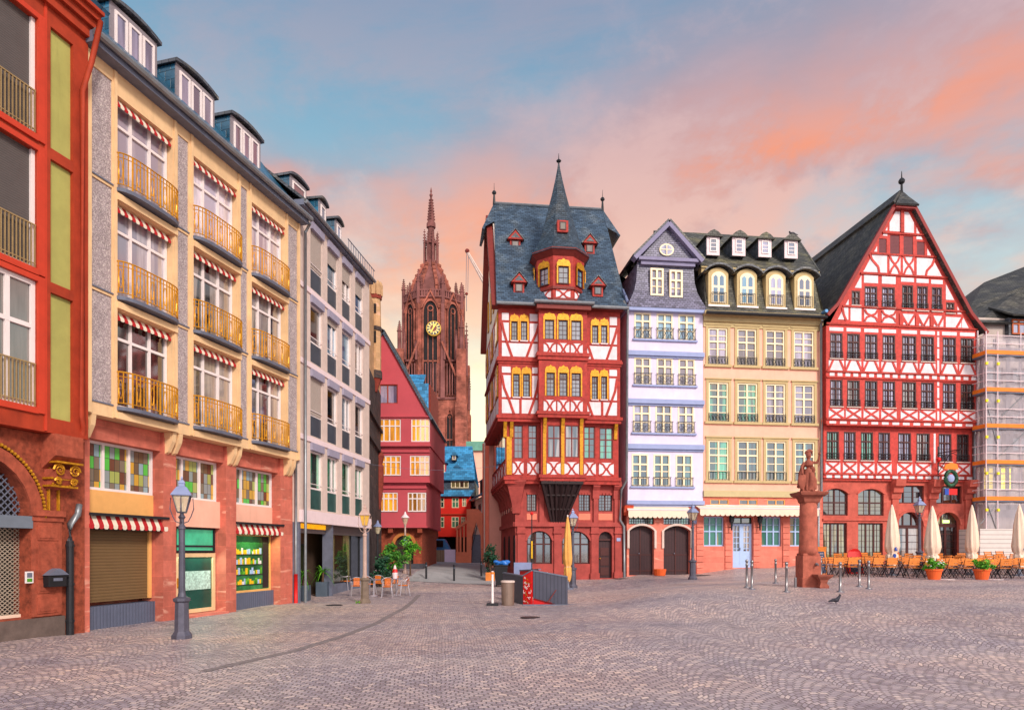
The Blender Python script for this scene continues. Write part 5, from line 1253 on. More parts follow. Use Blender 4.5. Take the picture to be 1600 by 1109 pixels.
# C storey: tall windows and cross panels
gC = ['glass_dark', 'glass_dark', 'glass_green', 'glass_green']
for r, g_ in zip(WC, gC):
    window(FO, (r[0] + .01, r[1] - .01, r[2], r[3]), NC - .09, h1, M['timber_brown'], M[g_], fw=.05, trans=(.62,), mull=(.5,) if g_ == 'glass_green' else (), bars=(1 if g_ == 'glass_dark' else 0, (2, 1)), bw=.018)
pv0, pv1 = vy_(900, 742, NC) , vy_(900, 722, NC)
for a, b in ((801, 818), (824, 842), (911.5, 931), (936, 959)):
    parapet_panel(pw, tb, FO, X(FO, a, NC), X(FO, b, NC), pv0, pv1, NC)
for a, b in ((791.5, 799.5),):
    gpost(FO, X(FO, a, NC), X(FO, b, NC), pv0 - .02, vy_(795, 682, NC), NC, NC + .05, h1)
# gilded brackets under the B jetty
for px in (789, 799, 961.5):
    u = X(FO, px, NC); q = Fr(FO.P(u, 0, NC)[:2], FO.P(u, 0, NC + 1)[:2]); z = lev['C'][1]
    o = MB(); o.prism(q, [(0, z - 1.0), (.08, z - .95), (.12, z - .5), (.28, z - .12), (.28, z), (0, z)], -.09, .09); o.build('gilt_bracket', M['gilt'], h1)
# oriel: front wall and cheeks through A, B and C
uO0, uO1 = X(FO, 842, NO), X(FO, 917.5, NO)
orr = MB()
oA0, oA1 = vy_(880, 561, NO), vy_(880, 484, NO); oB0, oB1 = vy_(880, 649, NO), vy_(880, 564, NO); NOC = NC + .5
oC0 = vy_(880, 746, NOC)
uP0, uP1 = X(FO, 845.5, NOC), X(FO, 912.5, NOC)
OA = wins_rect(FO, [(851, 866, 499.5, 529.7), (872.3, 887.2, 500, 530.5), (892.4, 908.4, 501, 531.5)], NO)
OB = wins_rect(FO, [(853.6, 866.9, 582, 618.5), (873.7, 886.8, 582.5, 619), (892.8, 907.5, 583, 619.5)], NO)
OC = wins_rect(FO, [(855.7, 875.9, 664, 714.5), (883, 904.6, 664, 714.5)], NOC)
wall(orr, FO, uO0, uO1, oA0, oA1, OA, NO, .1); wall(orr, FO, uO0, uO1, oB0, oB1, OB, NO, .1); wall(orr, FO, uP0, uP1, oC0, oB0, OC, NOC, .1)
shell(orr, FO, uO0, uO1, oA0, oA1, NO, NA - .2); shell(orr, FO, uO0, uO1, oB0, oB1, NO, NA - .2); shell(orr, FO, uP0, uP1, oC0, oB0, NOC, NC - .2)
orl = orr.build('oriel', M['timber_red'], h1)
for r in OA: win_gold(FO, r, NO, orl, 'glass_sky' if False else 'glass_leaded')
for r in OB: win_gold(FO, r, NO, orl, 'glass_leaded', (.74,))
for r in OC: window(FO, r, NOC - .09, orl, M['timber_brown'], M['glass_curtain'], fw=.05, trans=(.6,), mull=(.5,), dep=.06)
for (v0, v1, n_) in ((vy_(880, 556, NO), vy_(880, 536, NO), NO), (vy_(880, 645, NO), vy_(880, 625, NO), NO)):
    for a, b in ((849.5, 868.5), (871, 889.5), (892, 910.5)): parapet_panel(pw, tb, FO, X(FO, a, NO), X(FO, b, NO), v0, v1, n_)
for a, b in ((854.5, 876), (882, 904.5)): parapet_panel(pw, tb, FO, X(FO, a, NOC), X(FO, b, NOC), vy_(880, 742, NOC), vy_(880, 721.5, NOC), NOC)
for a, b in ((848.2, 853.2), (876.6, 881.6), (905.8, 910.8)): gpost(FO, X(FO, a, NOC), X(FO, b, NOC), vy_(880, 744, NOC), vy_(880, 662, NOC), NOC, NOC + .06, orl)
for px in (851, 879, 908):
    u = X(FO, px, NOC); q = Fr(FO.P(u, 0, NOC)[:2], FO.P(u, 0, NOC + 1)[:2]); z = oB0
    o = MB(); o.prism(q, [(0, z - .95), (.08, z - .9), (.12, z - .5), (.25, z - .12), (.25, z), (0, z)], -.09, .09); o.build('gilt_bracket', M['gilt'], orl)
for v0, v1, n_, a, b in ((oA0 - .06, oA0 + .34, NO, uO0, uO1), (oB0 - .12, oB0 + .22, NO, uO0, uO1), (oC0 - .18, oC0 + .16, NOC, uP0, uP1)):
    q = MB(); q.fbox(FO, a - .06, b + .06, v0, (v0 + v1) / 2, NA - .25 if n_ == NO else NC - .2, n_ + .06); q.fbox(FO, a - .12, b + .12, (v0 + v1) / 2, v1, NA - .25 if n_ == NO else NC - .2, n_ + .12); q.build('oriel_beam', M['timber_red'], orl)
# left side elevation: jettied bays, gold window surrounds
for key, n, u0 in (('A', NA, uA0), ('B', NA, uA0), ('C', NC, uC0)):
    v0, v1 = lev[key]; S = side(n, u0); L_ = S.L; nw = 5; st_ = L_ / nw
    for i in range(nw):
        a = i * st_ + .18; b = (i + 1) * st_ - .12; zs = v0 + (v1 - v0) * .36
        S_in = .02
        if key != 'C':
            panel(a, b, v0 + .14, zs - .1, 0, S)
            if i % 2 == 0:
                q = MB(); q.fbox(S, a + .2, b - .2, zs + .08, v1 - .7, .05, .075); sw_ = q.build('side_window', M['glass_dark'], h1); q = MB(); q.fbox(S, a + .1, b - .1, zs, v1 - .25, .0, .06); q.build('gilt_surround', M['gilt'], sw_)
            else:
                panel(a, b, zs + .05, v1 - .3, 0, S); tb.beam(S, (a, zs), (b, v1 - .3), .13, .012, .035)
        else:
            parapet_panel(pw, tb, S, a, b, v0 + .12, v0 + .9, 0); q = MB(); q.fbox(S, a, b, v0 + 1.05, v1 - .2, .0, .04); q.build('side_window', M['glass_dark'], h1)
# gable infill on the left side + carried jetty beam
ridgeY = -3.6; vR = 23.0
zR = zz(319, FO.hit(800, ridgeY)[1])
uR0, uR1 = X(FO, 769.5, ridgeY), X(FO, 941.5, ridgeY)
vE = vy_(870, 478, NA + .3)
S = side(NA, uA0 - .02); L_ = S.L; 
gp2 = [(0, vTop), (L_, vTop), (L_ - 3.4, zR - 1.6), (L_ - 4.6, zR - .9), (L_ - 5.2, zR - 1.6)]
q = MB(); q.prism(S, gp2, -.25, -.02); q.build('gable_wall', M['plaster_ivory'], h1)
S2 = side(NA, uA1 + .02, right=True); q = MB(); q.prism(S2, [(L_ - a, b) for a, b in gp2][::-1], -.25, -.02); q.build('gable_wall', M['timber_red'], h1)
q = MB(); q.beam(S, (L_ + .1, vTop - .1), (L_ - 4.2, zR - .9), .3, -.0, .35); q.beam(S, (0, vTop - .1), (L_ - 5.0, zR - .9), .3, -.0, .35); q.build('barge_board', M['timber_brown'], h1)
for i in range(3):
    gpost(S, 2.0 + i * 1.8, 2.6 + i * 1.8, vTop + .6, vTop + 2.4, .0, .05, h1)
merge(wall1, pw, 1); merge(wall1, tb, 2); wall1.build('wall', [M['timber_red'], M['plaster_white'], M['timber_red2']], h1)
# mezzanine + arcade in red stone
w = MB()
MZ = wins_rect(FO, [(823, 838.5, 770, 798.5), (904, 922.3, 770.5, 798.5), (935, 956.7, 771, 798.5)], 0)
gA = FO.rect(823, 862.5, 829, 880.5, 0); gB = FO.rect(878, 922, 829.5, 880.5, 0); gD = FO.rect(935.5, 956.5, 830, 903, 0)
gD = (gD[0], gD[1], gz(*FO.P((gD[0] + gD[1]) / 2, 0, 0)[:2]) + .06, gD[3])
wall(w, FO, uG0, uG1, vM0 + .05, vM1, MZ, 0, .18); wall(w, FO, uG0, uG1, -.2, vM0 + .05, [(*gA, .25), (*gB, .25), (*gD, .3)], 0.0)
for r, ri in ((gA, .55), (gB, .55), (gD, None)):
    ri = ri or (r[1] - r[0]) / 2; spandrel(w, FO, r[0], r[1], r[3] - ri, ri, r[3], 0, .25)
shell(w, FO, uG0, uG1, -.2, vM1, 0, DEP + .3)
gf = w.build('stone_floor', mat('red_stone_paint', '#a84842', .8, .22, 2.0, .15, streak=.35), h1)
for r in MZ: 
    window(FO, r, -.14, h1, M['frame_brown'], M['glass_dark'], fw=.06, mull=(.5,), bars=(1, 4), bw=.02)
    q = MB(); q.fbox(FO, r[0], r[1], vM0 + .25, r[2] - .12, 0, .03); q.build('infill_panel', M['salmon_render'], h1)
    q = MB(); 
    for i in range(4): q.lathe(*FO.P(r[0] + (r[1] - r[0]) * (i + .5) / 4, 0, -.02)[:2], [(.11, r[3] - .08), (.11, r[3] + .02)], 6)
    q.build('scalloped_head', M['red_stone_paint'] if 'red_stone_paint' in M else MATS['red_stone_paint'], h1)
q = MB(); q.fbox(FO, uG0 - .05, X(FO, 860, 0), vM0 - .12, vM0 + .12, 0, .16); q.fbox(FO, X(FO, 883, 0), uG1 + .05, vM0 - .12, vM0 + .12, 0, .16)
q.fbox(FO, X(FO, 860, 0), X(FO, 883, 0), vM0 - .12, vM0 + .12, 0, .14); q.build('string_course', MATS['red_stone_paint'], h1)
for r in (gA, gB):
    window(FO, r, -.22, h1, M['frame_brown'], M['glass_dark'], fw=.08, mull=(.36, .68), trans=(.60,), bars=(0, (0, 1)))
    q = MB(); arch_band(q, FO, r[0], r[1], r[3] - .55, .55, .12, 0, .05); q.build('arch_moulding', MATS['red_stone_paint'], h1)
q = MB(); q.quad(*[FO.P(a, b, -.24) for a, b in ((gD[0], gD[2]), (gD[1], gD[2]), (gD[1], gD[3]), (gD[0], gD[3]))]); dr = q.build('door', M['door_brown'], h1)
q = MB(); ri = (gD[1] - gD[0]) / 2; q.fbox(FO, gD[0], gD[1], gD[3] - ri - .12, gD[3] - ri - .02, -.24, -.14)
q.build('transom', M['frame_brown'], dr)
for i in range(3):
    q = MB(); q.fbox(FO, gD[0] + .14, gD[1] - .14, gD[2] + .15 + i * .55, gD[2] + .6 + i * .55, -.24, -.20); q.build('door_panel', M['frame_brown'], dr)
q = MB(); arch_band(q, FO, gD[0], gD[1], gD[3] - ri, ri, .1, 0, .05); q.build('arch_moulding', MATS['red_stone_paint'], h1)
q = MB(); q.ball(FO.P(gD[0] + .12, gD[2] + 1.1, -.18), .04); q.build('handle', M['gilt'], dr)
# pilasters and capitals
for px in (814, 871, 929, 966):
    u = X(FO, px, 0); g0 = gz(*FO.P(u, 0, 0)[:2])
    q = MB(); q.fbox(FO, u - .20, u + .20, g0 - .2, vM0 - .45, .0, .09); q.fbox(FO, u - .26, u + .26, g0 - .2, g0 + .35, .0, .14); q.fbox(FO, u - .25, u + .25, vM0 - .5, vM0 - .4, 0, .16); q.fbox(FO, u - .22, u + .22, vM0 - .40, vM0 - .12, 0, .12); q.build('pilaster', MATS['red_stone_paint'], h1)
for px in (846, 930.5, 963):
    u = X(FO, px, 0); q = MB(); q.fbox(FO, u - .13, u + .13, vM0 + .12, vM1 - .6, 0, .12)
    f2 = Fr(FO.P(u, 0, 0)[:2], FO.P(u, 0, 1)[:2]); q.prism(f2, [(0, vM1 - 1.0), (.14, vM1 - .95), (.18, vM1 - .5), (.36, vM1 - .3), (.38, vM1), (0, vM1)], -.19, .19); q.build('corbel_post', MATS['red_stone_paint'], h1)
# big corner corbel (left) sweeping out to carry the jetty
q = MB(); cxx, cyy, _ = FO.P(uG0 + .1, 0, -.1); q.lathe(cxx, cyy, [(.30, vM0 + .6), (.34, vM0 + 1.1), (.62, vM1 - .35), (.80, vM1 - .1), (.80, vM1)], 4, R(38)); q.build('corner_corbel', MATS['red_stone_paint'], h1)
S = side(0, uG0 - .0, DEP + .3)
for i in range(6):
    x = S.L - .9 - i * 1.3; f2 = Fr(S.P(x, 0, 0)[:2], S.P(x, 0, 1)[:2])
    q = MB(); q.prism(f2, [(0, vM1 - 1.4), (.12, vM1 - 1.3), (.25, vM1 - .7), (.55, vM1 - .3), (.62, vM1), (0, vM1)], -.12, .12); q.build('side_corbel', MATS['red_stone_paint'], h1)
    q = MB(); q.fbox(S, x + .3, x + .95, vM0 + .8, vM1 - 1.0, 0, .03); q.build('side_window', M['glass_dark'], h1)
    if i % 2 == 0:
        a0, a1 = x + .15, x + 1.0; k0 = vM0 - .75
        q = MB(); q.prism(S, [(a0, 1.2), (a1, 1.2)] + arch_pts(a0, a1, k0 - .25, .42, 10)[::-1], 0, .03); q.build('side_window', M['void'], h1)
q = MB(); q.fbox(S, 0, S.L + .05, vM0 - .12, vM0 + .12, 0, .12); q.build('string_course', MATS['red_stone_paint'], h1)
# black timber corbel fan beneath the oriel
T = MB(); zt1, zt0 = oC0 - .18, vM0 + .08
ub0, ub1 = X(FO, 847, NOC), X(FO, 910, NOC); uc0, uc1 = X(FO, 862, 0), X(FO, 881, 0)
nb = 7
for i in range(nb):
    f_ = i / (nb - 1); T.tube([FO.P(ub0 + (ub1 - ub0) * f_, zt1, NOC), FO.P(uc0 + (uc1 - uc0) * f_, zt0, .06)], .085, 4)
T.fbox(FO, ub0 - .05, ub1 + .05, zt1 - .16, zt1, 0, NOC + .05)
T.hexa([FO.P(uc0, zt0, .0), FO.P(uc1, zt0, .0), FO.P(uc1, zt0, .05), FO.P(uc0, zt0, .05)][::-1], [FO.P(ub0, zt1 - .1, -.0), FO.P(ub1, zt1 - .1, -.0), FO.P(ub1, zt1 - .1, NOC - .1), FO.P(ub0, zt1 - .1, NOC - .1)][::-1])
for i in range(2):
    f_ = (i + 1) / 3; T.fbox(FO, uc0 + (ub0 - uc0) * f_, uc1 + (ub1 - uc1) * f_, zt0 + (zt1 - zt0) * f_ - .04, zt0 + (zt1 - zt0) * f_ + .04, 0, .1 + (NOC - .05) * f_)
T.build('oriel_corbel', M['black_timber'], h1)
# roof
r = MB(); Pf = FO.P; ey = NA + .42
hz = 2.2   # half hip
sl1 = lambda u, n: n
r.slab([Pf(uA0 - .15, vE, ey), Pf(uA1 + .30, vE, ey), Pf(uR1, zR, ridgeY), Pf(uR0 + .1, zR, ridgeY)], .18)
r.slab([Pf(uA1 + .30, vE, 2 * ridgeY - ey), Pf(uA0 - .15, vE, 2 * ridgeY - ey), Pf(uR0 + .1, zR, ridgeY), Pf(uR1, zR, ridgeY)], .18)
# half-hipped ends
fr_n = lambda f_: ey + (ridgeY - ey) * f_; fr_z = lambda f_: vE + (zR - vE) * f_
for sgn, ue_, ur_ in ((-1, uA0 - .15, uR0 + .1), (1, uA1 + .30, uR1)):
    f_ = .80; uu = ue_ + (ur_ - ue_) * f_; ends = [Pf(uu + sgn * .75, fr_z(f_) - .55, fr_n(f_) + .25), Pf(uu + sgn * .75, fr_z(f_) - .55, 2 * ridgeY - fr_n(f_) - .25), Pf(ur_, zR + .02, ridgeY)]
    if sgn < 0: ends = [ends[1], ends[0], ends[2]]
    a, b, c = ends
    r.slab([a, b, c], .14)
    r.quad(b if sgn < 0 else a, Pf(uu, fr_z(f_), fr_n(f_)), c)
r.build('roof', M['slate_blue'], h1)
q = MB()
for a, b in ((uA0 - .15, uO0 - .2), (uO1 + .25, uA1 + .35)): q.tube([Pf(a, vE - .02, ey + .08), Pf(b, vE - .02, ey + .08)], .09, 8)
q.tube([Pf(uO0 - .3, vE + .02, NO + .38), Pf(uO1 + .3, vE + .02, NO + .38)], .09, 8); q.build('gutter', M['zinc'], h1)
q = MB(); q.fbox(FO, uA0 - .1, uA1 + .1, vTop - .02, vE - .1, NA - .3, ey - .05); q.fbox(FO, uO0 - .15, uO1 + .15, oA1 - .05, vE - .06, NA, NO + .3); q.build('eaves', M['timber_brown'], h1)
q = MB(); q.slab([Pf(uO0 - .3, vE, NO + .36), Pf(uO1 + .3, vE, NO + .36), Pf(uO1 - .3, vE + .5, NA - .1), Pf(uO0 + .3, vE + .5, NA - .1)], .1)
q.quad(Pf(uO0 - .3, vE, NO + .36), Pf(uO0 + .3, vE + .5, NA - .1), Pf(uO0 - .3, vE, NA - .1)); q.quad(Pf(uO1 + .3, vE, NO + .36), Pf(uO1 + .3, vE, NA - .1), Pf(uO1 - .3, vE + .5, NA - .1)); q.build('oriel_roof', M['slate_grey'], h1)
# octagonal turret with spire
tn = -.35; tC = FO.P((X(FO, 873, tn)), 0, tn); Yt = FO.hit(873, tn)[1]; tz = lambda y: zz(y, Yt - 1.3); rt_ = 37.5 / F * (Yt - .6)
rv = rt_ / math.cos(R(22.5)); ph = R(22.5) + math.atan2(FO.n.y, FO.n.x) + R(0)
oc = lambda r0, z0, r1, z1, m, name, par: (lambda q: (q.lathe(tC[0], tC[1], [(r0, z0), (r1, z1)], 8, ph), q.build(name, M[m], par))[1])(MB())
tur = oc(rv, tz(470), rv, tz(396), 'timber_red', 'turret', h1)
oc(rv * 1.06, tz(452), rv * 1.06, tz(448), 'timber_brown', 'turret_moulding', tur); oc(rv * 1.05, tz(470), rv * 1.05, tz(466), 'timber_brown', 'turret_moulding', tur)
q = MB(); q.lathe(tC[0], tC[1], [(rv * 1.0, tz(400)), (rv * 1.2, tz(392)), (rv * 1.2, tz(389))], 8, ph); q.build('turret_cornice', M['timber_brown'], tur)
prof = [(45, 392), (40, 385), (31, 370), (21.5, 340), (15.5, 318), (10, 298), (5, 277), (2, 262), (1.2, 256)]
tz2 = lambda y: zz(y, Yt)
q = MB(); q.lathe(tC[0], tC[1], [(a / F * Yt * 1.09, zz(b, Yt - 1.3 * min(1, a / 42))) for a, b in prof], 8, ph); q.build('spire_roof', M['slate_spire'], tur)
q = MB(); q.lathe(tC[0], tC[1], [(.05, tz2(258)), (.04, tz2(254)), (.12, tz2(253)), (.15, tz2(251.5)), (.1, tz2(250)), (.03, tz2(249)), (.012, tz2(240))], 8); q.build('finial', M['black_metal'], tur)
pw, tb = MB(), MB()
for k in range(8):
    a = ph + R(22.5) + R(45 * k); nx_, ny_ = math.cos(a), math.sin(a); hw_ = rt_ * math.tan(R(22.5))
    if ny_ > .4: continue
    A_ = (tC[0] + nx_ * rt_ + ny_ * hw_, tC[1] + ny_ * rt_ - nx_ * hw_); B_ = (tC[0] + nx_ * rt_ - ny_ * hw_, tC[1] + ny_ * rt_ + nx_ * hw_)
    f_ = Fr(A_, B_)
    if f_.n.dot(Vector((nx_, ny_))) < 0: f_ = Fr(B_, A_)
    r_ = (f_.L * .23, f_.L * .77, tz(444), tz(417))
    win_gold(f_, r_, .1, tur, 'glass_sky' if k % 2 == 0 else 'glass_leaded', bars=(1, 2))
    pw, tb = MB(), MB(); parapet_panel(pw, tb, f_, f_.L * .14, f_.L * .86, tz(466), tz(453), .0, w=.08); merge(pw, tb, 1); pw.build('parapet_panel', [M['plaster_white'], M['timber_red2']], tur)
def small_dormer(px0, px1, py_top, py_bot, n, par, hw_=None, wallm='timber_red', roofm='slate_grey', glass='glass_dark', back=1.6):
    """gabled roof dormer; its front stands on the slope at offset n"""
    c = (px0 + px1) / 2; a, b = X(FO, px0, n), X(FO, px1, n); z0, z1 = FO.V(c, py_bot, n), FO.V(c, py_top, n); h = z1 - z0
    q = MB(); q.fbox(FO, a + (b - a) * .16, b - (b - a) * .16, z0, z0 + h * .58, n - back, n); d = q.build('dormer', M[wallm], par)
    q = MB(); m_ = (a + b) / 2; q.prism(FO, [(a, z0 + h * .55), (b, z0 + h * .55), (m_, z1)], n - back, n + .14); q.build('dormer_roof', M[wallm], d)
    q = MB(); q.slab([FO.P(a - .04, z0 + h * .53, n + .18), FO.P(m_, z1 + .06, n + .18), FO.P(m_, z1 + .06, n - back), FO.P(a - .04, z0 + h * .53, n - back)][::-1], .05)
    q.slab([FO.P(b + .04, z0 + h * .53, n + .18), FO.P(b + .04, z0 + h * .53, n - back), FO.P(m_, z1 + .06, n - back), FO.P(m_, z1 + .06, n + .18)][::-1], .05); q.build('dormer_slates', M[roofm], d)
    q = MB(); q.prism(FO, [(a + (b - a) * .2, z0 + h * .62), (b - (b - a) * .2, z0 + h * .62), (m_, z1 - h * .12)], n + .14, n + .15); q.build('dormer_gable', M[roofm], d)
    window(FO, (a + (b - a) * .27, b - (b - a) * .27, z0 + h * .1, z0 + h * .52), n + .01, d, M['frame_brown'], M[glass], fw=.05, dep=.03)
    return d
for a, b, c, d_, f_ in ((793, 817, 361, 392, .60), (798.6, 823, 428, 459, .14), (910, 932.7, 368, 397, .55), (922.4, 946, 434, 463, .12)):
    small_dormer(a, b, c, d_, fr_n(f_) + .18, h1)
# dormer in the spire
q = MB(); dn = .85; a, b = X(FO, 871, dn), X(FO, 888, dn); z0, z1 = FO.V(879, 362, dn), FO.V(879, 344, dn)
q.fbox(FO, a, b, z0, z1, tn - .2, dn); d = q.build('dormer', M['timber_red'], tur); window(FO, (a + .12, b - .12, z0 + .1, z1 - .08), dn + .005, d, M['frame_brown'], M['glass_olive'], fw=.05, dep=.03)
q = MB(); q.lathe(*FO.P((a + b) / 2, 0, tn + .5)[:2], [((b - a) * .75, z1), ((b - a) * .75, z1 + .06), (.05, z1 + .5)], 8, ph, sy=1.3); q.build('dormer_roof', M['slate_blue'], d)
for u in (uR0 + .1, uR1):
    q = MB(); x, y, _ = FO.P(u, 0, ridgeY); q.lathe(x, y, [(.09, zR - .1), (.05, zR + .5), (.12, zR + .56), (.14, zR + .63), (.09, zR + .72), (.02, zR + .75), (.008, zR + 1.2)], 8); q.build('finial', M['black_metal'], h1)
q = MB(); q.tube([Pf(uR0 + .1, zR + .03, ridgeY), Pf(uR1, zR + .03, ridgeY)], .06, 6); q.build('ridge_cap', M['zinc'], h1)

# pink neighbour down the lane behind H1
q0 = side(-8.2, uG0 - .75, -11.8); hN = root('pink_house', (*q0.P(q0.L / 2, 0, 0)[:2], 1), 'plain pink rendered house behind the half timbered corner house in the lane', 'house')
w = MB(); w.fbox(q0, 0, q0.L, -.2, 9.8, -3, 0); w.build('wall', mat('pink_render', '#e8a090', .85, .06, 1.5, .04), hN)
for i in range(3): 
    q = MB(); q.fbox(q0, .3 + i * 1.2, .7 + i * 1.2, -.2, 9.7, 0, .22); q.build('pilaster', M['plaster_ivory'] if i % 2 else M['salmon_render'], hN)

# ------------------------------------------------------------------ H2: lilac house
h2 = root('lilac_house', (*pt(1040, 38.5), .7), 'narrow lilac house with blue bands, slate gable and two brown garage doors', 'house')
uL, uRr = X(FO, 981), X(FO, 1098.5)
H2W = []
rows2 = [(490, 531, [(991, 1017), (1026, 1051.5), (1060, 1086)], 0), (559.5, 602, [(991, 1017), (1026, 1051.5), (1060, 1086)], 0), (632.5, 676.5, [(989, 1016), (1024, 1050), (1059, 1084.5)], 0), (709.5, 760, [(987, 1013), (1021, 1047), (1055.6, 1082)], 0)]
v2 = lambda y: FO.V(1040, y, 0)
for yt, yb, cs, n in rows2:
    for a, b in cs: H2W.append((X(FO, a), X(FO, b), v2(yb), v2(yt)))
gT = v2(790); gB2 = gz(*FO.P((uL + uRr) / 2, 0, 0)[:2])
w = MB(); wall(w, FO, uL, uRr, gT, v2(484), H2W, 0, .1); shell(w, FO, uL, uRr, gT, v2(484), 0, -9); w.build('wall', M['plaster_lilac'], h2)
gs = ['glass_sky'] * 3 + ['glass_lilac'] * 6 + ['glass_teal'] * 3
for k, r in enumerate(H2W):
    tall = k >= 9
    ww = window(FO, r, -.085, h2, M['frame_cream'], M[gs[k]], fw=.09, mull=(.5,), trans=(.68,), bars=(0, (1 if not tall else 2, 0)), bw=.05, dep=.1)
    rl = MB(); zr = r[2] + (.62 if not tall else .5)
    rl.fbox(FO, r[0] - .04, r[1] + .06, zr, zr + .03, .07, .1); rl.fbox(FO, r[0] - .04, r[1] + .06, r[2] + .04, r[2] + .07, .07, .1)
    nb = 3
    for j in range(nb + 1): x = r[0] + (r[1] - r[0]) * j / nb; rl.fbox(FO, x - .012, x + .012, r[2], zr, .075, .095)
    if not tall:
        for j in range(nb):
            xa, xb = r[0] + (r[1] - r[0]) * j / nb, r[0] + (r[1] - r[0]) * (j + 1) / nb
            if k < 3: rl.beam(FO, (xa, r[2] + .06), (xb, zr), .02, .08, .095); rl.beam(FO, (xb, r[2] + .06), (xa, zr), .02, .08, .095)
            else:
                c_, cz_ = (xa + xb) / 2, (r[2] + zr) / 2; rad = min((xb - xa), (zr - r[2])) * .38
                rl.curve(FO, [(c_ + rad * math.cos(a), cz_ + rad * math.sin(a)) for a in [2 * math.pi * i / 8 for i in range(9)]], .022, .08, .095)
    rl.build('window_rail', M['black_metal'], ww)
for yt, yb, cs, n in rows2:
    q = MB(); q.fbox(FO, X(FO, cs[0][0]) - .1, X(FO, cs[-1][1]) + .12, v2(yb + 2.5), v2(yb), 0, .12); q.build('sill', M['lilac_band'], h2)
for yt, yb in ((550, 560), (624.5, 634.5), (694.5, 705), (782, 791)):
    q = MB(); q.fbox(FO, uL - .05, uRr + .02, v2(yb), v2(yb - 3), -.05, .08); q.fbox(FO, uL - .08, uRr + .03, v2(yb - 3), v2(yt), -.05, .18); q.build('storey_band', M['lilac_band'], h2)
# ground floor
D0 = [(X(FO, 983), X(FO, 1022)), (X(FO, 1037), X(FO, 1078.6))]; dv0, dsp, dri = gB2 - .05, v2(826), v2(821) - v2(827)
w = MB(); wall(w, FO, uL - .06, uRr, -.1, gT, [(a, b, gB2 - .02, v2(821), .3) for a, b in D0] + [(a, b, v2(819), v2(806), .2) for a, b in D0], 0)
for a, b in D0: spandrel(w, FO, a, b, v2(829), v2(821) - v2(829), v2(821), 0, .3)
shell(w, FO, uL - .06, uRr, -.1, gT, 0, -8.9); w.build('ground_floor', M['pink_stone'], h2)
for k, (a, b) in enumerate(D0):
    q = MB(); q.quad(*[FO.P(x, y, -.28) for x, y in ((a, gB2 - .1), (b, gB2 - .1), (b, v2(820)), (a, v2(820)))]); d = q.build('garage_door', M['door_brown'], h2)
    q = MB(); m_ = (a + b) / 2; q.fbox(FO, m_ - .03, m_ + .03, gB2, v2(822), -.28, -.25); q.fbox(FO, a, b, gB2 + 1.1, gB2 + 1.16, -.28, -.255); q.fbox(FO, a, b, gB2 + .2, gB2 + .26, -.28, -.255); q.build('door_battens', M['frame_brown'], d)
    q = MB(); q.ball(FO.P(m_ - .08, gB2 + 1.2, -.22), .04, 6, 4); q.build('handle', M['grey_metal'], d)
    q = MB(); arch_band(q, FO, a, b, v2(829), v2(821) - v2(829), .12, 0, .10); q.fbox(FO, a - .12, a, gB2 + .3 + 1.2, v2(829), 0, .10); q.fbox(FO, b, b + .12, gB2 + .3 + 1.2, v2(829), 0, .10); q.build('door_arch', M['rose_render'], h2)
    window(FO, (a, b, v2(819), v2(806)), -.18, h2, M['black_metal'], M['glass_green'], fw=.04, bars=(9, 2), bw=.03, dep=.05, name='fanlight')
def awn(fr, px0, px1, py_top, py_bot, par, out=.7, m='canvas_cream', sc=.26, roll=True):
    a, b = X(fr, px0, out), X(fr, px1, out); c = (px0 + px1) / 2; z1, z0 = fr.V(c, py_top, out), fr.V(c, py_bot, out)
    q = MB(); k = int((b - a) / sc); s_ = (b - a) / k
    q.quad(fr.P(a, z1, out), fr.P(b, z1, out), fr.P(b, z1 + .25, .0), fr.P(a, z1 + .25, .0))
    for i in range(k):
        x = a + i * s_; q.prism(fr, [(x, z0 + .09), (x + s_ * .2, z0 + .02), (x + s_ * .5, z0), (x + s_ * .8, z0 + .02), (x + s_, z0 + .09), (x + s_, z1), (x, z1)], out - .015, out)
    aw = q.build('awning', M[m], par)
    q = MB(); q.tube([fr.P(a - .05, z1 + .03, out - .02), fr.P(b + .05, z1 + .03, out - .02)], .045, 8); q.build('awning_bar', M['rose_band'], aw)
    return aw
awn(FO, 982, 1080, 797, 809, h2, .5)
q = MB(); u = X(FO, 981); f2 = Fr(FO.P(u, 0, 0)[:2], FO.P(u, 0, 1)[:2]); q.prism(f2, [(0, v2(806)), (.12, v2(805)), (.2, v2(797)), (.35, v2(790)), (0, v2(790))], -.25, .25); q.build('corbel', M['sandstone_orange'], h2)
# mansard with concave flanks and pediment
prof2 = [(0, 484, -.05), (.10, 470, .28), (.30, 456, .52), (.60, 440, .66), (.85, 425, .70), (1.0, 412, .72)]
e0, e1 = uL - .15, uRr + .15
tp = v2(412); L0 = [(e0 + s_ * 1.0 * (X(FO, 997) - X(FO, 981)) / .72 * 1.0 if False else e0 + (X(FO, 996) - e0) * min(1, s_ / .72) if s_ > 0 else e0, v2(y)) for f_, y, s_ in prof2]
R0 = [(e1 + (X(FO, 1084) - e1) * max(0, min(1, s_ / .72)), v2(y)) for f_, y, s_ in prof2]
W2 = [(X(FO, 1015), X(FO, 1035.3), v2(464), v2(421.5)), (X(FO, 1044.7), X(FO, 1065), v2(465.5), v2(423))]
w = MB()
for (a, b), (c, d_) in zip(zip(L0, R0), zip(L0[1:], R0[1:])):
    w.quad(FO.P(a[0], a[1], .30 - .33 * prof2[L0.index(a)][2] / .72 * 1.0), FO.P(b[0], b[1], .30 - .33 * prof2[L0.index(a)][2] / .72), FO.P(d_[0], d_[1], .30 - .33 * prof2[L0.index(c)][2] / .72), FO.P(c[0], c[1], .30 - .33 * prof2[L0.index(c)][2] / .72))
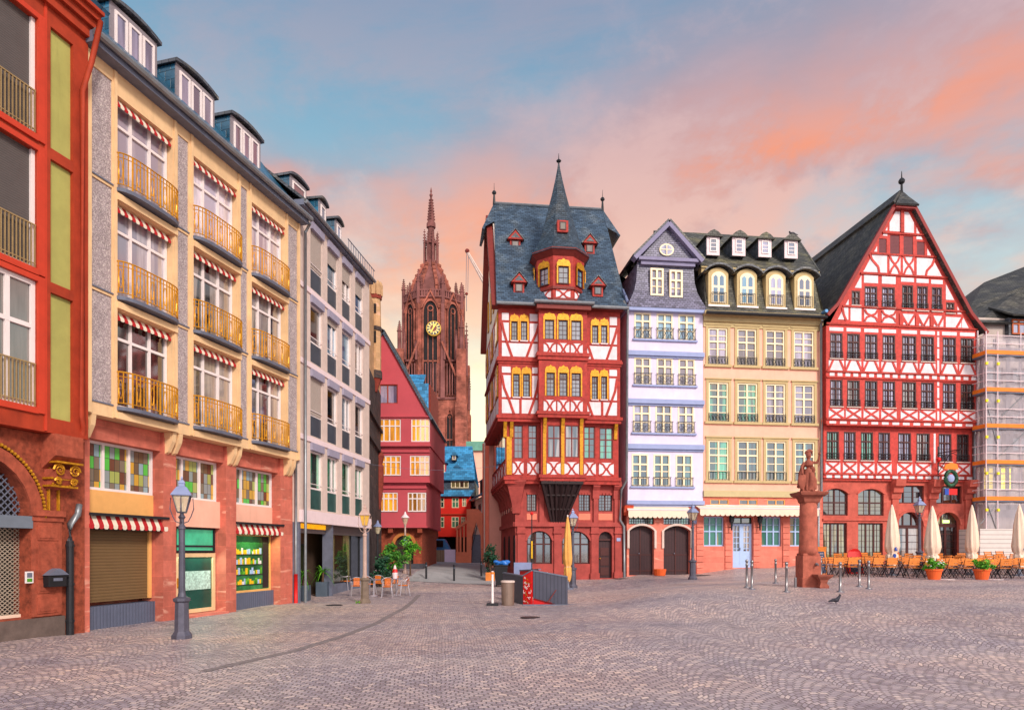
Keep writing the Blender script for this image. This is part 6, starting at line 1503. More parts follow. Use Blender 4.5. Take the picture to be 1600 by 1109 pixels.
nb_ = lambda i: .30 - .33 * prof2[i][2] / .72
for i in range(len(L0) - 1):
    a, c = L0[i], L0[i + 1]; w.quad(FO.P(a[0], a[1], -8), FO.P(a[0], a[1], nb_(i)), FO.P(c[0], c[1], nb_(i + 1)), FO.P(c[0], c[1], -8))
    a, c = R0[i], R0[i + 1]; w.quad(FO.P(a[0], a[1], nb_(i)), FO.P(a[0], a[1], -8), FO.P(c[0], c[1], -8), FO.P(c[0], c[1], nb_(i + 1)))
w.build('roof', M['slate_violet'], h2)
q = MB(); q.fbox(FO, e0, e1, v2(489), v2(483), -8.5, .30); q.build('eaves', M['lilac_band'], h2)
for k, r in enumerate(W2): window(FO, r, .06, h2, M['frame_cream'], M['glass_lilac'], fw=.10, mull=(.5,), trans=(.62,), bars=(0, (1, 0)), bw=.05, dep=.12)
q = MB(); p0, p1, pt_ = X(FO, 991), X(FO, 1094), X(FO, 1043); zb, ztp = v2(407), v2(352)
q.prism(FO, [(p0 + .3, v2(412)), (p1 - .3, v2(412)), (p1 - .3, zb), (pt_, ztp - .1), (p0 + .3, zb)], -6, .05); q.build('pediment_wall', M['slate_violet'], h2)
q = MB(); q.fbox(FO, p0 + .35, p1 - .35, v2(416), v2(410), -.2, .16); q.fbox(FO, p0 + .2, p1 - .2, v2(410), v2(405), -.2, .28)
q.beam(FO, (p0 - .05, zb - .05), (pt_, ztp + .02), .26, -.2, .34); q.beam(FO, (p1 + .05, zb - .05), (pt_, ztp + .02), .26, -.2, .345); q.build('pediment_moulding', mat('lilac_grey', '#857f9c', .7, .1, 3.0), h2)
q = MB(); q.slab([FO.P(p0 - .1, zb + .05, .36), FO.P(pt_, ztp + .15, .36), FO.P(pt_, ztp + .15, -6), FO.P(p0 - .1, zb + .05, -6)][::-1], .1); q.slab([FO.P(p1 + .1, zb + .05, .36), FO.P(p1 + .1, zb + .05, -6), FO.P(pt_, ztp + .15, -6), FO.P(pt_, ztp + .15, .36)][::-1], .1); q.build('pediment_roof', M['slate_grey'], h2)
cx_, cz_ = X(FO, 1040.7), v2(391.3); rw, rh = .42, .34
el_ = lambda s_: [(cx_ + rw * s_ * math.cos(2 * math.pi * i / 20), cz_ + rh * s_ * math.sin(2 * math.pi * i / 20)) for i in range(20)]
q = MB(); q.prism(FO, el_(1), .05, .12); ow = q.build('oval_window', M['frame_cream'], h2)
q = MB(); q.prism(FO, el_(.78), .12, .13); q.build('pane', M['glass_lilac'], ow)
q = MB(); q.beam(FO, (cx_ - rw * .8, cz_), (cx_ + rw * .8, cz_), .05, .13, .15); q.beam(FO, (cx_, cz_ - rh * .8), (cx_, cz_ + rh * .8), .05, .13, .15); q.build('glazing_bars', M['frame_cream'], ow)
# side slate wing between H1 and H2, chimney
q = MB(); q.slab([FO.P(X(FO, 962), v2(482), -.6), FO.P(X(FO, 990), v2(482), -.6), FO.P(X(FO, 996, -4), v2(398), -4), FO.P(X(FO, 955, -4), v2(385), -4)], .2); q.build('side_roof', M['slate_blue'], h2)
q = MB(); q.fbox(FO, X(FO, 985, -3), X(FO, 1000, -3), v2(420), v2(384), -3.6, -3); q.build('chimney', M['slate_grey'], h2)

# ------------------------------------------------------------------ H3: peach house
h3 = root('peach_house', (*pt(1190, 39.3), 1.0), 'peach house with olive window surrounds, slate mansard roof and a long cream awning', 'house')
a3, c3 = X(FO, 1098.8), X(FO, 1284)
v3 = lambda y, x=1190: FO.V(x, y, 0)
rows3 = [(515, 572, [(1106.5, 1136.8), (1151.7, 1182), (1196, 1226), (1240, 1271.5)], ['glass_lilac', 'glass_lilac', 'glass_lilac', 'glass_lilac']),
         (599, 660, [(1107, 1138), (1152, 1183.5), (1196, 1227), (1241, 1272)], ['glass_green', 'glass_green', 'glass_lilac', 'glass_lilac']),
         (689, 751, [(1107, 1138.7), (1152, 1185), (1196.6, 1228), (1241.6, 1273)], ['glass_green', 'glass_teal', 'glass_teal', 'glass_teal'])]
g3 = gz(*FO.P((a3 + c3) / 2, 0, 0)[:2]); gt3 = v3(776)
hl = [(X(FO, a), X(FO, b), v3(yb), v3(yt)) for yt, yb, cs, gg in rows3 for a, b in cs]
w = MB(); wall(w, FO, a3, c3, gt3, v3(496), hl, 0, .12); shell(w, FO, a3, c3, gt3, v3(496), 0, -9); w.build('wall', M['peach_render'], h3)
k = 0
for yt, yb, cs, gg in rows3:
    for (a, b), g_ in zip(cs, gg):
        r = hl[k]; k += 1
        ww = window(FO, r, -.10, h3, M['frame_cream'], M[g_], fw=.085, mull=(.5,), trans=(.63,), bars=(0, (2, 1)), bw=.045, dep=.09)
        q = MB(); tw = .15; q.fbox(FO, r[0] - tw, r[0], r[2], r[3] + tw, 0, .05); q.fbox(FO, r[1], r[1] + tw, r[2], r[3] + tw, 0, .05); q.fbox(FO, r[0], r[1], r[3], r[3] + tw, 0, .048); q.fbox(FO, r[0] - tw - .05, r[1] + tw + .05, r[3] + tw, r[3] + tw + .07, 0, .1); q.fbox(FO, r[0] - tw - .08, r[1] + tw + .08, r[2] - .14, r[2], 0, .12); q.build('window_surround', M['olive_trim'], ww)
        rl = MB(); zr = r[2] + .44 if yt < 650 else r[2] + .48; rl.fbox(FO, r[0], r[1], zr, zr + .03, .06, .09); rl.fbox(FO, r[0], r[1], r[2] + .03, r[2] + .06, .06, .09)
        for j in range(7): x = r[0] + (r[1] - r[0]) * j / 6; rl.fbox(FO, x - .01, x + .01, r[2], zr, .065, .085)
        if yt < 650:
            for j in range(6):
                c_ = r[0] + (r[1] - r[0]) * (j + .5) / 6; cz_ = (r[2] + zr) / 2 + .02; rl.curve(FO, [(c_ + .075 * math.cos(t_), cz_ + .15 * math.sin(t_)) for t_ in [2 * math.pi * i / 6 for i in range(7)]], .02, .07, .085)
        rl.build('window_rail', M['black_metal'], ww)
q = MB(); q.fbox(FO, a3, c3 - .1, v3(514), v3(500), 0, .06); q.fbox(FO, a3, c3, v3(506), v3(496), -.1, .16); q.fbox(FO, a3 - .05, c3 + .05, v3(497), v3(492), -.1, .42); q.build('cornice', M['olive_trim'], h3)
q = MB(); q.fbox(FO, a3, c3 - .1, gt3 - .02, v3(767), -.05, .12); q.build('storey_band', mat('olive_pale', '#c0ae84', .75, .06, 3.0), h3)
# ground floor
gw = [(1099.8, 1131.7, 807, 853), (1190, 1221, 807, 853), (1234.6, 1266, 807, 853)]; gdoor = (1145, 1176.5)
gh = [(X(FO, a), X(FO, b), v3(d_), v3(c)) for a, b, c, d_ in gw]; gdr = (X(FO, gdoor[0]), X(FO, gdoor[1]), g3 + .02, v3(808)); tw_ = [(X(FO, a), X(FO, b), v3(789), v3(780)) for a, b in ((1110, 1139), (1155, 1184), (1199, 1227))]
w = MB(); wall(w, FO, a3, c3, -.1, gt3 - .02, [(*h_, .25) for h_ in gh] + [(*gdr, .3)] + [(*h_, .1) for h_ in tw_], 0); shell(w, FO, a3, c3, -.1, gt3 - .02, 0, -8.9); w.build('ground_floor', M['pink_stone'], h3)
for h_ in gh: window(FO, h_, -.22, h3, M['frame_blue'], mat('restaurant_glass', '#a08860', .08, .5, 1.2, emit=.15, spec=.6, pattern='curtain', col2='#2f6a5c', thr=.5), fw=.07, mull=(.33, .66), trans=(.5,), bars=(0, (0, 1)), dep=.08)
for h_ in tw_: window(FO, h_, -.09, h3, M['ochre_panel'], M['glass_dark'], fw=.05, mull=(.5,), dep=.06)
tz_ = v3(818); window(FO, (gdr[0], gdr[1], tz_, gdr[3]), -.25, h3, M['black_metal'], M['glass_green'], fw=.05, mull=(.5,), dep=.06)
m_ = (gdr[0] + gdr[1]) / 2
for a, b in ((gdr[0], m_), (m_, gdr[1])):
    dw = window(FO, (a, b, gdr[2], tz_), -.25, h3, M['frame_blue'], M['glass_curtain'], fw=.12, bars=(1, 6), bw=.04, dep=.08, name='door_leaf')
    q = MB(); q.fbox(FO, a + .1, b - .1, gdr[2] + .1, gdr[2] + .95, -.24, -.18); q.build('door_panel', M['frame_blue'], dw)
q = MB(); q.fbox(FO, m_ - .12, m_ - .08, gdr[2] + 1.0, gdr[2] + 1.15, -.17, -.12); q.build('handle', M['grey_metal'], dw)
for px in (1092, 1138, 1182, 1228, 1280):
    q = MB(); u = X(FO, px + 1.5 if px < 1100 else px); 
    for j in range(9): q.fbox(FO, u - .2, u + .2, g3 - .3 + j * .33, g3 - .3 + j * .33 + .30, 0, .07)
    q.build('rusticated_pier', M['pink_stone'], h3)
awn(FO, 1094, 1280, 795, 806, h3, .8, 'canvas_cream', .28)
q = MB(); q.fbox(FO, a3 + .1, c3 - .2, v3(791), v3(789.2), -.0, .12); q.build('awning_rail', M['rose_band'], h3)
for px in (1140, 1184):
    q = MB(); u = X(FO, px); q.box(0, 0, 0, 0, 0, 0) if 0 else None; p_ = FO.P(u, v3(815), .28); q.lathe(p_[0], p_[1], [(.04, p_[2] - .5), (.07, p_[2] - .1), (.14, p_[2]), (.16, p_[2] + .28), (.05, p_[2] + .42)], 6); q.tube([FO.P(u, v3(815) - .3, 0), FO.P(u, v3(815) - .3, .28)], .03, 5); q.build('wall_lantern', M['black_metal'], h3)
# mansard
r = MB(); m0, m1 = v3(495), v3(418)
r.slab([FO.P(a3 - .0, m0 - .05, .5), FO.P(c3 + .02, m0 - .05, .5), FO.P(c3 - .05, m0 + .55, .12), FO.P(a3 + .05, m0 + .55, .12)], .12)
r.slab([FO.P(a3 + .05, m0 + .5, .1), FO.P(c3 - .05, m0 + .5, .1), FO.P(c3 - .25, m1, -.45), FO.P(a3 + .15, m1, -.45)], .12)
r.quad(FO.P(c3, m0, .4), FO.P(c3, m0, -8), FO.P(c3 - .25, m1, -8), FO.P(c3 - .25, m1, -.45)); r.quad(FO.P(a3, m0, -8), FO.P(a3, m0, .4), FO.P(a3 + .15, m1, -.45), FO.P(a3 + .15, m1, -8))
rn = -4.2; rzt = zz(367, FO.hit(1150, rn)[1]); hu = X(FO, 1248, rn)
r.slab([FO.P(a3 - .1, m1, -.1), FO.P(c3 - .0, m1, -.1), FO.P(hu, rzt, rn), FO.P(a3 - 1.5, rzt, rn)], .14)
r.slab([FO.P(c3 - .0, m1, -.1), FO.P(c3, m1, -8.3), FO.P(hu, rzt, rn)], .14)
r.slab([FO.P(c3, m1, -8.3), FO.P(a3 - .1, m1, -8.3), FO.P(a3 - 1.5, rzt, rn), FO.P(hu, rzt, rn)], .14)
r.build('roof', mat('slate_mossy', '#5a5852', .6, .2, 1.3, .5, pattern='slate', bd=.03, col2='#6f6a54'), h3)
q = MB(); q.fbox(FO, a3 - .02, c3 - .1, m1 - .36, m1 - .02, -.7, -.2); q.fbox(FO, a3 - .05, c3 - .05, m1 - .1, m1 - .01, -.7, -.12); q.build('upper_cornice', M['olive_trim'], h3)
q = MB(); q.tube([FO.P(a3, m0 - .05, .56), FO.P(c3, m0 - .05, .56)], .09, 8); q.build('gutter', M['black_metal'], h3)
for k, (a, b) in enumerate(((1107, 1138), (1151.7, 1182.8), (1197, 1227.5), (1241.5, 1271.6))):
    nn_ = .16; c = (a + b) / 2; ua, ub = X(FO, a, nn_), X(FO, b, nn_); zb_, zs_ = FO.V(1190, 481.5, nn_), FO.V(1190, 430, nn_)
    q = MB(); q.prism(FO, [(ua, zb_), (ub, zb_)] + arch_pts(ua, ub, zs_, .32, 10)[::-1], -1.2, nn_); d = q.build('dormer', M['olive_trim'], h3)
    q = MB(); O = arch_pts(ua - .28, ub + .28, zs_ + .1, .42, 10); I = arch_pts(ua - .28, ub + .28, zs_ + .0, .40, 10)
    for i in range(10): q.prism(FO, [I[i], I[i + 1], O[i + 1], O[i]], -1.3, nn_ + .25)
    q.build('dormer_roof', M['slate_grey'], d)
    ia, ib = ua + .16, ub - .16
    q = MB(); q.prism(FO, [(ia, zb_ + .2), (ib, zb_ + .2)] + arch_pts(ia, ib, zs_ - .2, .28, 10)[::-1], nn_, nn_ + .05); wf = q.build('window', M['frame_cream'], d)
    q = MB(); mid = (ia + ib) / 2; H_ = zs_ - zb_ - .4
    for (x0, x1) in ((ia + .12, mid - .06), (mid + .06, ib - .12)):
        for (y0, y1) in ((.04, .29), (.32, .57)): q.fbox(FO, x0, x1, zb_ + .2 + H_ * y0, zb_ + .2 + H_ * y1, nn_ + .045, nn_ + .056)
        q.prism(FO, [(x0, zb_ + .2 + H_ * .66), (x1, zb_ + .2 + H_ * .66), (x1, zb_ + .2 + H_ * .98), ((x0 + x1) / 2, zb_ + .2 + H_ * 1.06), (x0, zb_ + .2 + H_ * .98)], nn_ + .045, nn_ + .056)
    q.build('pane', M['glass_sky' if k < 2 else 'glass_lilac'], wf)
    rl = MB(); 
    for j in range(9): x = ia + (ib - ia) * j / 8; rl.fbox(FO, x - .01, x + .01, zb_ + .12, zb_ + .75, nn_ + .12, nn_ + .14)
    rl.fbox(FO, ia, ib, zb_ + .73, zb_ + .76, nn_ + .115, nn_ + .145); rl.build('window_rail', M['black_metal'], wf)
    q = MB(); q.fbox(FO, ua - .04, ub + .04, zb_ - .04, zb_ + .06, 0, nn_ + .12); q.build('sill', M['white_frame'], d)
for (a, b, yt, yb) in ((1104, 1124, 362, 399), (1144, 1164.4, 363, 400), (1185, 1205, 366, 402), (1225.6, 1246, 368, 404)):
    nn_ = -.75; ua, ub = X(FO, a, nn_), X(FO, b, nn_); c = (a + b) / 2; z0, z1 = FO.V(c, yb, nn_), FO.V(c, yt + 8, nn_)
    q = MB(); q.fbox(FO, ua, ub, z0, z1, nn_ - 2.2, nn_ - .02); d = q.build('dormer', M['slate_grey'], h3)
    q = MB(); q.fbox(FO, ua, ub, z0, z1, nn_ - .02, nn_ + .04); q.build('dormer_front', M['rose_band'], d)
    window(FO, (ua + .18, ub - .18, z0 + .2, z1 - .12), nn_ + .045, d, M['white_frame'], M['glass_lilac'], fw=.05, bars=(0, 2), bw=.04, dep=.04)
    q = MB(); P_ = [(ua - .16, z1 - .03), (ub + .16, z1 - .03), ((ua + ub) / 2 + .25, z1 + .24), ((ua + ub) / 2, z1 + .36), ((ua + ub) / 2 - .25, z1 + .24)]; q.prism(FO, P_, nn_ - 2.4, nn_ + .2); q.build('dormer_roof', M['olive_trim'] if False else MATS['slate_mossy'], d)
bd_ = MB(); x, y, z = FO.P(X(FO, 1238, -.8), 0, -.8)[0], FO.P(X(FO, 1238, -.8), 0, -.8)[1], zz(366.5, FO.hit(1238, -.8)[1])
bd_.ball((x, y, z + .05), .12, 8, 5, sc=(1.5, .8, .8)); bd_.ball((x - .15, y, z + .15), .06, 6, 4); bd_.tube([(x + .1, y, z + .05), (x + .34, y, z - .02)], [.05, .02], 5)
tag(bd_.build('bird', M['pigeon_grey'], smooth=True), 'small dark bird perched on the rightmost attic dormer of the peach house', 'bird')

# ------------------------------------------------------------------ H4: big gabled half-timbered house
h4 = root('gabled_timber_house', (*pt(1409, 40), 1.2), 'broad red and white half timbered house with a steep pointed gable over arches', 'house')
N1, N3 = .40, .10
a4, c4 = X(FO, 1291, N1), X(FO, 1526, N1); a5, c5 = X(FO, 1287, N3), X(FO, 1519, N3)
v4 = lambda y, n=N1, x=1409: FO.V(x, y, n)
colsI = [(1297, 1316.7), (1323.7, 1343.7), (1351.4, 1371.3), (1379, 1399), (1409.5, 1431.8), (1439, 1459.7), (1473, 1494), (1501, 1522)]
colsIII = [(1291.6, 1311), (1318.6, 1337.3), (1345, 1364.3), (1372.5, 1391), (1403.4, 1423.6), (1432, 1453), (1466.7, 1487), (1495, 1514)]
RI = [(X(FO, a, N1), X(FO, b, N1), v4(563.5), v4(524)) for a, b in colsI]; RII = [(X(FO, a, N1), X(FO, b, N1), v4(637.5), v4(596)) for a, b in colsI]
RIII = [(X(FO, a, N3), X(FO, b, N3), v4(720, N3), v4(676, N3)) for a, b in colsIII]
zI0, zI1 = v4(591), v4(513); zII0, zII1 = v4(664), v4(591); zIII0, zIII1 = v4(748, N3), v4(664)
w = MB()
wall(w, FO, a4, c4, zI0, zI1, RI, N1, .1); wall(w, FO, a4, c4, zII0, zII1, RII, N1, .1); wall(w, FO, a5, c5, zIII0, zIII1, RIII, N3, .1)
shell(w, FO, a4, c4, zII0, zI1, N1, -11); shell(w, FO, a5, c5, zIII0, zIII1, N3, -10.9)
# gable wall
NG = N1; ap = (X(FO, 1409, NG), v4(303)); gl, grt = (X(FO, 1293, NG) , v4(494)), (X(FO, 1534, NG), v4(508))
sl, sr = (gl[0], v4(500)), (grt[0], v4(508))
def line_keep(p, q, inside):
    a = q[1] - p[1]; b = -(q[0] - p[0]); c = a * p[0] + b * p[1]
    return (a, b, c) if a * inside[0] + b * inside[1] <= c else (-a, -b, -c)
ins = (ap[0], v4(450)); pL = line_keep((X(FO, 1340.5, NG), v4(427)), (X(FO, 1396, NG), v4(321)), ins); pR = line_keep((X(FO, 1500, NG), v4(464)), (X(FO, 1424, NG), v4(321)), ins)
def shrink(pl, d): a, b, c = pl; return (a, b, c - d * math.hypot(a, b))
GW = [(X(FO, a, NG), X(FO, b, NG), v4(d_), v4(c)) for a, b, c, d_ in [(1330.7, 1344, 457.5, 480), (1351, 1371, 449.5, 481.5), (1378, 1398.4, 449.5, 481.5), (1409.5, 1427, 445, 484), (1433, 1450, 445.5, 484), (1456, 1472, 446, 484), (1478.4, 1491.6, 469, 486), (1373.6, 1385.5, 374.5, 396.5), (1391, 1406, 368, 397), (1412, 1427, 368.5, 397.5), (1433, 1445, 376, 398.5)]]
wall(w, FO, a4, c4 + .3, zI1, v4(321.5), GW, NG, .1, planes=[pL, pR])
wall4 = w
pw, tb = MB(), MB()
def P4(a, b, c, d_, n=N1, cl_=None):
    """white infill by pixel rect, clipped to the gable"""
    po = [(X(FO, a, n), v4(d_, n)), (X(FO, b, n), v4(d_, n)), (X(FO, b, n), v4(c, n)), (X(FO, a, n), v4(c, n))]
    if cl_: po = clip(po, cl_)
    if len(po) >= 3: pw.prism(FO, po, n, n + .012)
cg = [shrink(pL, .30), shrink(pR, .34)]
def T4(pts, w_=.13, n=N1): tb.curve(FO, [(X(FO, a, n), v4(b, n)) for a, b in pts], w_, n + .012, n + .04)
# row I
for k, (a, b) in enumerate(colsI):
    P4(a - 1, b + 1, 515.5, 521); P4(a - 2, b + 2, 566.5, 582); T4([(a - 2.5, 582), (a + 4.5, 566)], .12); T4([(b + 2.5, 582), (b - 4.5, 566)], .12)
    P4(a - 2, b + 2, 641, 655.5); T4([(a - 1, 655.5), (b + 1, 641)], .11); T4([(a - 1, 641), (b + 1, 655.5)], .11)
for k, (a, b) in enumerate(colsIII):
    P4(a - 1.5, b + 2, 724.5, 739.5, N3); T4([(a, 739.5), (b, 724.5)], .11, N3); T4([(a, 724.5), (b, 739.5)], .11, N3)
for i in range(19): x = 1296.5 + i * 12.3; P4(x, x + 7.5, 585.5, 590.5); 
for i in range(14): x = 1296 + i * 16.4; P4(x, x + 10.5, 660, 663.8)
for i in range(18): x = 1291.5 + i * 12.9; P4(x, x + 8.5, 743.2, 747.6, N3)
for y0, y1 in ((515.5, 522), (524.5, 540), (543, 558), (561, 581), (595, 601), (604, 620), (623, 636), (641, 655)): P4(1464.5, 1467.5, y0, y1)
P4(1459, 1462, 676, 722, N3)
# gable panels
for a, b, c, d_ in ((1330, 1346, 432, 453), (1350, 1372, 432.5, 444.5), (1378, 1399.5, 433, 444.5), (1408, 1428, 433.5, 440), (1432, 1451, 434, 440.5), (1455, 1473, 434.5, 441), (1478, 1500, 436, 465),
                    (1310, 1326, 462, 480), (1496, 1512, 472, 487), (1301, 1325.5, 484, 503), (1329, 1346, 484, 504.5), (1350.5, 1371, 485, 505), (1378, 1399.5, 485, 505.5), (1408, 1429, 490, 507), (1433, 1452, 490, 507.5), (1456, 1474, 491, 508), (1478, 1502, 492, 509), (1503, 1521, 493, 509.5),
                    (1340, 1386, 400, 427.5), (1390, 1407, 400, 428.5), (1411, 1428, 400.5, 429), (1432.5, 1478, 401.5, 431.5), (1358, 1370.5, 375, 395.5), (1372.5, 1386.5, 365, 370), (1432, 1446, 368, 372.5), (1449, 1462, 378, 397.5), (1376, 1386.5, 340, 361.5), (1390, 1406.5, 331, 362), (1412, 1428, 331, 363), (1432, 1444, 342, 364)):
    P4(a, b, c, d_, NG, cg)
T4([(1359, 399), (1362, 408), (1372, 419), (1373.5, 429)]); T4([(1460, 402), (1456, 412), (1448, 421), (1446, 431)])
for a, b in ((1390, 1406), (1412, 1428)):
    T4([(a, 400), (a + 3, 408), ((a + b) / 2, 414), (b - 3, 421), (b, 429)], .11); T4([(b, 400), (b - 3, 408), ((a + b) / 2, 414), (a + 3, 421), (a, 429)], .11)
for a, b in ((1351, 1371), (1378, 1399.5)):
    T4([(a, 486), (a + 3, 492), ((a + b) / 2, 495), (b - 3, 492), (b, 486)], .11); T4([(a, 504), (a + 3, 498), ((a + b) / 2, 495), (b - 3, 498), (b, 504)], .11)
for a, b in ((1408, 1429), (1433, 1452), (1456, 1474)):
    T4([(a - 1, 507), (a + 4.5, 498), (a + 8.5 - 8, 489)][:2], .18); T4([(a, 508), (a - .5, 490)], .2); T4([(a + 0, 491), ((a + b) / 2 - 1, 507)], .12); T4([(b, 491), ((a + b) / 2 + 1, 507)], .12)
T4([(1316, 484), (1318, 495), (1322, 504)]); T4([(1503, 493), (1494, 509)])
merge(wall4, pw, 1); merge(wall4, tb, 2); wall4.build('wall', [M['timber_bright'], M['plaster_white'], M['timber_bright']], h4)
for y, n_ in ((399, NG), (430.5, NG), (482.5, NG), (365.5, NG), (510, NG), (583.5, N1), (592.5, N1), (657, N1), (665.5, N1)):
    if y in (399, 430.5, 482.5, 365.5):
        f_ = (y - 303) / (500 - 303); xa, xb = 1409 - f_ * 105 + 3, 1409 + f_ * 116 - 3
    else: xa, xb = 1291, 1527
    q = MB(); q.fbox(FO, X(FO, xa, n_), X(FO, xb, n_), v4(y + 1.3), v4(y - 1.3), n_ + .0, n_ + .07); q.build('timber_beam', M['timber_red2'], h4)
for y in (740.5, 749.5):
    q = MB(); q.fbox(FO, a5, c5, v4(y + 1.3), v4(y - 1.0), N3, N3 + .06); q.build('timber_beam', M['timber_red2'], h4)
for k, r in enumerate(RI + RII + RIII + GW[:7]):
    g_ = 'glass_lilac' if k % 3 or k < 8 else 'glass_curtain'
    if k in (7, 15, 23): g_ = 'glass_dark'
    if k in (16, 18): g_ = 'glass_green'
    n_ = N3 if 16 <= k < 24 else N1; sm = (r[1] - r[0]) < .6
    ww = window(FO, r, n_ - .09, h4, M['frame_brown'], M[g_], fw=.075, mull=(.5,), trans=(.67,) if not sm else (.5,), bars=(0 if sm else 1, (2, 0)), bw=.022, dep=.08)
    if not sm:
        rl = MB(); z_ = r[2] + .38; rl.fbox(FO, r[0], r[1], z_, z_ + .03, n_ + .03, n_ + .055); rl.fbox(FO, r[0], r[1], z_ - .16, z_ - .135, n_ + .03, n_ + .055)
        for j in range(5): x = r[0] + (r[1] - r[0]) * j / 4; rl.fbox(FO, x - .01, x + .01, r[2], z_, n_ + .032, n_ + .052)
        rl.build('window_rail', M['black_metal'], ww)
    q = MB(); q.fbox(FO, r[0] - .04, r[1] + .04, r[2] - .05, r[2], n_, n_ + .07); q.build('sill', M['rose_render'], ww)
for r in GW[7:]:
    q = MB(); q.fbox(FO, r[0], r[1], r[2], r[3], NG - .09, NG - .03); q.build('shutter', mat('shutter_maroon', '#6e3238', .6, .1, pattern='slats', rh=.08, bump=.4), h4)
# ground floor in red stone
zg1 = zIII0 - .05; g4 = gz(*FO.P(X(FO, 1409), 0, 0)[:2])
A4 = [FO.rect(1286, 1325, 764, 805.5, 0, 1409), FO.rect(1341, 1381, 764, 805.5, 0, 1409)]; B4 = [(A4[0][0], A4[0][1] - .05, g4 + .3, v4(817, 0)), (A4[1][0], A4[1][1] - .05, g4 + .3, v4(817, 0))]
C4 = [FO.rect(1399, 1444, 758, 786, 0, 1409), FO.rect(1461, 1503, 758, 786, 0, 1409)]; D4 = [FO.rect(1402, 1442.7, 799.5, 870, 0, 1409), FO.rect(1464, 1500, 799.5, 870, 0, 1409)]
D4 = [(a, b, g4, d_) for a, b, c, d_ in D4]
w = MB(); wall(w, FO, a5 - .05, c5 + .0, -.1, zg1, [(*r, .2) for r in A4 + B4 + C4] + [(*r, .35) for r in D4], 0)
for r in A4: spandrel(w, FO, r[0], r[1], r[3] - .3, .3, r[3], 0, .2)
for r in D4: spandrel(w, FO, r[0], r[1], r[3] - (r[1] - r[0]) / 2, (r[1] - r[0]) / 2, r[3], 0, .35)
shell(w, FO, a5 - .05, c5, -.1, zg1, 0, -10.8); w.build('stone_floor', mat('house_red_stone', '#c25c4e', .85, .2, 3.0, .15, pattern='stone', bw=1.1, rh=.5, mort=(1.05, 1.0, 1.0), col2='#dc7a66'), h4)
HS = MATS['house_red_stone']
for r in A4: window(FO, r, -.17, h4, M['frame_brown'], M['glass_olive'], fw=.08, mull=(.5,), trans=(.48,), bars=(1, (2, 1)), bw=.02)
for r in B4: window(FO, r, -.17, h4, M['frame_brown'], M['glass_olive'], fw=.08, mull=(.36, .68), bars=(1, (5,)), bw=.02)
for r in C4: window(FO, r, -.17, h4, M['frame_brown'], M['glass_dark'], fw=.07, mull=(.33, .66), bars=(0, 2), bw=.02)
for k, r in enumerate(D4):
    zt_ = r[3] - (r[1] - r[0]) / 2; window(FO, (r[0], r[1], zt_, r[3]), -.3, h4, M['frame_brown'], M['glass_olive' if k else 'glass_dark'], fw=.07, mull=(.33, .66), name='fanlight')
    window(FO, (r[0], r[1], r[2], zt_ - .01), -.3, h4, M['frame_brown'], M['glass_curtain' if k == 0 else 'glass_dark'], fw=.12, mull=(.5,), bars=(0, 4), bw=.03, name='door')
    q = MB(); arch_band(q, FO, r[0], r[1], zt_, (r[1] - r[0]) / 2, .14, 0, .06); q.build('arch_moulding', HS, h4)
q = MB(); q.prism(FO, [(D4[1][0] + .55, D4[1][3] - .62), (D4[1][0] + .95, D4[1][3] - .62), (D4[1][0] + .95, D4[1][3] - .45), (D4[1][0] + .55, D4[1][3] - .45)], -.22, -.18); q.build('lit_sign', mat('exit_green', '#d8ff90', .5, 0.0, emit=1.2), h4)
for r in A4:
    q = MB(); arch_band(q, FO, r[0], r[1], r[3] - .3, .3, .12, 0, .05); q.build('arch_moulding', HS, h4)
q = MB(); q.fbox(FO, a5, X(FO, 1390), v4(813.5, 0), v4(810.5, 0), 0, .08); q.build('string_course', HS, h4)
for px in (1398, 1456.5, 1512):
    u = X(FO, px); f2 = Fr(FO.P(u, 0, 0)[:2], FO.P(u, 0, 1)[:2]); z_ = zg1; q = MB(); q.prism(f2, [(0, z_ - 1.15), (.16, z_ - 1.1), (.2, z_ - .8), (.34, z_ - .75), (.38, z_ - .45), (.55, z_ - .4), (.6, z_), (0, z_)], -.30, .30); q.fbox(FO, u - .2, u + .2, g4 - .3, z_ - 1.1, 0, .1); q.build('corbel', HS, h4)
# roof: steep, ridge runs back
r = MB(); Dp = -12; fo = .28; aw = FO.P
eL = (X(FO, 1291, NG) , v4(496)); kL = (X(FO, 1306, NG), v4(478)); kR = (X(FO, 1513, NG), v4(484)); eR = (X(FO, 1537, NG), v4(514)); apx = (ap[0], v4(299.5))
def rs(p, q_, d=-12, n0=NG + fo): r.slab([aw(p[0], p[1], n0), aw(q_[0], q_[1], n0), aw(q_[0], q_[1], d), aw(p[0], p[1], d)], -.16)
hipL, hipR = (X(FO, 1394, NG), v4(322)), (X(FO, 1425, NG), v4(322))
rs(hipL, kL); rs(kL, (eL[0] - .1, eL[1] - .05)); rs(kR, hipR); rs(eR, kR)
hn = NG - .9; apx = (X(FO, 1409, hn), FO.V(1409, 300, hn))
for p_, q_, sgn in ((hipL, apx, 1), (hipR, apx, -1)):
    t_ = [aw(p_[0], p_[1], NG + fo), aw(apx[0], apx[1], hn), aw(apx[0], apx[1], -12), aw(p_[0], p_[1], -12)]
    r.slab(t_ if sgn > 0 else t_[::-1], -.16 if sgn > 0 else -.16)
r.slab([aw(hipL[0] - .1, hipL[1] - .1, NG + .5), aw(hipR[0] + .1, hipR[1] - .1, NG + .5), aw(apx[0], apx[1] + .05, hn)], .1)
r.quad(aw(eL[0], eL[1], -12), aw(apx[0], apx[1], -12), aw(eR[0], eR[1], -12))
r.build('roof', M['slate_grey'] if False else mat('slate_dark', '#4c4a48', .6, .2, 1.3, .5, pattern='slate', bd=.03, col2='#5d5a52'), h4)
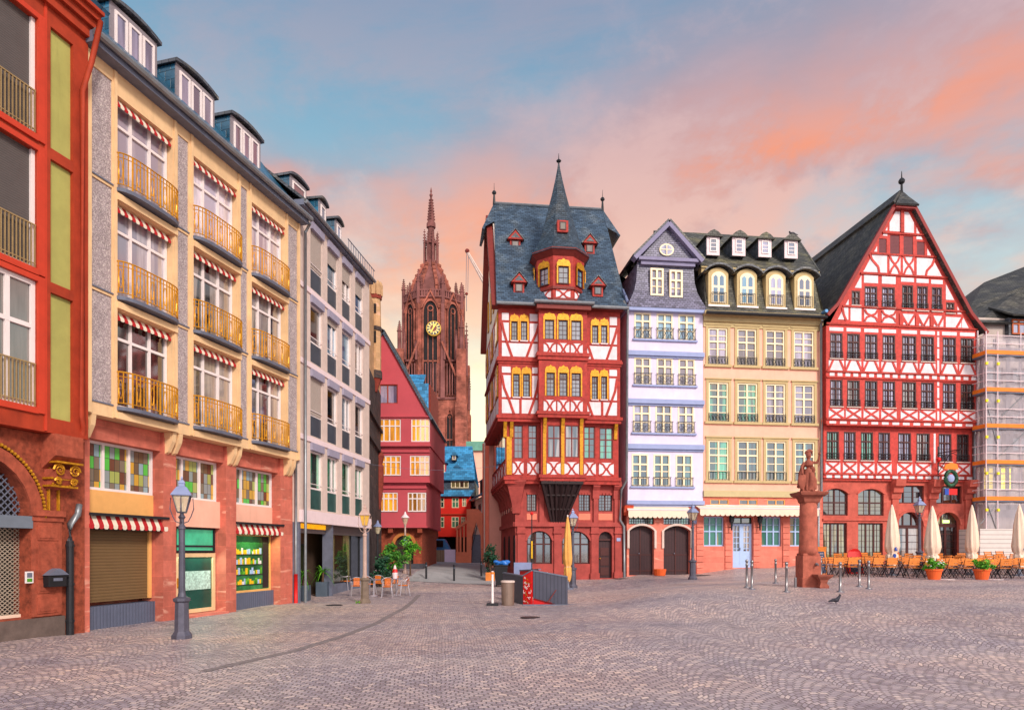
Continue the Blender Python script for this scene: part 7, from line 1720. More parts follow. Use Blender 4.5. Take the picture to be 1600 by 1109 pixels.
q = MB(); q.curve(FO, [(eL[0] - .05, eL[1] - .12), (kL[0], kL[1] - .12), (hipL[0], hipL[1] - .12)], .18, NG + .1, NG + .30); q.curve(FO, [(eR[0] + .05, eR[1] - .12), (kR[0], kR[1] - .12), (hipR[0], hipR[1] - .12)], .18, NG + .1, NG + .30)
q.beam(FO, (hipL[0], hipL[1] - .15), (hipR[0], hipR[1] - .15), .25, NG, NG + .35); q.build('barge_board', M['timber_brown'] if False else mat('barge_red', '#8a2c2a', .6, .1), h4)
q = MB(); q.fbox(FO, ap[0] - .1, ap[0] + .1, v4(364), v4(326), NG + .01, NG + .1); q.build('timber_post', M['timber_red2'], h4)
x, y, _ = aw(apx[0], 0, hn); z_ = apx[1]; q = MB(); q.lathe(x, y, [(.14, z_ - .3), (.07, z_ + .1), (.06, z_ + .45), (.17, z_ + .55), (.19, z_ + .66), (.12, z_ + .78), (.04, z_ + .84), (.02, z_ + 1.2), (.01, z_ + 1.25)], 8); q.build('finial', M['black_metal'], h4)
q = MB(); q.tube([aw(eL[0] - .15, eL[1] + .1, NG + .3), aw(eL[0] - .15, eL[1] + .1, -11)], .1, 6); q.build('gutter', mat('gutter_blue', '#5a8ab8', .5, .1, metal=.3), h4)

# ------------------------------------------------------------------ H5: house behind scaffold at the right edge
h5 = root('slate_roofed_house', (*pt(1600, 41), 1.2), 'dark timbered house with a large slate roof behind the scaffold at the right edge', 'house')
a6, c6 = X(FO, 1529), X(FO, 1700); w = MB(); v5 = lambda y, x=1560, n=0: FO.V(x, y, n)
hl5 = [(X(FO, 1574), X(FO, 1604), v5(524), v5(502))]
H5 = [(X(FO, 1536), X(FO, 1555), v5(766), v5(729)), (X(FO, 1564), X(FO, 1583), v5(766), v5(729)), (X(FO, 1600), X(FO, 1620), v5(766), v5(729))]
wall(w, FO, a6, c6, -.1, v5(497), H5, 0, .12); shell(w, FO, a6, c6, -.1, v5(497), 0, -10); w.build('wall', mat('grey_plaster', '#b8a8a0', .85, .08, 2.0), h5)
for r in H5: window(FO, r, -.1, h5, M['frame_brown'], M['glass_yellow'], fw=.07, mull=(.5,), trans=(.72,), bars=(0, (2, 0)), bw=.03)
tb = MB()
for y in (545, 585, 608, 645, 665, 700, 722, 778, 790): tb.fbox(FO, a6, c6, v5(y + 2.2), v5(y - 2.2), 0, .05)
for i in range(9):
    x = a6 + .2 + i * .85; tb.beam(FO, (x, v5(778)), (x, v5(530)), .18, 0, .045)
    for y0, y1 in ((645, 612), (700, 668)):
        tb.curve(FO, [(x, v5(y0)), (x + .1, v5((y0 + y1) / 2)), (x + .42, v5(y1 + 4)), (x + .74, v5((y0 + y1) / 2)), (x + .84, v5(y0))], .13, 0, .04)
tb.build('timber_frame', mat('timber_dark', '#6a6064', .7, .1, 4.0), h5)
for y0, y1 in ((600, 575), (660, 645), (706, 672)):
    for i in range(4): x = a6 + .4 + i * 1.7; window(FO, (x, x + 1.1, v5(y0 + 0), v5(y1)), .052, h5, M['frame_brown'], M['glass_dark'], fw=.07, mull=(.5,))
q = MB(); q.fbox(FO, X(FO, 1560), X(FO, 1600), v5(808), v5(790), 0, .06); q.build('shop_window', M['dark_glass'], h5)
def q5(x, y, n): return FO.P(X(FO, x, n), FO.V(x, y, n), n)
r = MB(); c7 = 1665
r.slab([q5(1526, 503, .4), q5(c7, 505, .4), q5(c7, 432, -2.2), q5(1600, 447, -2.2), q5(1515, 480, -2.2)], .15)
r.slab([q5(1515, 481, -2.3), q5(c7, 432, -2.3), q5(c7, 400, -6), q5(1605, 415, -6), q5(1538, 441, -6)], .15)
r.quad(q5(1526, 503, .4), q5(1515, 481, -2.3), q5(1538, 441, -6), FO.P(X(FO, 1529, 0), v5(497), -9))
r.quad(FO.P(c6, v5(497), -10), FO.P(X(FO, 1529, 0), v5(497), -9), q5(1538, 441, -6), q5(c7, 400, -6))
r.build('roof', MATS['slate_dark'], h5)
q = MB(); q.fbox(FO, X(FO, 1570), X(FO, 1640), v5(527), v5(498), -1.5, .3); dm = q.build('dormer', M['slate_grey'], h5)
window(FO, (X(FO, 1574), X(FO, 1606), v5(524), v5(501)), .31, dm, mat('orange_frame', '#b8582c', .6, .1), M['glass_lilac'], fw=.08, mull=(.33, .66), trans=(.7,))
q = MB(); q.slab([FO.P(X(FO, 1566), v5(497), .8), FO.P(X(FO, 1645), v5(497), .8), FO.P(X(FO, 1645), v5(470), -1), FO.P(X(FO, 1566), v5(470), -1)], .1); q.build('dormer_roof', MATS['slate_dark'], dm)
q = MB(); q.tube([FO.P(X(FO, 1569.5, -6), v5(430), -6), FO.P(X(FO, 1569.5, -6), v5(376), -6)], .03, 4); q.build('antenna', M['grey_metal'], h5)
# scaffold
sc = root('scaffold', (*pt(1570, 38.5), 1.1), 'grey netted scaffold with orange toe boards in front of the right edge house', 'scaffold')
SN0, SN1 = .5, 1.5
xs_ = [X(FO, 1541, SN1) + i * (X(FO, 1559, SN1) - X(FO, 1541, SN1)) * (1 if i < 2 else 1) for i in range(2)]; xs_ += [xs_[1] + 2.4, xs_[1] + 4.8]
g5 = 1.1
for n_ in (SN0, SN1):
    for x in xs_ if n_ == SN1 else [X(FO, 1528, SN0)] + xs_[1:]:
        q = MB(); q.tube([FO.P(x, g5 - .2, n_), FO.P(x, v5(518, 1560, n_), n_)], .035, 6); q.build('pole', M['rose_band'], sc)
decks = [550, 608, 664.5, 721, 778]
for y in decks:
    z_ = v5(y, 1560, SN1); q = MB(); q.fbox(FO, X(FO, 1541, SN1), xs_[-1] + 1, z_ - .2, z_ - .14, SN0, SN1); dk = q.build('deck', M['grey_metal'], sc)
    q = MB(); q.fbox(FO, X(FO, 1541, SN1), xs_[-1] + 1, z_ - .12, z_ + .1, SN1 + .0, SN1 + .04); q.fbox(FO, X(FO, 1541, SN1), X(FO, 1541, SN1) + .04, z_ - .12, z_ + .1, SN0, SN1 - .01); q.build('toe_board', M['toe_board'], dk)
    q = MB()
    for dz in (.5, .95): q.tube([FO.P(X(FO, 1541, SN1), z_ + dz, SN1), FO.P(xs_[-1] + 1, z_ + dz, SN1)], .025, 5); q.tube([FO.P(X(FO, 1541, SN1), z_ + dz, SN1), FO.P(X(FO, 1541, SN1), z_ + dz, SN0)], .025, 5)
    q.build('guard_rail', M['rose_band'], dk)
    for x in xs_[:2]:
        q = MB(); q.box(*[c for p in ((FO.P(x, 0, SN1)[0] - .06, FO.P(x, 0, SN1)[0] + .06), (FO.P(x, 0, SN1)[1] - .1, FO.P(x, 0, SN1)[1]), (z_ - .75, z_ - .6)) for c in p]); q.build('clamp', M['yellow_clamp'], dk)
for (xa, ya, xb, yb) in ((xs_[1], 664, xs_[2], 610), (xs_[1], 721, xs_[2], 668), (xs_[1], 700, xs_[0] + .1, 640), (xs_[0], 782, xs_[1], 830), (xs_[0] - .3, 820, xs_[1], 790)):
    q = MB(); q.tube([FO.P(xa, v5(ya), SN1 - .05), FO.P(xb, v5(yb), SN1 - .05)], .025, 5); q.build('diagonal_brace', M['zinc'], sc)
def net():
    m = bpy.data.materials.new('netting'); m.use_nodes = True; g = NT(m.node_tree); g.n.clear()
    uv = g.node('ShaderNodeTexCoord').outputs['UV']
    n_ = g.node('ShaderNodeTexNoise', {'Vector': uv, 'Scale': .9, 'Detail': 5.0}).outputs[0]
    d_ = g.node('ShaderNodeBsdfPrincipled', {'Base Color': (*hx('#cfc4cc'), 1), 'Roughness': .8})
    tr_n = g.node('ShaderNodeBsdfTransparent')
    mx = g.node('ShaderNodeMixShader', {0: g.math('ADD', g.math('MULTIPLY', n_, .4), .22), 1: tr_n.outputs[0], 2: d_.outputs[0]})
    g.node('ShaderNodeOutputMaterial', {0: mx.outputs[0]}); return m
q = MB(); nx0 = X(FO, 1541.5, SN1 - .1)
def drape(A, B, z0, z1, k=26, kz=10):
    rr = random.Random(4); g_ = [[None] * (kz + 1) for _ in range(k + 1)]
    A, B = Vector(A), Vector(B); nrm = Vector(((B - A).y, -(B - A).x)).normalized()
    for i in range(k + 1):
        for j in range(kz + 1):
            p_ = A.lerp(B, i / k) + nrm * (.05 * math.sin(i * 1.3) * (.4 + .6 * abs(math.sin(j * 1.9))) + rr.uniform(-.015, .015)); g_[i][j] = (p_.x, p_.y, z0 + (z1 - z0) * j / kz)
    for i in range(k):
        for j in range(kz): q.quad(g_[i][j], g_[i + 1][j], g_[i + 1][j + 1], g_[i][j + 1])
zb_, zt_ = v5(826, 1560, SN1), v5(524, 1560, SN1)
drape(FO.P(nx0, 0, SN1 - .1)[:2], FO.P(xs_[-1] + 1, 0, SN1 - .1)[:2], zb_, zt_); drape(FO.P(X(FO, 1529, SN0), 0, SN0 - .3)[:2], FO.P(nx0, 0, SN1 - .1)[:2], zb_, zt_, 8)
q.build('netting', net(), sc, smooth=True)
q = MB(); q.fbox(FO, X(FO, 1529, SN1), xs_[-1] + 1, g5 - .2, zb_, SN1 + .05, SN1 + .12); q.fbox(FO, X(FO, 1529, SN1), X(FO, 1529, SN1) + .06, g5 - .2, zb_, .05, SN1 + .05); tag(q.build('hoarding', M['hoarding']), 'pale site hoarding at the foot of the scaffold', 'hoarding')

# downpipes on the east row
def dpipe(px, n, y0, y1, m, label, bends=None):
    z1 = FO.V(px, y0, n); z0 = FO.V(px, y1, n); pts = [FO.P(X(FO, px, n), z1, n)]
    for bx, by, bn in (bends or []): pts.append(FO.P(X(FO, bx, bn), FO.V(bx, by, bn), bn))
    if not bends: pts.append(FO.P(X(FO, px, n), z0, n))
    pipe(pts, .075, M[m], 'downpipe', label)
dpipe(974.5, .75, 470, 900, 'zinc', 'grey blue downpipe between the half timbered corner house and the lilac house', [(981, 484, .9), (980.5, 500, .7), (979, 750, .6), (970.5, 765, .3), (969, 812, .25), (975, 822, .2), (975.5, 905, .15)])
dpipe(1285, .5, 500, 880, 'zinc', 'grey downpipe between the peach house and the gabled timber house', [(1283, 508, .2), (1283.5, 770, .15), (1279, 785, .15), (1278.5, 880, .15)])
dpipe(1525, .3, 515, 880, 'zinc', 'dark downpipe at the right end of the gabled timber house', [(1524, 530, .25), (1522, 880, .2)])
pipe([FO.P(X(FO, 977, .75), v2(472), .75), FO.P(X(FO, 974.5, .75), v2(462), .6), FO.P(X(FO, 981.5, .9), v2(482), .8)], .08, M['lamp_roof'], 'rainwater_hopper', 'pale zinc rainwater bend at the right roof corner of the timbered corner house', 'pipe')
# ================================================================== street furniture
def copy_tree(o, parent=None):
    c = o.copy(); COL.objects.link(c)
    if parent: c.parent = parent
    for ch in list(o.children): copy_tree(ch, c)
    return c
def inst(proto, first, loc, rz=0, label=None, group=None, sc=1.0):
    o = proto if first else copy_tree(proto)
    o.location = loc; o.rotation_euler = (0, 0, rz); o.scale = (sc, sc, sc)
    if label: o['label'] = label
    if group: o['group'] = group
    return o
def gpt(px, Y): x, y = pt(px, Y); return (x, y, gz(x, y))
# --- lamps
def make_lamp(name, label, glass='lamp_glass', post='lamp_metal', base_m='lamp_metal', roof='lamp_roof', H=3.86):
    r = root(name, (0, 0, 0), label, 'street lamp')
    q = MB(); q.lathe(0, 0, [(.24, -.15), (.24, .08), (.21, .12), (.17, .18), (.155, .86), (.20, .9), (.20, .96), (.12, 1.0)], 8, R(22.5)); q.build('pedestal', M[base_m], r)
    q = MB(); q.lathe(0, 0, [(.10, .98), (.08, 1.1), (.075, 1.3), (.068, 2.6), (.085, 2.62), (.085, 2.68), (.055, 2.72), (.05, 2.85), (.085, 2.9), (.045, 2.96), (.045, 3.02)], 12); q.build('post', M[post], r, smooth=False)
    q = MB()
    for s_ in (-1, 1):
        q.tube([(0, 0, 2.74), (s_ * .14, 0, 2.80), (s_ * .2, 0, 2.92), (s_ * .26, 0, 3.1), (s_ * .24, 0, 3.36)], .012, 5); q.tube([(0, s_ * .0, 2.74), (0, s_ * .14, 2.80), (0, s_ * .2, 2.92), (0, s_ * .26, 3.1), (0, s_ * .24, 3.36)], .012, 5)
    q.build('cradle', M[post], r)
    ln = MB(); ph_ = R(45); ln.lathe(0, 0, [(.13, 3.0), (.155, 3.03)], 4, ph_)
    for k in range(4):
        a = ph_ + R(90 * k); ln.tube([(.135 * math.cos(a), .135 * math.sin(a), 3.02), (.27 * math.cos(a), .27 * math.sin(a), 3.42)], .014, 4)
        b = a + R(45); ln.tube([(.135 * .7 * math.cos(b), .135 * .7 * math.sin(b), 3.02), (.27 * .7 * math.cos(b), .27 * .7 * math.sin(b), 3.42)], .008, 4)
    l = ln.build('lantern', M[post], r)
    q = MB(); q.lathe(0, 0, [(.13, 3.03), (.255, 3.41)], 4, ph_, cap=False); q.build('lantern_glass', M[glass], l)
    q = MB(); q.lathe(0, 0, [(.035, 3.04), (.04, 3.2), (.02, 3.24)], 8); q.build('burner', M['canvas_cream'], l)
    q = MB(); q.lathe(0, 0, [(.31, 3.41), (.32, 3.43), (.15, 3.62), (.09, 3.64), (.09, 3.70), (.11, 3.71), (.06, 3.78), (.02, 3.80), (.035, 3.83), (.01, 3.88)], 4, ph_); q.build('lantern_roof', M[roof], l)
    return r
L1 = make_lamp('street_lamp', 'grey lantern street lamp on ornate pedestal in front of the cream house shop door')
L1.location = gpt(284, 16.36); L1.rotation_euler = (0, 0, R(20))
def lamp_at(px, Y, label, rz=10, sc=1.0):
    o = copy_tree(L1); o.location = gpt(px, Y); o.rotation_euler = (0, 0, R(rz)); o.scale = (sc,) * 3; o['label'] = label; return o
lamp_at(895, 33.5, 'dark lantern street lamp beside the orange parasol at the timbered corner house')
lamp_at(1082.5, 34.9, 'street lamp standing before the right garage door of the lilac house', 20)
lamp_at(1437, 35.5, 'street lamp standing among the terrace chairs before the gabled timber house', 5, .98)
D('lamp_pale', '#b89a90', .6, .15, 4.0); D('lamp_base_stone', '#7c6a5e', .8, .2, 5.0, .1)
L2 = make_lamp('street_lamp', 'street lamp with amber glass and pinkish post near the cafe chairs', 'lamp_glass_amber', 'lamp_pale', 'lamp_base_stone', 'white_plastic' if False else 'lamp_pale')
L2.location = gpt(570, 26.6); L2.rotation_euler = (0, 0, R(10))
q = MB(); p_ = gpt(633, 38); q.lathe(0, 0, [(.14, -.2), (.14, .1), (.06, .2), (.05, 2.6), (.07, 2.65), (.05, 2.7)], 8)
L3_ = root('street_lamp', (0, 0, 0), 'small round headed street lamp in front of the crimson house', 'street lamp')
q.build('post', M['lamp_pale'], L3_); q = MB(); q.lathe(0, 0, [(.08, 2.7), (.18, 3.0), (.17, 3.08)], 10); q.build('lantern_glass', M['lamp_glass'], L3_); q = MB(); q.lathe(0, 0, [(.24, 3.06), (.22, 3.1), (.08, 3.25), (.03, 3.4)], 10); q.build('lantern_roof', M['rose_band'], L3_)
q = MB(); q.box(-.12, .12, -.08, -.06, 1.55, 1.85); q.build('plate', M['frame_blue'], L3_)
L3_.location = p_
o = copy_tree(L3_); o.location = gpt(590, 36); o['label'] = 'dark round headed street lamp standing against the dark stone house'
for ch in list(o.children):
    if ch.name.startswith('plate'): bpy.data.objects.remove(ch)
    elif ch.name.startswith('post'): ch.data = ch.data.copy(); ch.data.materials[0] = M['black_metal']
    elif ch.name.startswith('lantern_roof'): ch.data = ch.data.copy(); ch.data.materials[0] = M['lamp_roof']
# --- steel bollards
bo = root('bollard', (0, 0, 0), 'x', 'bollard', 'steel bollards around the fountain')
q = MB(); q.lathe(0, 0, [(.10, -.1), (.10, .03), (.045, .06), (.042, .78), (.055, .79), (.055, .82), (.042, .83), (.042, .90), (.058, .92), (.05, .98), (.02, 1.0)], 10); q.build('post', M['steel'], bo, smooth=True)
q = MB(); q.lathe(0, 0, [(.13, -.1), (.13, .015)], 10); q.build('foot_plate', M['grey_metal'], bo)
for i, (px, Y, lb) in enumerate([(1167, 24.2, 'leftmost steel bollard of the group left of the fountain'), (1175, 23.6, 'steel bollard close behind the leftmost one left of the fountain'), (1212, 28.0, 'steel bollard farther back between the fountain and the blue door'), (1229, 22.7, 'steel bollard nearest the viewer left of the fountain'),
                               (1283, 28.0, 'steel bollard behind the fountain near the tall chalkboard'), (1313, 22.6, 'tallest looking steel bollard right of the fountain basin'), (1343, 25.2, 'steel bollard in front of the left terrace benches, the farther of two'), (1357.5, 24.0, 'rightmost steel bollard before the terrace benches')]):
    inst(bo, i == 0, gpt(px, Y), 0, lb)
q = MB(); x, y, z = gpt(1243, 24.5); q.lathe(x, y, [(.05, z - .1), (.05, z + .34), (.03, z + .38)], 8); tag(q.build('short_post', M['steel']), 'short steel stub beside the left foot of the fountain', 'post')
bp = root('lane_bollard', (0, 0, 0), 'x', 'bollard', 'black bollards in the lane')
q = MB(); q.lathe(0, 0, [(.055, -.1), (.055, .80), (.06, .82), (.06, .88), (.02, .9)], 8); q.build('post', M['black_metal'], bp); q = MB(); q.lathe(0, 0, [(.062, .70), (.062, .74)], 8); q.build('band', M['grey_metal'], bp)
for i, (px, Y, lb) in enumerate([(666, 37, 'left black bollard at the mouth of the lane'), (709.5, 37, 'middle black bollard at the mouth of the lane'), (752, 40, 'right black bollard at the mouth of the lane by the stair')]): inst(bp, i == 0, gpt(px, Y), 0, lb)
# --- closed parasols
def parasol(px, Y, H, m, label, r=.34, marks=False, seed=0):
    rr = random.Random(seed); b = gpt(px, Y); rt = root('closed_parasol', b, label, 'parasol')
    q = MB(); q.lathe(b[0], b[1], [(.03, b[2] - .05), (.03, b[2] + H)], 8); q.build('pole', M['white_plastic'], rt)
    q = MB(); q.lathe(b[0], b[1], [(.30, b[2] - .05), (.30, b[2] + .06), (.10, b[2] + .08), (.05, b[2] + .35)], 12); q.build('foot', M['grey_metal'], rt)
    q = MB(); seg = 24; prof = [(.62, .40), (.72, .50), (.85, .75), (.80, 1.05), (.62, 1.12), (.86, 1.22), (1.0, 1.5), (.92, 2.0), (.72, 2.6), (.45, 3.15), (.2, 3.5), (.06, 3.62)]; k = H / 3.62; i0 = len(q.v)
    for ri, (a, z) in enumerate(prof):
        for j in range(seg):
            g_ = 2 * math.pi * j / seg; rad = r * a * (1 + .26 * math.cos(g_ * 7 + ri * .5 + .5 * math.sin(g_ + seed)) * (1 if ri < 10 else .2)) + rr.uniform(-.006, .006)
            q.v.append((b[0] + rad * math.cos(g_), b[1] + rad * math.sin(g_), b[2] + z * k + (rr.uniform(-.06, .06) if ri < 2 else rr.uniform(-.015, .015))))
    for ri in range(len(prof) - 1):
        for j in range(seg): j2 = (j + 1) % seg; q.f.append((ri * seg + j, ri * seg + j2, (ri + 1) * seg + j2, (ri + 1) * seg + j)); q.m.append(0)
    cvv = q.build('canopy', M[m], rt, smooth=True)
    q = MB(); q.lathe(b[0], b[1], [(r * .70, b[2] + 1.07 * k), (r * .72, b[2] + 1.11 * k)], 16); q.build('strap', M['rose_render'], rt)
    if marks:
        q = MB(); f_ = Fr((b[0] - 1, b[1] - r * 1.02), (b[0] + 1, b[1] - r * 1.02))
        for (u, z, s_) in marks:
            q.prism(f_, [(1 + u + s_ * math.cos(t_), z * k + b[2] + s_ * 1.4 * math.sin(t_)) for t_ in [2 * math.pi * i / 8 for i in range(8)]], -.16, .0)
        q.build('printed_mark', mat('mark_blue', '#3050a8', .8), cvv)
    return rt
parasol(1394, 32.5, 3.35, 'canvas_cream', 'closed cream parasol with blue mark left of the terrace lamp', .28, ((.05, 1.35, .07), (-.02, 1.0, .07)), 1)
parasol(1457, 31.5, 3.25, 'canvas_cream', 'closed cream parasol directly behind the left flower pot', .29, ((-.06, .72, .04), (.07, .85, .04)), 2)
parasol(1519, 33.0, 3.35, 'canvas_cream', 'slim closed cream parasol before the right corner of the gabled timber house', .25, False, 3)
parasol(1593, 32.0, 3.35, 'canvas_cream', 'closed cream parasol in front of the scaffold', .27, ((.07, 1.35, .06),), 4)
parasol(887, 32.2, 3.5, 'canvas_orange', 'closed orange parasol in front of the timbered corner house', .19, False, 5)
# --- cafe chairs near the corner
def make_cafe_chair():
    r = root('cafe_chair', (0, 0, 0), 'x', 'chair', 'aluminium cafe chairs beside the pale pink house')
    q = MB(); q.lathe(0, 0, [(.20, .43), (.23, .45), (.23, .465), (.2, .47)], 14); q.build('seat', M['orange_weave'], r)
    q = MB()
    q.tube([(.25 * math.cos(a), .25 * math.sin(a), .66 + .17 * max(0, math.sin(a))) for a in [R(-35 + 250 * i / 14) for i in range(15)]], .016, 6); q.build('arm_rail', M['chair_metal'], r)
    q = MB(); q.tube([(.235 * math.cos(a), .235 * math.sin(a), .72) for a in [R(45 + 90 * i / 8) for i in range(9)]], .004, 4)
    for i in range(6):
        q.box(-.13, .13, .215, .225, .50 + i * .052, .535 + i * .052)
    q.build('backrest', M['orange_weave'], r)
    for sx_, sy_ in ((-1, -1), (1, -1), (-1, 1), (1, 1)):
        q = MB(); q.tube([(sx_ * .19, sy_ * .15, .66 if sy_ > 0 else .62), (sx_ * .18, sy_ * .16, .44), (sx_ * .23, sy_ * .23, .0)], [.014, .02, .014], 6); q.build('leg', M['chair_metal'], r)
    return r
cc = make_cafe_chair()
spots = [(556, 29.6, 200, 'cafe chair just left of the amber street lamp'), (577, 30.8, 150, 'cafe chair behind the amber street lamp'), (592, 31.2, 180, 'cafe chair right behind the left cafe table'), (605, 29.2, 5, 'cafe chair with its orange back towards the viewer'), (618, 31.2, 190, 'cafe chair behind the ketchup red stand'), (630, 29.8, 300, 'rightmost cafe chair of the group'), (540, 32.5, 80, 'cafe chair close to the shop window')]
for i, (px, Y, rz, lb) in enumerate(spots): inst(cc, i == 0, gpt(px, Y), R(rz), lb.replace('ketchup red', 'small red'))
ctb = root('cafe_table', (0, 0, 0), 'x', 'table', 'round cafe tables beside the pale pink house')
q = MB(); q.lathe(0, 0, [(.35, .70), (.35, .725)], 20); q.build('table_top', M['grey_metal'], ctb); q = MB(); q.lathe(0, 0, [(.22, -.0), (.2, .03), (.035, .06), (.035, .70)], 10); q.build('pedestal', M['chair_metal'], ctb)
for i, (px, Y, lb) in enumerate(((584, 29.8, 'left round cafe table'), (619, 30.2, 'right round cafe table'))): inst(ctb, i == 0, gpt(px, Y), 0, lb)
ks = root('menu_stand', gpt(617, 30.15), 'small red and white cone shaped stand on the right cafe table', 'menu stand'); x, y, z = gpt(617, 30.15)
q = MB(); q.lathe(x, y, [(.10, z + .725), (.12, z + .95), (.04, z + 1.28), (.01, z + 1.33)], 8); q.build('body', M['rose_band'], ks); q = MB(); q.lathe(x, y, [(.125, z + 1.0), (.09, z + 1.15)], 8); q.build('red_band', M['signal_red'], ks)
# --- foliage
def leaves(c, rad, n, size, m, name, parent, seed=0, clumps=22, flat=1.0):
    rr = random.Random(seed); q = MB(); cl_ = []
    for _ in range(clumps):
        v = Vector((rr.gauss(0, 1), rr.gauss(0, 1), rr.gauss(0, 1))).normalized() * rr.uniform(.3, 1.12) ; cl_.append(Vector((v.x * rad[0], v.y * rad[1], v.z * rad[2])))
    for i in range(n):
        b = cl_[i % clumps]; o_ = Vector((rr.gauss(0, 1), rr.gauss(0, 1), rr.gauss(0, 1))) * .125 * max(rad); p = Vector(c) + b + Vector((o_.x, o_.y, o_.z * flat))
        d = Vector((rr.gauss(0, 1), rr.gauss(0, 1), rr.gauss(0, .7))).normalized(); e = d.cross(Vector((rr.gauss(0, 1), rr.gauss(0, 1), rr.gauss(0, 1)))).normalized(); s_ = size * rr.uniform(.5, 1.4)
        q.quad(p - d * s_, p + e * s_ * .45, p + d * s_, p - e * s_ * .45)
    return q.build(name, m, parent)
def bush(name, px, Y, rx, h, label, m, m_trunk='wood_orange', n=1500, size=.06, z0=.3, seed=1, cat='shrub', pot=None):
    b = gpt(px, Y); rt = root(name, b, label, cat)
    q = MB(); rr = random.Random(seed); q.tube([(b[0], b[1], b[2]), (b[0], b[1], b[2] + z0 + h * .3)], [.05, .03], 6)
    for i in range(5): a = rr.uniform(0, 6.28); q.tube([(b[0], b[1], b[2] + z0 + h * .1), (b[0] + rx * .5 * math.cos(a), b[1] + rx * .5 * math.sin(a), b[2] + z0 + h * rr.uniform(.4, .8))], [.03, .01], 5)
    q.build('stem', mat('bark', '#5c4434', .9, .2, 6.0), rt)
    leaves((b[0], b[1], b[2] + z0 + h / 2), (rx, rx, h / 2), n, size, m, 'foliage', rt, seed)
    if pot:
        q = MB(); q.box(b[0] - pot[0], b[0] + pot[0], b[1] - pot[0], b[1] + pot[0], b[2] - .05, b[2] + pot[1]); q.build('planter', M[pot[2]], rt)
    return rt
bush('potted_tree', 612, 36, .72, 1.55, 'bright green leafy tree behind the cafe chairs', M['leaf_mid'], n=2300, size=.08, z0=.55, seed=3, cat='tree')
bush('shrub', 594, 35, .7, 1.5, 'low dark green shrub at the foot of the dark stone house', M['leaf_dark'], n=1400, size=.075, z0=.1, seed=4)
bush('shrub', 641, 37.5, .45, 1.2, 'loose green shrub right of the small round headed lamp', M['leaf_bright'], n=700, size=.08, z0=.9, seed=6)
bush('potted_shrub', 766, 38, .42, 1.4, 'dark green potted shrub beside the black wheeled bin', M['leaf_dark'], n=1300, size=.07, z0=.45, seed=5, pot=(.25, .45, 'wood_orange'))
def palm(px, Y, label, seed):
    b = gpt(px, Y); rt = root('potted_palm', b, label, 'potted plant'); rr = random.Random(seed)
    q = MB(); q.box(b[0] - .24, b[0] + .24, b[1] - .24, b[1] + .24, b[2] - .02, b[2] + .62); q.build('planter', mat('planter_slate', '#4c5866', .5, .1, 3.0), rt, bevel=.02)
    q = MB(); q.tube([(b[0], b[1], b[2] + .6), (b[0] + .03, b[1], b[2] + 1.05)], [.05, .035], 6); q.build('stem', MATS['bark'], rt)
    q = MB()
    for i in range(46):
        a = rr.uniform(0, 6.28); L = rr.uniform(.35, .62); up = rr.uniform(-.1, .75); pts = []
        for j in range(5):
            t_ = j / 4; pts.append(Vector((b[0] + L * t_ * math.cos(a), b[1] + L * t_ * math.sin(a), b[2] + 1.05 + up * t_ * .9 - .55 * t_ * t_ * (1 - up * .4))))
        w_ = Vector((-math.sin(a), math.cos(a), 0)) * .03
        for j in range(4):
            k0, k1 = 1 - j / 4.4, 1 - (j + 1) / 4.4; q.quad(pts[j] - w_ * k0, pts[j] + w_ * k0, pts[j + 1] + w_ * k1, pts[j + 1] - w_ * k1)
    q.build('fronds', M['leaf_bright'], rt)
palm(474, 27.6, 'left potted palm in a slate planter under the pale pink house', 1); palm(504, 29.6, 'right potted palm in a slate planter beside the steel column', 2)
q = MB(); x, y, z = gpt(562, 26.5); q2 = leaves((x, y, z + .03), (.16, .12, .05), 160, .03, M['leaf_bright'], 'weed', None, 9, 6); tag(q2, 'small tuft of weeds at the foot of the amber street lamp', 'weed')
# --- flower pots
def flowerpot(px, Y, label, seed, pet):
    b = gpt(px, Y); rt = root('flower_pot', b, label, 'flower pot'); x, y, z = b
    q = MB(); q.lathe(x, y, [(.22, z), (.30, z + .36), (.33, z + .37), (.33, z + .44), (.28, z + .44), (.26, z + .40)], 20); q.build('pot', M['clay_pot'], rt, smooth=False)
    leaves((x, y, z + .62), (.40, .36, .20), 900, .055, M['leaf_bright'], 'foliage', rt, seed, 12)
    q = MB(); rr = random.Random(seed)
    for i in range(9):
        a = rr.uniform(0, 6.28); r_ = rr.uniform(.1, .42); c_ = (x + r_ * math.cos(a), y - abs(r_ * math.sin(a)), z + .6 + rr.uniform(-.05, .25)); q.ball(c_, .045, 6, 3, sc=(1, 1, .5))
    q.build('blossoms', M[pet], rt)
    q = MB(); q.lathe(x + .42, y - .18, [(.26, z + .0), (.27, z + .02)], 14, sx=1.2); q.build('saucer', M['white_plastic'], rt)
flowerpot(1459.5, 28.5, 'orange flower pot with white blossoms in front of the middle parasol', 3, 'petal_white'); flowerpot(1534.5, 28.5, 'orange flower pot with a yellow blossom, the right one of two', 4, 'petal_yellow')
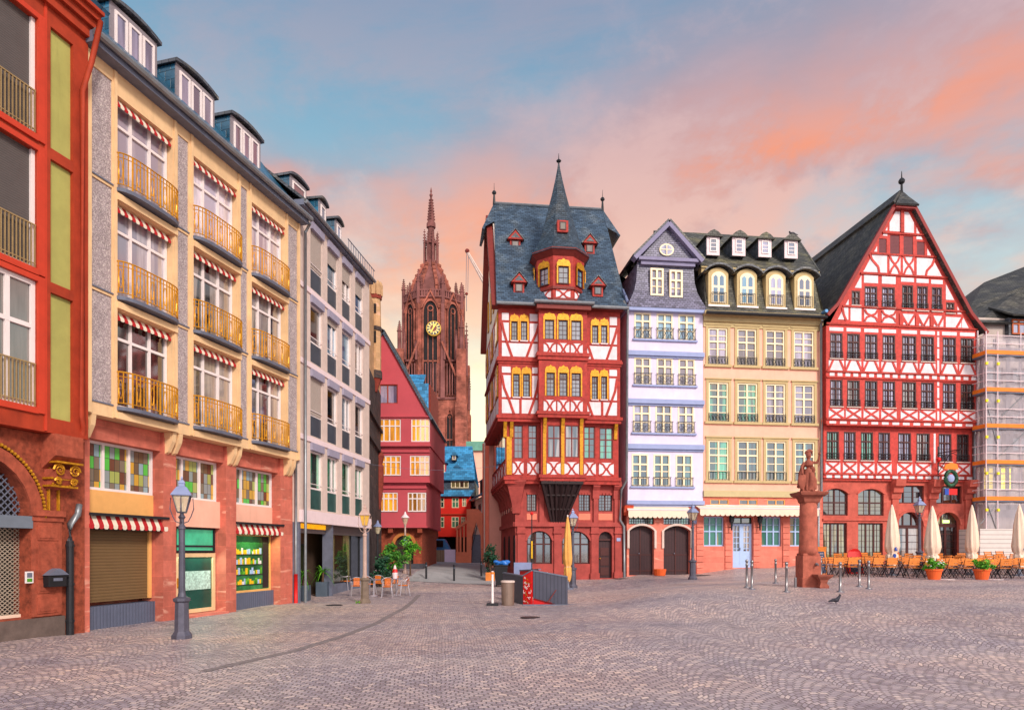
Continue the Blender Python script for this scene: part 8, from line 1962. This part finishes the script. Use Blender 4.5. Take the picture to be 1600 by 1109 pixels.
# --- beer-garden furniture
def make_bench_table():
    r = root('terrace_table', (0, 0, 0), 'folding terrace table with orange wooden slats and black iron legs', 'table', 'folding wooden tables on the terrace')
    q = MB()
    for i in range(6): q.box(-.6, .6, -.33 + i * .112, -.33 + i * .112 + .098, .72, .745)
    q.build('table_top', M['wood_orange'], r)
    for s_ in (-1, 1):
        q = MB(); q.tube([(s_ * .45, -.3, .72), (s_ * .45, .3, 0)], .014, 5); q.tube([(s_ * .45, .3, .72), (s_ * .45, -.3, 0)], .014, 5); q.tube([(s_ * .45, -.3, .0), (s_ * .45, .3, 0)], .01, 4); q.build('leg_frame', M['black_metal'], r)
    return r
def make_fold_chair():
    r = root('folding_chair', (0, 0, 0), 'folding terrace chair with orange wooden slats and black iron frame', 'chair', 'folding wooden chairs on the terrace')
    q = MB()
    for i in range(5): q.box(-.21, .21, -.21 + i * .085, -.21 + i * .085 + .07, .44, .46)
    q.build('seat', M['wood_orange'], r)
    q = MB()
    for z_, y_ in ((.60, .235), (.70, .255), (.80, .275)): q.box(-.22, .22, y_, y_ + .02, z_ - .04, z_ + .04)
    q.build('backrest', M['wood_orange'], r)
    for s_ in (-1, 1):
        q = MB(); q.tube([(s_ * .22, .29, .86), (s_ * .22, .15, .44), (s_ * .22, -.24, 0)], .012, 5); q.tube([(s_ * .2, -.18, .44), (s_ * .2, .26, 0)], .012, 5); q.build('leg_frame', M['black_metal'], r)
    return r
TT, FC_ = make_bench_table(), make_fold_chair(); ft = fc = True; rr = random.Random(11)
for row, Yc in enumerate((30.2, 32.6, 35.0)):
    x = pt(1305 + row * 12, Yc)[0]; xe = pt(1650, Yc)[0]
    while x < xe:
        yy = Yc + rr.uniform(-.12, .12); skew = rr.uniform(-5, 5)
        inst(TT, ft, (x, yy, gz(x, yy)), R(skew)); ft = False
        for (dx, dy, a) in ((-.32, -.62, 180), (.32, -.64, 180), (-.32, .62, 0), (.32, .6, 0)):
            cx_, cy_ = x + dx + rr.uniform(-.06, .06), yy + dy + rr.uniform(-.06, .06)
            inst(FC_, fc, (cx_, cy_, gz(cx_, cy_)), R(a + rr.uniform(-12, 12))); fc = False
        x += 1.62 + rr.uniform(-.08, .08)
# --- menu boards
def aboard(px, Y, w_, h_, label, arch=False, frame='wood_orange'):
    b = gpt(px, Y); rt = root('menu_board', b, label, 'menu board'); x, y, z = b; f_ = Fr((x - w_ / 2, y - .02), (x + w_ / 2, y + .02))
    for s_ in (0, 1):
        fr2 = f_ if s_ == 0 else Fr((x - w_ / 2, y + .38), (x + w_ / 2, y + .42))
        q = MB(); out = [(0, z), (w_, z), (w_, z + h_ * (.72 if arch else 1)), ] + ([(w_ / 2 + w_ / 2 * math.cos(t_), z + h_ * .72 + h_ * .28 * math.sin(t_)) for t_ in [math.pi * i / 10 for i in range(1, 10)]] if arch else []) + [(0, z + h_ * (.72 if arch else 1))]
        lean = .18 if s_ == 0 else -.18
        o_ = [(fr2.P(u, v, -(v - z) * lean)) for u, v in out]; o2 = [(fr2.P(u, v, -(v - z) * lean + .035)) for u, v in out]; q.hexa(o_, o2); fm_ = q.build('frame', M[frame], rt)
        if s_ == 0:
            q = MB(); m_ = .07 * w_ / .6
            inn = [(m_, z + .1), (w_ - m_, z + .1), (w_ - m_, z + h_ * (.66 if arch else .93)), (m_, z + h_ * (.66 if arch else .93))]
            q.hexa([fr2.P(u, v, -(v - z) * lean + .035) for u, v in inn], [fr2.P(u, v, -(v - z) * lean + .04) for u, v in inn]); q.build('chalkboard', M['chalkboard'], fm_)
            q = MB(); r2 = random.Random(2)
            for i in range(7):
                v = z + h_ * (.60 if arch else .84) - i * h_ * .09; u = m_ + .06
                if v < z + .2: break
                while u < w_ - m_ - .1:
                    L = r2.uniform(.03, .09); q.hexa([fr2.P(a, b_, -(b_ - z) * lean + .04) for a, b_ in ((u, v), (u + L, v), (u + L, v + .02), (u, v + .02))], [fr2.P(a, b_, -(b_ - z) * lean + .042) for a, b_ in ((u, v), (u + L, v), (u + L, v + .02), (u, v + .02))]); u += L + .03
            q.build('chalk_lines', M['rose_band'], fm_)
aboard(1283, 32, .62, 1.35, 'tall wooden chalkboard with dark panel standing behind the fountain'); aboard(1338, 33.5, .72, 1.25, 'low chalkboard with a rounded red frame among the terrace chairs', True, 'signal_red')
# --- fountain column with statue
fx, fy, fz = gpt(1264, 25.0); fo_ = root('fountain_column', (fx, fy, fz), 'red sandstone fountain column with basin and spout carrying a helmeted statue', 'fountain')
CSN = mat('column_stone', '#b0604e', .9, .3, 5.0, .4, streak=.4, col2='#c8806a'); k_ = 25.0 / F; hh = lambda y: EYE - (y - HOR) * k_
q = MB(); q.box(fx - .36, fx + .30, fy - .33, fy + .33, fz - .2, hh(868)); q.box(fx - .385, fx + .325, fy - .355, fy + .355, fz - .2, fz + .35); q.box(fx - .33, fx + .27, fy - .30, fy + .30, hh(868), hh(864)); q.build('pedestal', M['column_stone'] if 'column_stone' in M else CSN, fo_, bevel=.015)
q = MB(); q.lathe(fx - .02, fy, [(.34, hh(866)), (.33, hh(858)), (.315, hh(850)), (.305, hh(806)), (.295, hh(786))], 20); q.build('shaft', mat('column_stone', '#b0604e', .9, .3, 5.0, .4, streak=.4, col2='#c8806a'), fo_, smooth=True)
q = MB(); q.lathe(fx, fy, [(.30, hh(788)), (.40, hh(784)), (.42, hh(780)), (.50, hh(776))], 4, R(45)); q.lathe(fx, fy, [(.56, hh(776)), (.66, hh(774)), (.72, hh(770)), (.70, hh(769))], 4, R(45)); q.build('capital', M['statue_stone'], fo_)
bx, by = fx + .22, fy - .62
q = MB(); q.lathe(bx, by, [(.22, fz - .05), (.24, fz + .05), (.16, fz + .16), (.20, fz + .28), (.34, fz + .38), (.38, fz + .42), (.38, fz + .47), (.32, fz + .47), (.28, fz + .36)], 4, R(45), cap=False, sy=.95); q.quad((bx - .2, by - .2, fz + .38), (bx + .2, by - .2, fz + .38), (bx + .2, by + .2, fz + .38), (bx - .2, by + .2, fz + .38)); q.build('basin', M['statue_stone'], fo_)
q = MB(); q.tube([(fx + .12, fy - .34, fz + .82), (fx + .12, fy - .46, fz + .84), (fx + .12, fy - .50, fz + .78)], .028, 8); q.ball((fx + .12, fy - .36, fz + .83), .06, 8, 5); q.build('spout', M['steel'], fo_)
# statue: one remeshed surface
sx, sy, s0 = fx - .03, fy, hh(770)
st = root('statue', (sx, sy, s0), 'reddish stone statue in helmet and pleated robe raising a spear on the fountain column', 'statue')
q = MB(); q.box(sx - .30, sx + .30, sy - .24, sy + .24, s0 - .01, s0 + .07); q.build('plinth', M['statue_stone'], st)
q = MB(); q.v and None
def T(pts, r, s_=10): q.tube([(sx + a, sy + b, s0 + c) for a, b, c in pts], r, s_)
T([(-.02, 0, .07), (-.02, 0, .25), (-.01, 0, .55), (0, 0, .80)], [.24, .21, .19, .145], 14)           # robe
T([(0, 0, .74), (.01, 0, .86), (.01, -.01, 1.0), (.01, 0, 1.13), (.01, 0, 1.20)], [.15, .13, .165, .155, .07], 14)   # torso
for i in range(12):
    a = 2 * math.pi * i / 12; T([(.24 * math.cos(a) - .02, .22 * math.sin(a), .08), (.19 * math.cos(a), .17 * math.sin(a), .45), (.13 * math.cos(a), .12 * math.sin(a), .78)], [.035, .028, .014], 6)
T([(-.02, -.18, .10), (.04, -.22, .45), (.05, -.15, .72)], [.07, .09, .09], 10)                    # forward leg
T([(.04, -.24, .08), (.05, -.32, .09)], [.05, .035], 8)
T([(.01, 0, 1.16), (.01, -.01, 1.27)], [.06, .055], 10)                                       # neck
q.ball((sx + .01, sy - .02, s0 + 1.36), .105, 12, 8, sc=(.85, .95, 1.15))
T([(.01, -.11, 1.36), (.01, -.145, 1.335)], [.022, .016], 6)                                      # nose
T([(.01, .02, 1.42), (.01, .01, 1.50)], [.12, .06], 12)                                     # helmet bowl
T([(-.12, .0, 1.45), (-.05, -.05, 1.52), (.05, -.02, 1.56), (.14, .04, 1.54), (.19, .10, 1.44)], [.03, .05, .055, .045, .02], 8)   # crest
T([(.15, 0, 1.12), (.30, -.04, 1.10), (.37, -.10, 1.28), (.36, -.12, 1.40)], [.065, .05, .042, .032], 10)   # raised arm
q.ball((sx + .36, sy - .12, s0 + 1.43), .045, 8, 5)
for i in range(4): T([(.345, -.15 + i * .0, 1.405 + i * .018), (.385, -.165, 1.405 + i * .018), (.40, -.12, 1.405 + i * .018)], .011, 5)
T([(-.14, 0, 1.11), (-.24, -.03, .95), (-.26, -.12, .78)], [.065, .052, .04], 10)
q.ball((sx - .27, sy - .15, s0 + .75), .045, 8, 5)
for i in range(4): T([(-.30 + i * .02, -.16, .74), (-.30 + i * .02, -.19, .70), (-.29 + i * .02, -.16, .67)], .011, 5)
q.ball((sx - .26, sy - .10, s0 + .42), .22, 14, 10, sc=(.75, .28, 1.35))                       # shield
T([(.08, .12, 1.1), (.24, .14, .85), (.26, .12, .5), (.22, .08, .15)], [.08, .10, .11, .13], 10)    # cloak
T([(-.14, .10, 1.05), (-.2, .14, .7), (-.24, .1, .2)], [.08, .1, .13], 10)
so_ = q.build('body', M['statue_stone'], st, smooth=True); md = so_.modifiers.new('merge', 'REMESH'); md.mode = 'VOXEL'; md.voxel_size = .016; md.use_smooth_shade = True
q = MB(); q.tube([(sx + .34, sy - .13, s0 + .95), (sx + .44, sy - .10, s0 + 2.55)], .013, 6); q.tube([(sx + .44, sy - .10, s0 + 2.5), (sx + .445, sy - .10, s0 + 2.62), (sx + .452, sy - .1, s0 + 2.75)], [.015, .03, .003], 6); q.build('spear', M['statue_stone'], st)
# --- pigeon
x, y, z = gpt(1306, 18.8); pg = MB()
pg.ball((x, y, z + .11), .068, 12, 8, sc=(1.45, .85, .85)); pg.tube([(x + .05, y, z + .14), (x + .10, y, z + .20), (x + .11, y, z + .235)], [.055, .035, .028], 8); pg.ball((x + .115, y, z + .245), .032, 8, 6); pg.tube([(x + .14, y, z + .245), (x + .165, y, z + .235)], [.010, .003], 5); pg.tube([(x - .07, y, z + .11), (x - .20, y, z + .07)], [.045, .02], 8)
pg.tube([(x + .0, y - .02, z + .06), (x + .01, y - .02, z)], .007, 5); pg.tube([(x + .0, y + .02, z + .06), (x + .01, y + .02, z)], .007, 5)
po = pg.build('pigeon', M['pigeon_grey'], smooth=True); tag(po, 'dark grey pigeon walking on the cobbles right of the fountain', 'pigeon'); md = po.modifiers.new('merge', 'REMESH'); md.mode = 'VOXEL'; md.voxel_size = .007; md.use_smooth_shade = True
# --- bins, post, underground stair entrance
b = gpt(793.5, 25.6); lb_ = root('litter_bin', b, 'round grey metal litter bin beside the stair enclosure', 'litter bin'); x, y, z = b
q = MB(); q.lathe(x, y, [(.22, z - .02), (.235, z + .02), (.25, z + .86), (.25, z + .88)], 20); q.build('body', mat('bin_metal', '#8a7468', .4, .1, 4.0, metal=.4), lb_, smooth=False); q = MB(); q.lathe(x, y, [(.265, z + .86), (.265, z + .92), (.22, z + .93)], 20); q.build('rim', M['rose_render'], lb_)
b = gpt(769.5, 25.4); ps = root('plastic_post', b, 'white plastic barrier post on a flat black foot', 'barrier post'); x, y, z = b
q = MB(); q.box(x - .22, x + .22, y - .16, y + .16, z - .01, z + .09); q.build('foot', M['black_metal'], ps, bevel=.02); q = MB(); q.lathe(x, y, [(.05, z + .08), (.04, z + 1.15), (.05, z + 1.18), (.05, z + 1.26), (.03, z + 1.28)], 10); q.build('post', M['white_plastic'], ps)
q = MB(); q.lathe(x, y, [(.055, z + 1.17), (.055, z + 1.25)], 10); q.build('cap_band', M['toe_board'], ps)
b = gpt(783, 33.5); wb = root('wheeled_bin', b, 'black wheeled bin with a blue bag on top beside the corner house', 'wheeled bin'); x, y, z = b
q = MB(); q.hexa([(x - .24, y - .25, z + .08), (x + .24, y - .25, z + .08), (x + .24, y + .25, z + .08), (x - .24, y + .25, z + .08)], [(x - .33, y - .33, z + 1.0), (x + .33, y - .33, z + 1.0), (x + .33, y + .33, z + 1.0), (x - .33, y + .33, z + 1.0)]); q.build('body', M['bin_plastic'], wb, bevel=.03)
q = MB(); q.box(x - .35, x + .35, y - .36, y + .36, z + 1.0, z + 1.06); q.build('lid', M['bin_plastic'], wb, bevel=.02)
for s_ in (-1, 1):
    q = MB(); q.tube([(x + s_ * .26, y - .12, z + .1), (x + s_ * .2, y - .12, z + .1)], .1, 12); q.build('wheel', M['black_metal'], wb)
q = MB(); rr = random.Random(8)
for i in range(7): q.ball((x - .25 + .09 * i, y - .1 + rr.uniform(-.1, .1), z + 1.14 + rr.uniform(-.03, .08)), rr.uniform(.12, .18), 8, 6, sc=(1.2, 1, .7))
bo_ = q.build('rubbish_bag', M['blue_bag'], smooth=True); tag(bo_, 'crumpled blue bag lying on the black wheeled bin', 'bag'); md = bo_.modifiers.new('merge', 'REMESH'); md.mode = 'VOXEL'; md.voxel_size = .03; md.use_smooth_shade = True
# stair enclosure: two grey wings meeting at a red graffitied end panel
A_ = gpt(786, 28.0); B_ = gpt(829, 25.8); C_ = gpt(887, 25.6); D_ = gpt(833, 29.0)
zb = lambda px, py, Y: zz(py, Y)
se = root('stair_enclosure', (B_[0], B_[1], B_[2]), 'grey panelled enclosure of an underground stair with a red end panel', 'stair entrance')
def wing(a, b, z0a, z1a, z0b, z1b, m, name, th=.07, n0=0):
    f_ = Fr(a[:2], b[:2]); q = MB(); q.prism(f_, [(0, z0a), (f_.L, z0b), (f_.L, z1b), (0, z1a)], -th + n0, n0); o = q.build(name, M[m], se)
    q = MB(); q.prism(f_, [(0, z1a), (f_.L, z1b), (f_.L, z1b + .05), (0, z1a + .05)], -th - .02 + n0, n0 + .02); q.build('cap_rail', M['grey_metal'], o); return f_
wing(A_, gpt(817, 26.0), A_[2] - .1, A_[2] + 1.02, B_[2] - .1, B_[2] + 1.06, 'station_grey', 'side_panel')
wing(gpt(833, 25.75), C_, B_[2] + .27, B_[2] + 1.28, C_[2] - .1, C_[2] + 1.02, 'station_grey', 'side_panel')
wing(gpt(817.3, 25.98), gpt(830.5, 25.72), B_[2] - .1, B_[2] + 1.08, B_[2] - .1, B_[2] + 1.28, 'signal_red', 'end_panel')
f_ = Fr(gpt(817.3, 25.98)[:2], gpt(830.5, 25.72)[:2]); q = MB(); rr = random.Random(21)
for i in range(26):
    u, v = rr.uniform(.04, f_.L - .04), B_[2] + rr.uniform(.05, 1.0); pts = [(u, v)]
    for j in range(3): pts.append((min(f_.L - .02, max(.02, pts[-1][0] + rr.uniform(-.08, .08))), pts[-1][1] + rr.uniform(-.08, .08)))
    q.curve(f_, pts, .014, .0, .006, m=rr.choice([0, 0, 1]))
q.build('graffiti', [M['white_plastic'], M['gilt']], se)
wing(gpt(812, 28.5), gpt(842, 26.6), 0.3, 1.25, .25, 1.35, 'signal_red', 'inner_wall')
f3 = Fr(gpt(833, 25.75)[:2], C_[:2]); q = MB(); q.prism(f3, [(0, B_[2] - .1), (f3.L * .8, B_[2] - .1), (f3.L * .8, B_[2] + .02), (0, B_[2] + .36)], -.13, -.075); q.build('red_kerb', M['signal_red'], se)
q = MB(); a_, b_ = gpt(857, 25.5), gpt(869, 25.5); q.tube([(a_[0], a_[1] - .02, a_[2] + .16), (b_[0], b_[1] - .02, b_[2] + .58)], .018, 6); q.tube([(a_[0] - .05, a_[1] - .02, a_[2] + .16), (a_[0] + .12, a_[1] - .02, a_[2] + .12)], .015, 6); q.build('rail_fitting', M['timber_brown'], se)
q = MB(); q.box(B_[0] - .3, C_[0] + .6, 25.45, 25.6, B_[2] - .1, B_[2] + .045); q.build('kerb_stone', M['grey_metal'], se)
q = MB(); f2 = Fr(gpt(803, 29)[:2], gpt(832, 29)[:2]); q.fbox(f2, 0, f2.L, B_[2] + .9, B_[2] + 1.55, -.05, 0); q.build('rear_screen', M['lamp_roof'], se)
b = gpt(831, 27.2); rt = root('marker_pole', b, 'thin tall pole with a red tip rising behind the stair enclosure', 'pole'); q = MB(); q.tube([(b[0], b[1], b[2]), (b[0], b[1], zz(804, 27.2))], .022, 6); q.build('pole', M['black_metal'], rt); q = MB(); q.ball((b[0], b[1], zz(802, 27.2)), .07, 8, 5); q.build('tip', M['signal_red'], rt)
q = MB(); q.tube([(b[0], b[1], zz(872, 27.2)), (b[0], b[1], zz(845, 27.2))], .028, 6); q.build('coloured_sleeve', M['petal_yellow'], rt)
# --- small things on the walls
def plate(fr, px, py, w_, h_, m, label, n=.1, name='house_number_plate', cat='sign'):
    u, v = fr.U(px, n), fr.V(px, py, n); q = MB(); q.fbox(fr, u - w_ / 2, u + w_ / 2, v - h_ / 2, v + h_ / 2, n, n + .02); return tag(q.build(name, M[m]), label, cat)
plate(FO, 966.5, 842.5, .22, .18, 'lilac_band', 'blue house number plate on the right pilaster of the timbered corner house', .1)
plate(FO, 1086, 815, .22, .18, 'lilac_band', 'blue house number plate beside the right garage of the lilac house', .02)
# wrought hanging sign on the gabled house
u = X(FO, 1485, 1.6); hs = root('hanging_sign', (*FO.P(X(FO, 1470, 0), 0, 0)[:2], FO.V(1470, 735, 0)), 'wrought iron hanging sign with a green wreath and orange crest on the gabled house', 'hanging sign')
uw, nw = X(FO, 1466, .1), .1; zA = FO.V(1466, 708, .1)
q = MB(); q.tube([FO.P(uw, zA, .05), FO.P(uw + .1, zA, 1.8)], .03, 6); q.tube([FO.P(uw, zA - 1.2, .05), FO.P(uw + .05, zA - .2, .9), FO.P(uw + .1, zA, 1.75)], .02, 6); q.tube([FO.P(uw, zA - 1.7, .08), FO.P(uw, zA + .4, .08)], .05, 6)
q.tube([FO.P(uw, zA, .9), FO.P(uw + .8, zA - .3, .9), FO.P(uw + .9, zA - .45, 1.0)], .015, 5); q.build('bracket', M['black_metal'], hs)
cx_, cz_ = X(FO, 1486, 1.0), FO.V(1486, 747, 1.0)
q = MB(); q.tube([FO.P(cx_ + .34 * math.cos(t_), cz_ + .42 * math.sin(t_), 1.0) for t_ in [2 * math.pi * i / 18 for i in range(19)]], .11, 8); q.build('wreath', M['leaf_dark'], hs, smooth=True)
q = MB(); q.ball(FO.P(cx_, cz_, 1.0), .22, 10, 6, sc=(1, .4, 1.1)); q.build('medallion', M['lilac_band'], hs)
q = MB(); q.prism(FO, [(cx_ - .45, cz_ + .52), (cx_ + .45, cz_ + .52), (cx_ + .36, cz_ + .82), (cx_, cz_ + .9), (cx_ - .36, cz_ + .78)], .95, 1.05); q.build('crest', M['toe_board'], hs)
q = MB(); q.fbox(FO, cx_ - .4, cx_ + .38, cz_ - .95, cz_ - .6, .97, 1.03); q.build('lower_board', M['signal_red'], hs); q = MB(); q.fbox(FO, cx_ - .4, cx_ - .15, cz_ - .95, cz_ - .6, .96, 1.04); q.build('blue_field', mat('mark_blue', '#3050a8', .8), hs)
b = FO.P(X(FO, 1467, .5), FO.V(1467, 718, .5), .5); q = MB(); q.ball(b, .13, 10, 6, sc=(1, 1, 1.2)); tag(q.build('red_lantern', M['signal_red'], smooth=True), 'small red lantern hanging beside the wrought iron sign', 'lantern')
# manhole covers and a drain
for px, Y, lb in ((522, 25.5, 'dark round manhole cover near the amber street lamp'), (830, 20, 'round iron manhole cover in the cobbles left of centre')):
    x, y, z = gpt(px, Y); q = MB(); q.lathe(x, y, [(.32, z + .004), (.31, z + .014)], 20); tag(q.build('manhole_cover', M['black_metal']), lb, 'manhole cover')
for (px, Y, w_, lb) in ((975, 37.0, 1.0, 'dark drain grate at the foot of the downpipe between corner house and lilac house'), (1102, 37.5, 1.2, 'dark drain grate at the left corner of the peach house')):
    x, y, z = gpt(px, Y); q = MB()
    for i in range(8): q.box(x - w_ / 2, x + w_ / 2, y - .2 + i * .05, y - .2 + i * .05 + .03, z, z + .03)
    tag(q.build('drain_grate', M['black_metal']), lb, 'drain grate')
x, y, z = gpt(1031, 37.6); q = MB(); q.lathe(x, y, [(.30, z), (.36, z + .34), (.34, z + .36)], 14); tag(q.build('clay_tub', M['clay_pot']), 'empty clay tub between the two garage doors of the lilac house', 'tub')
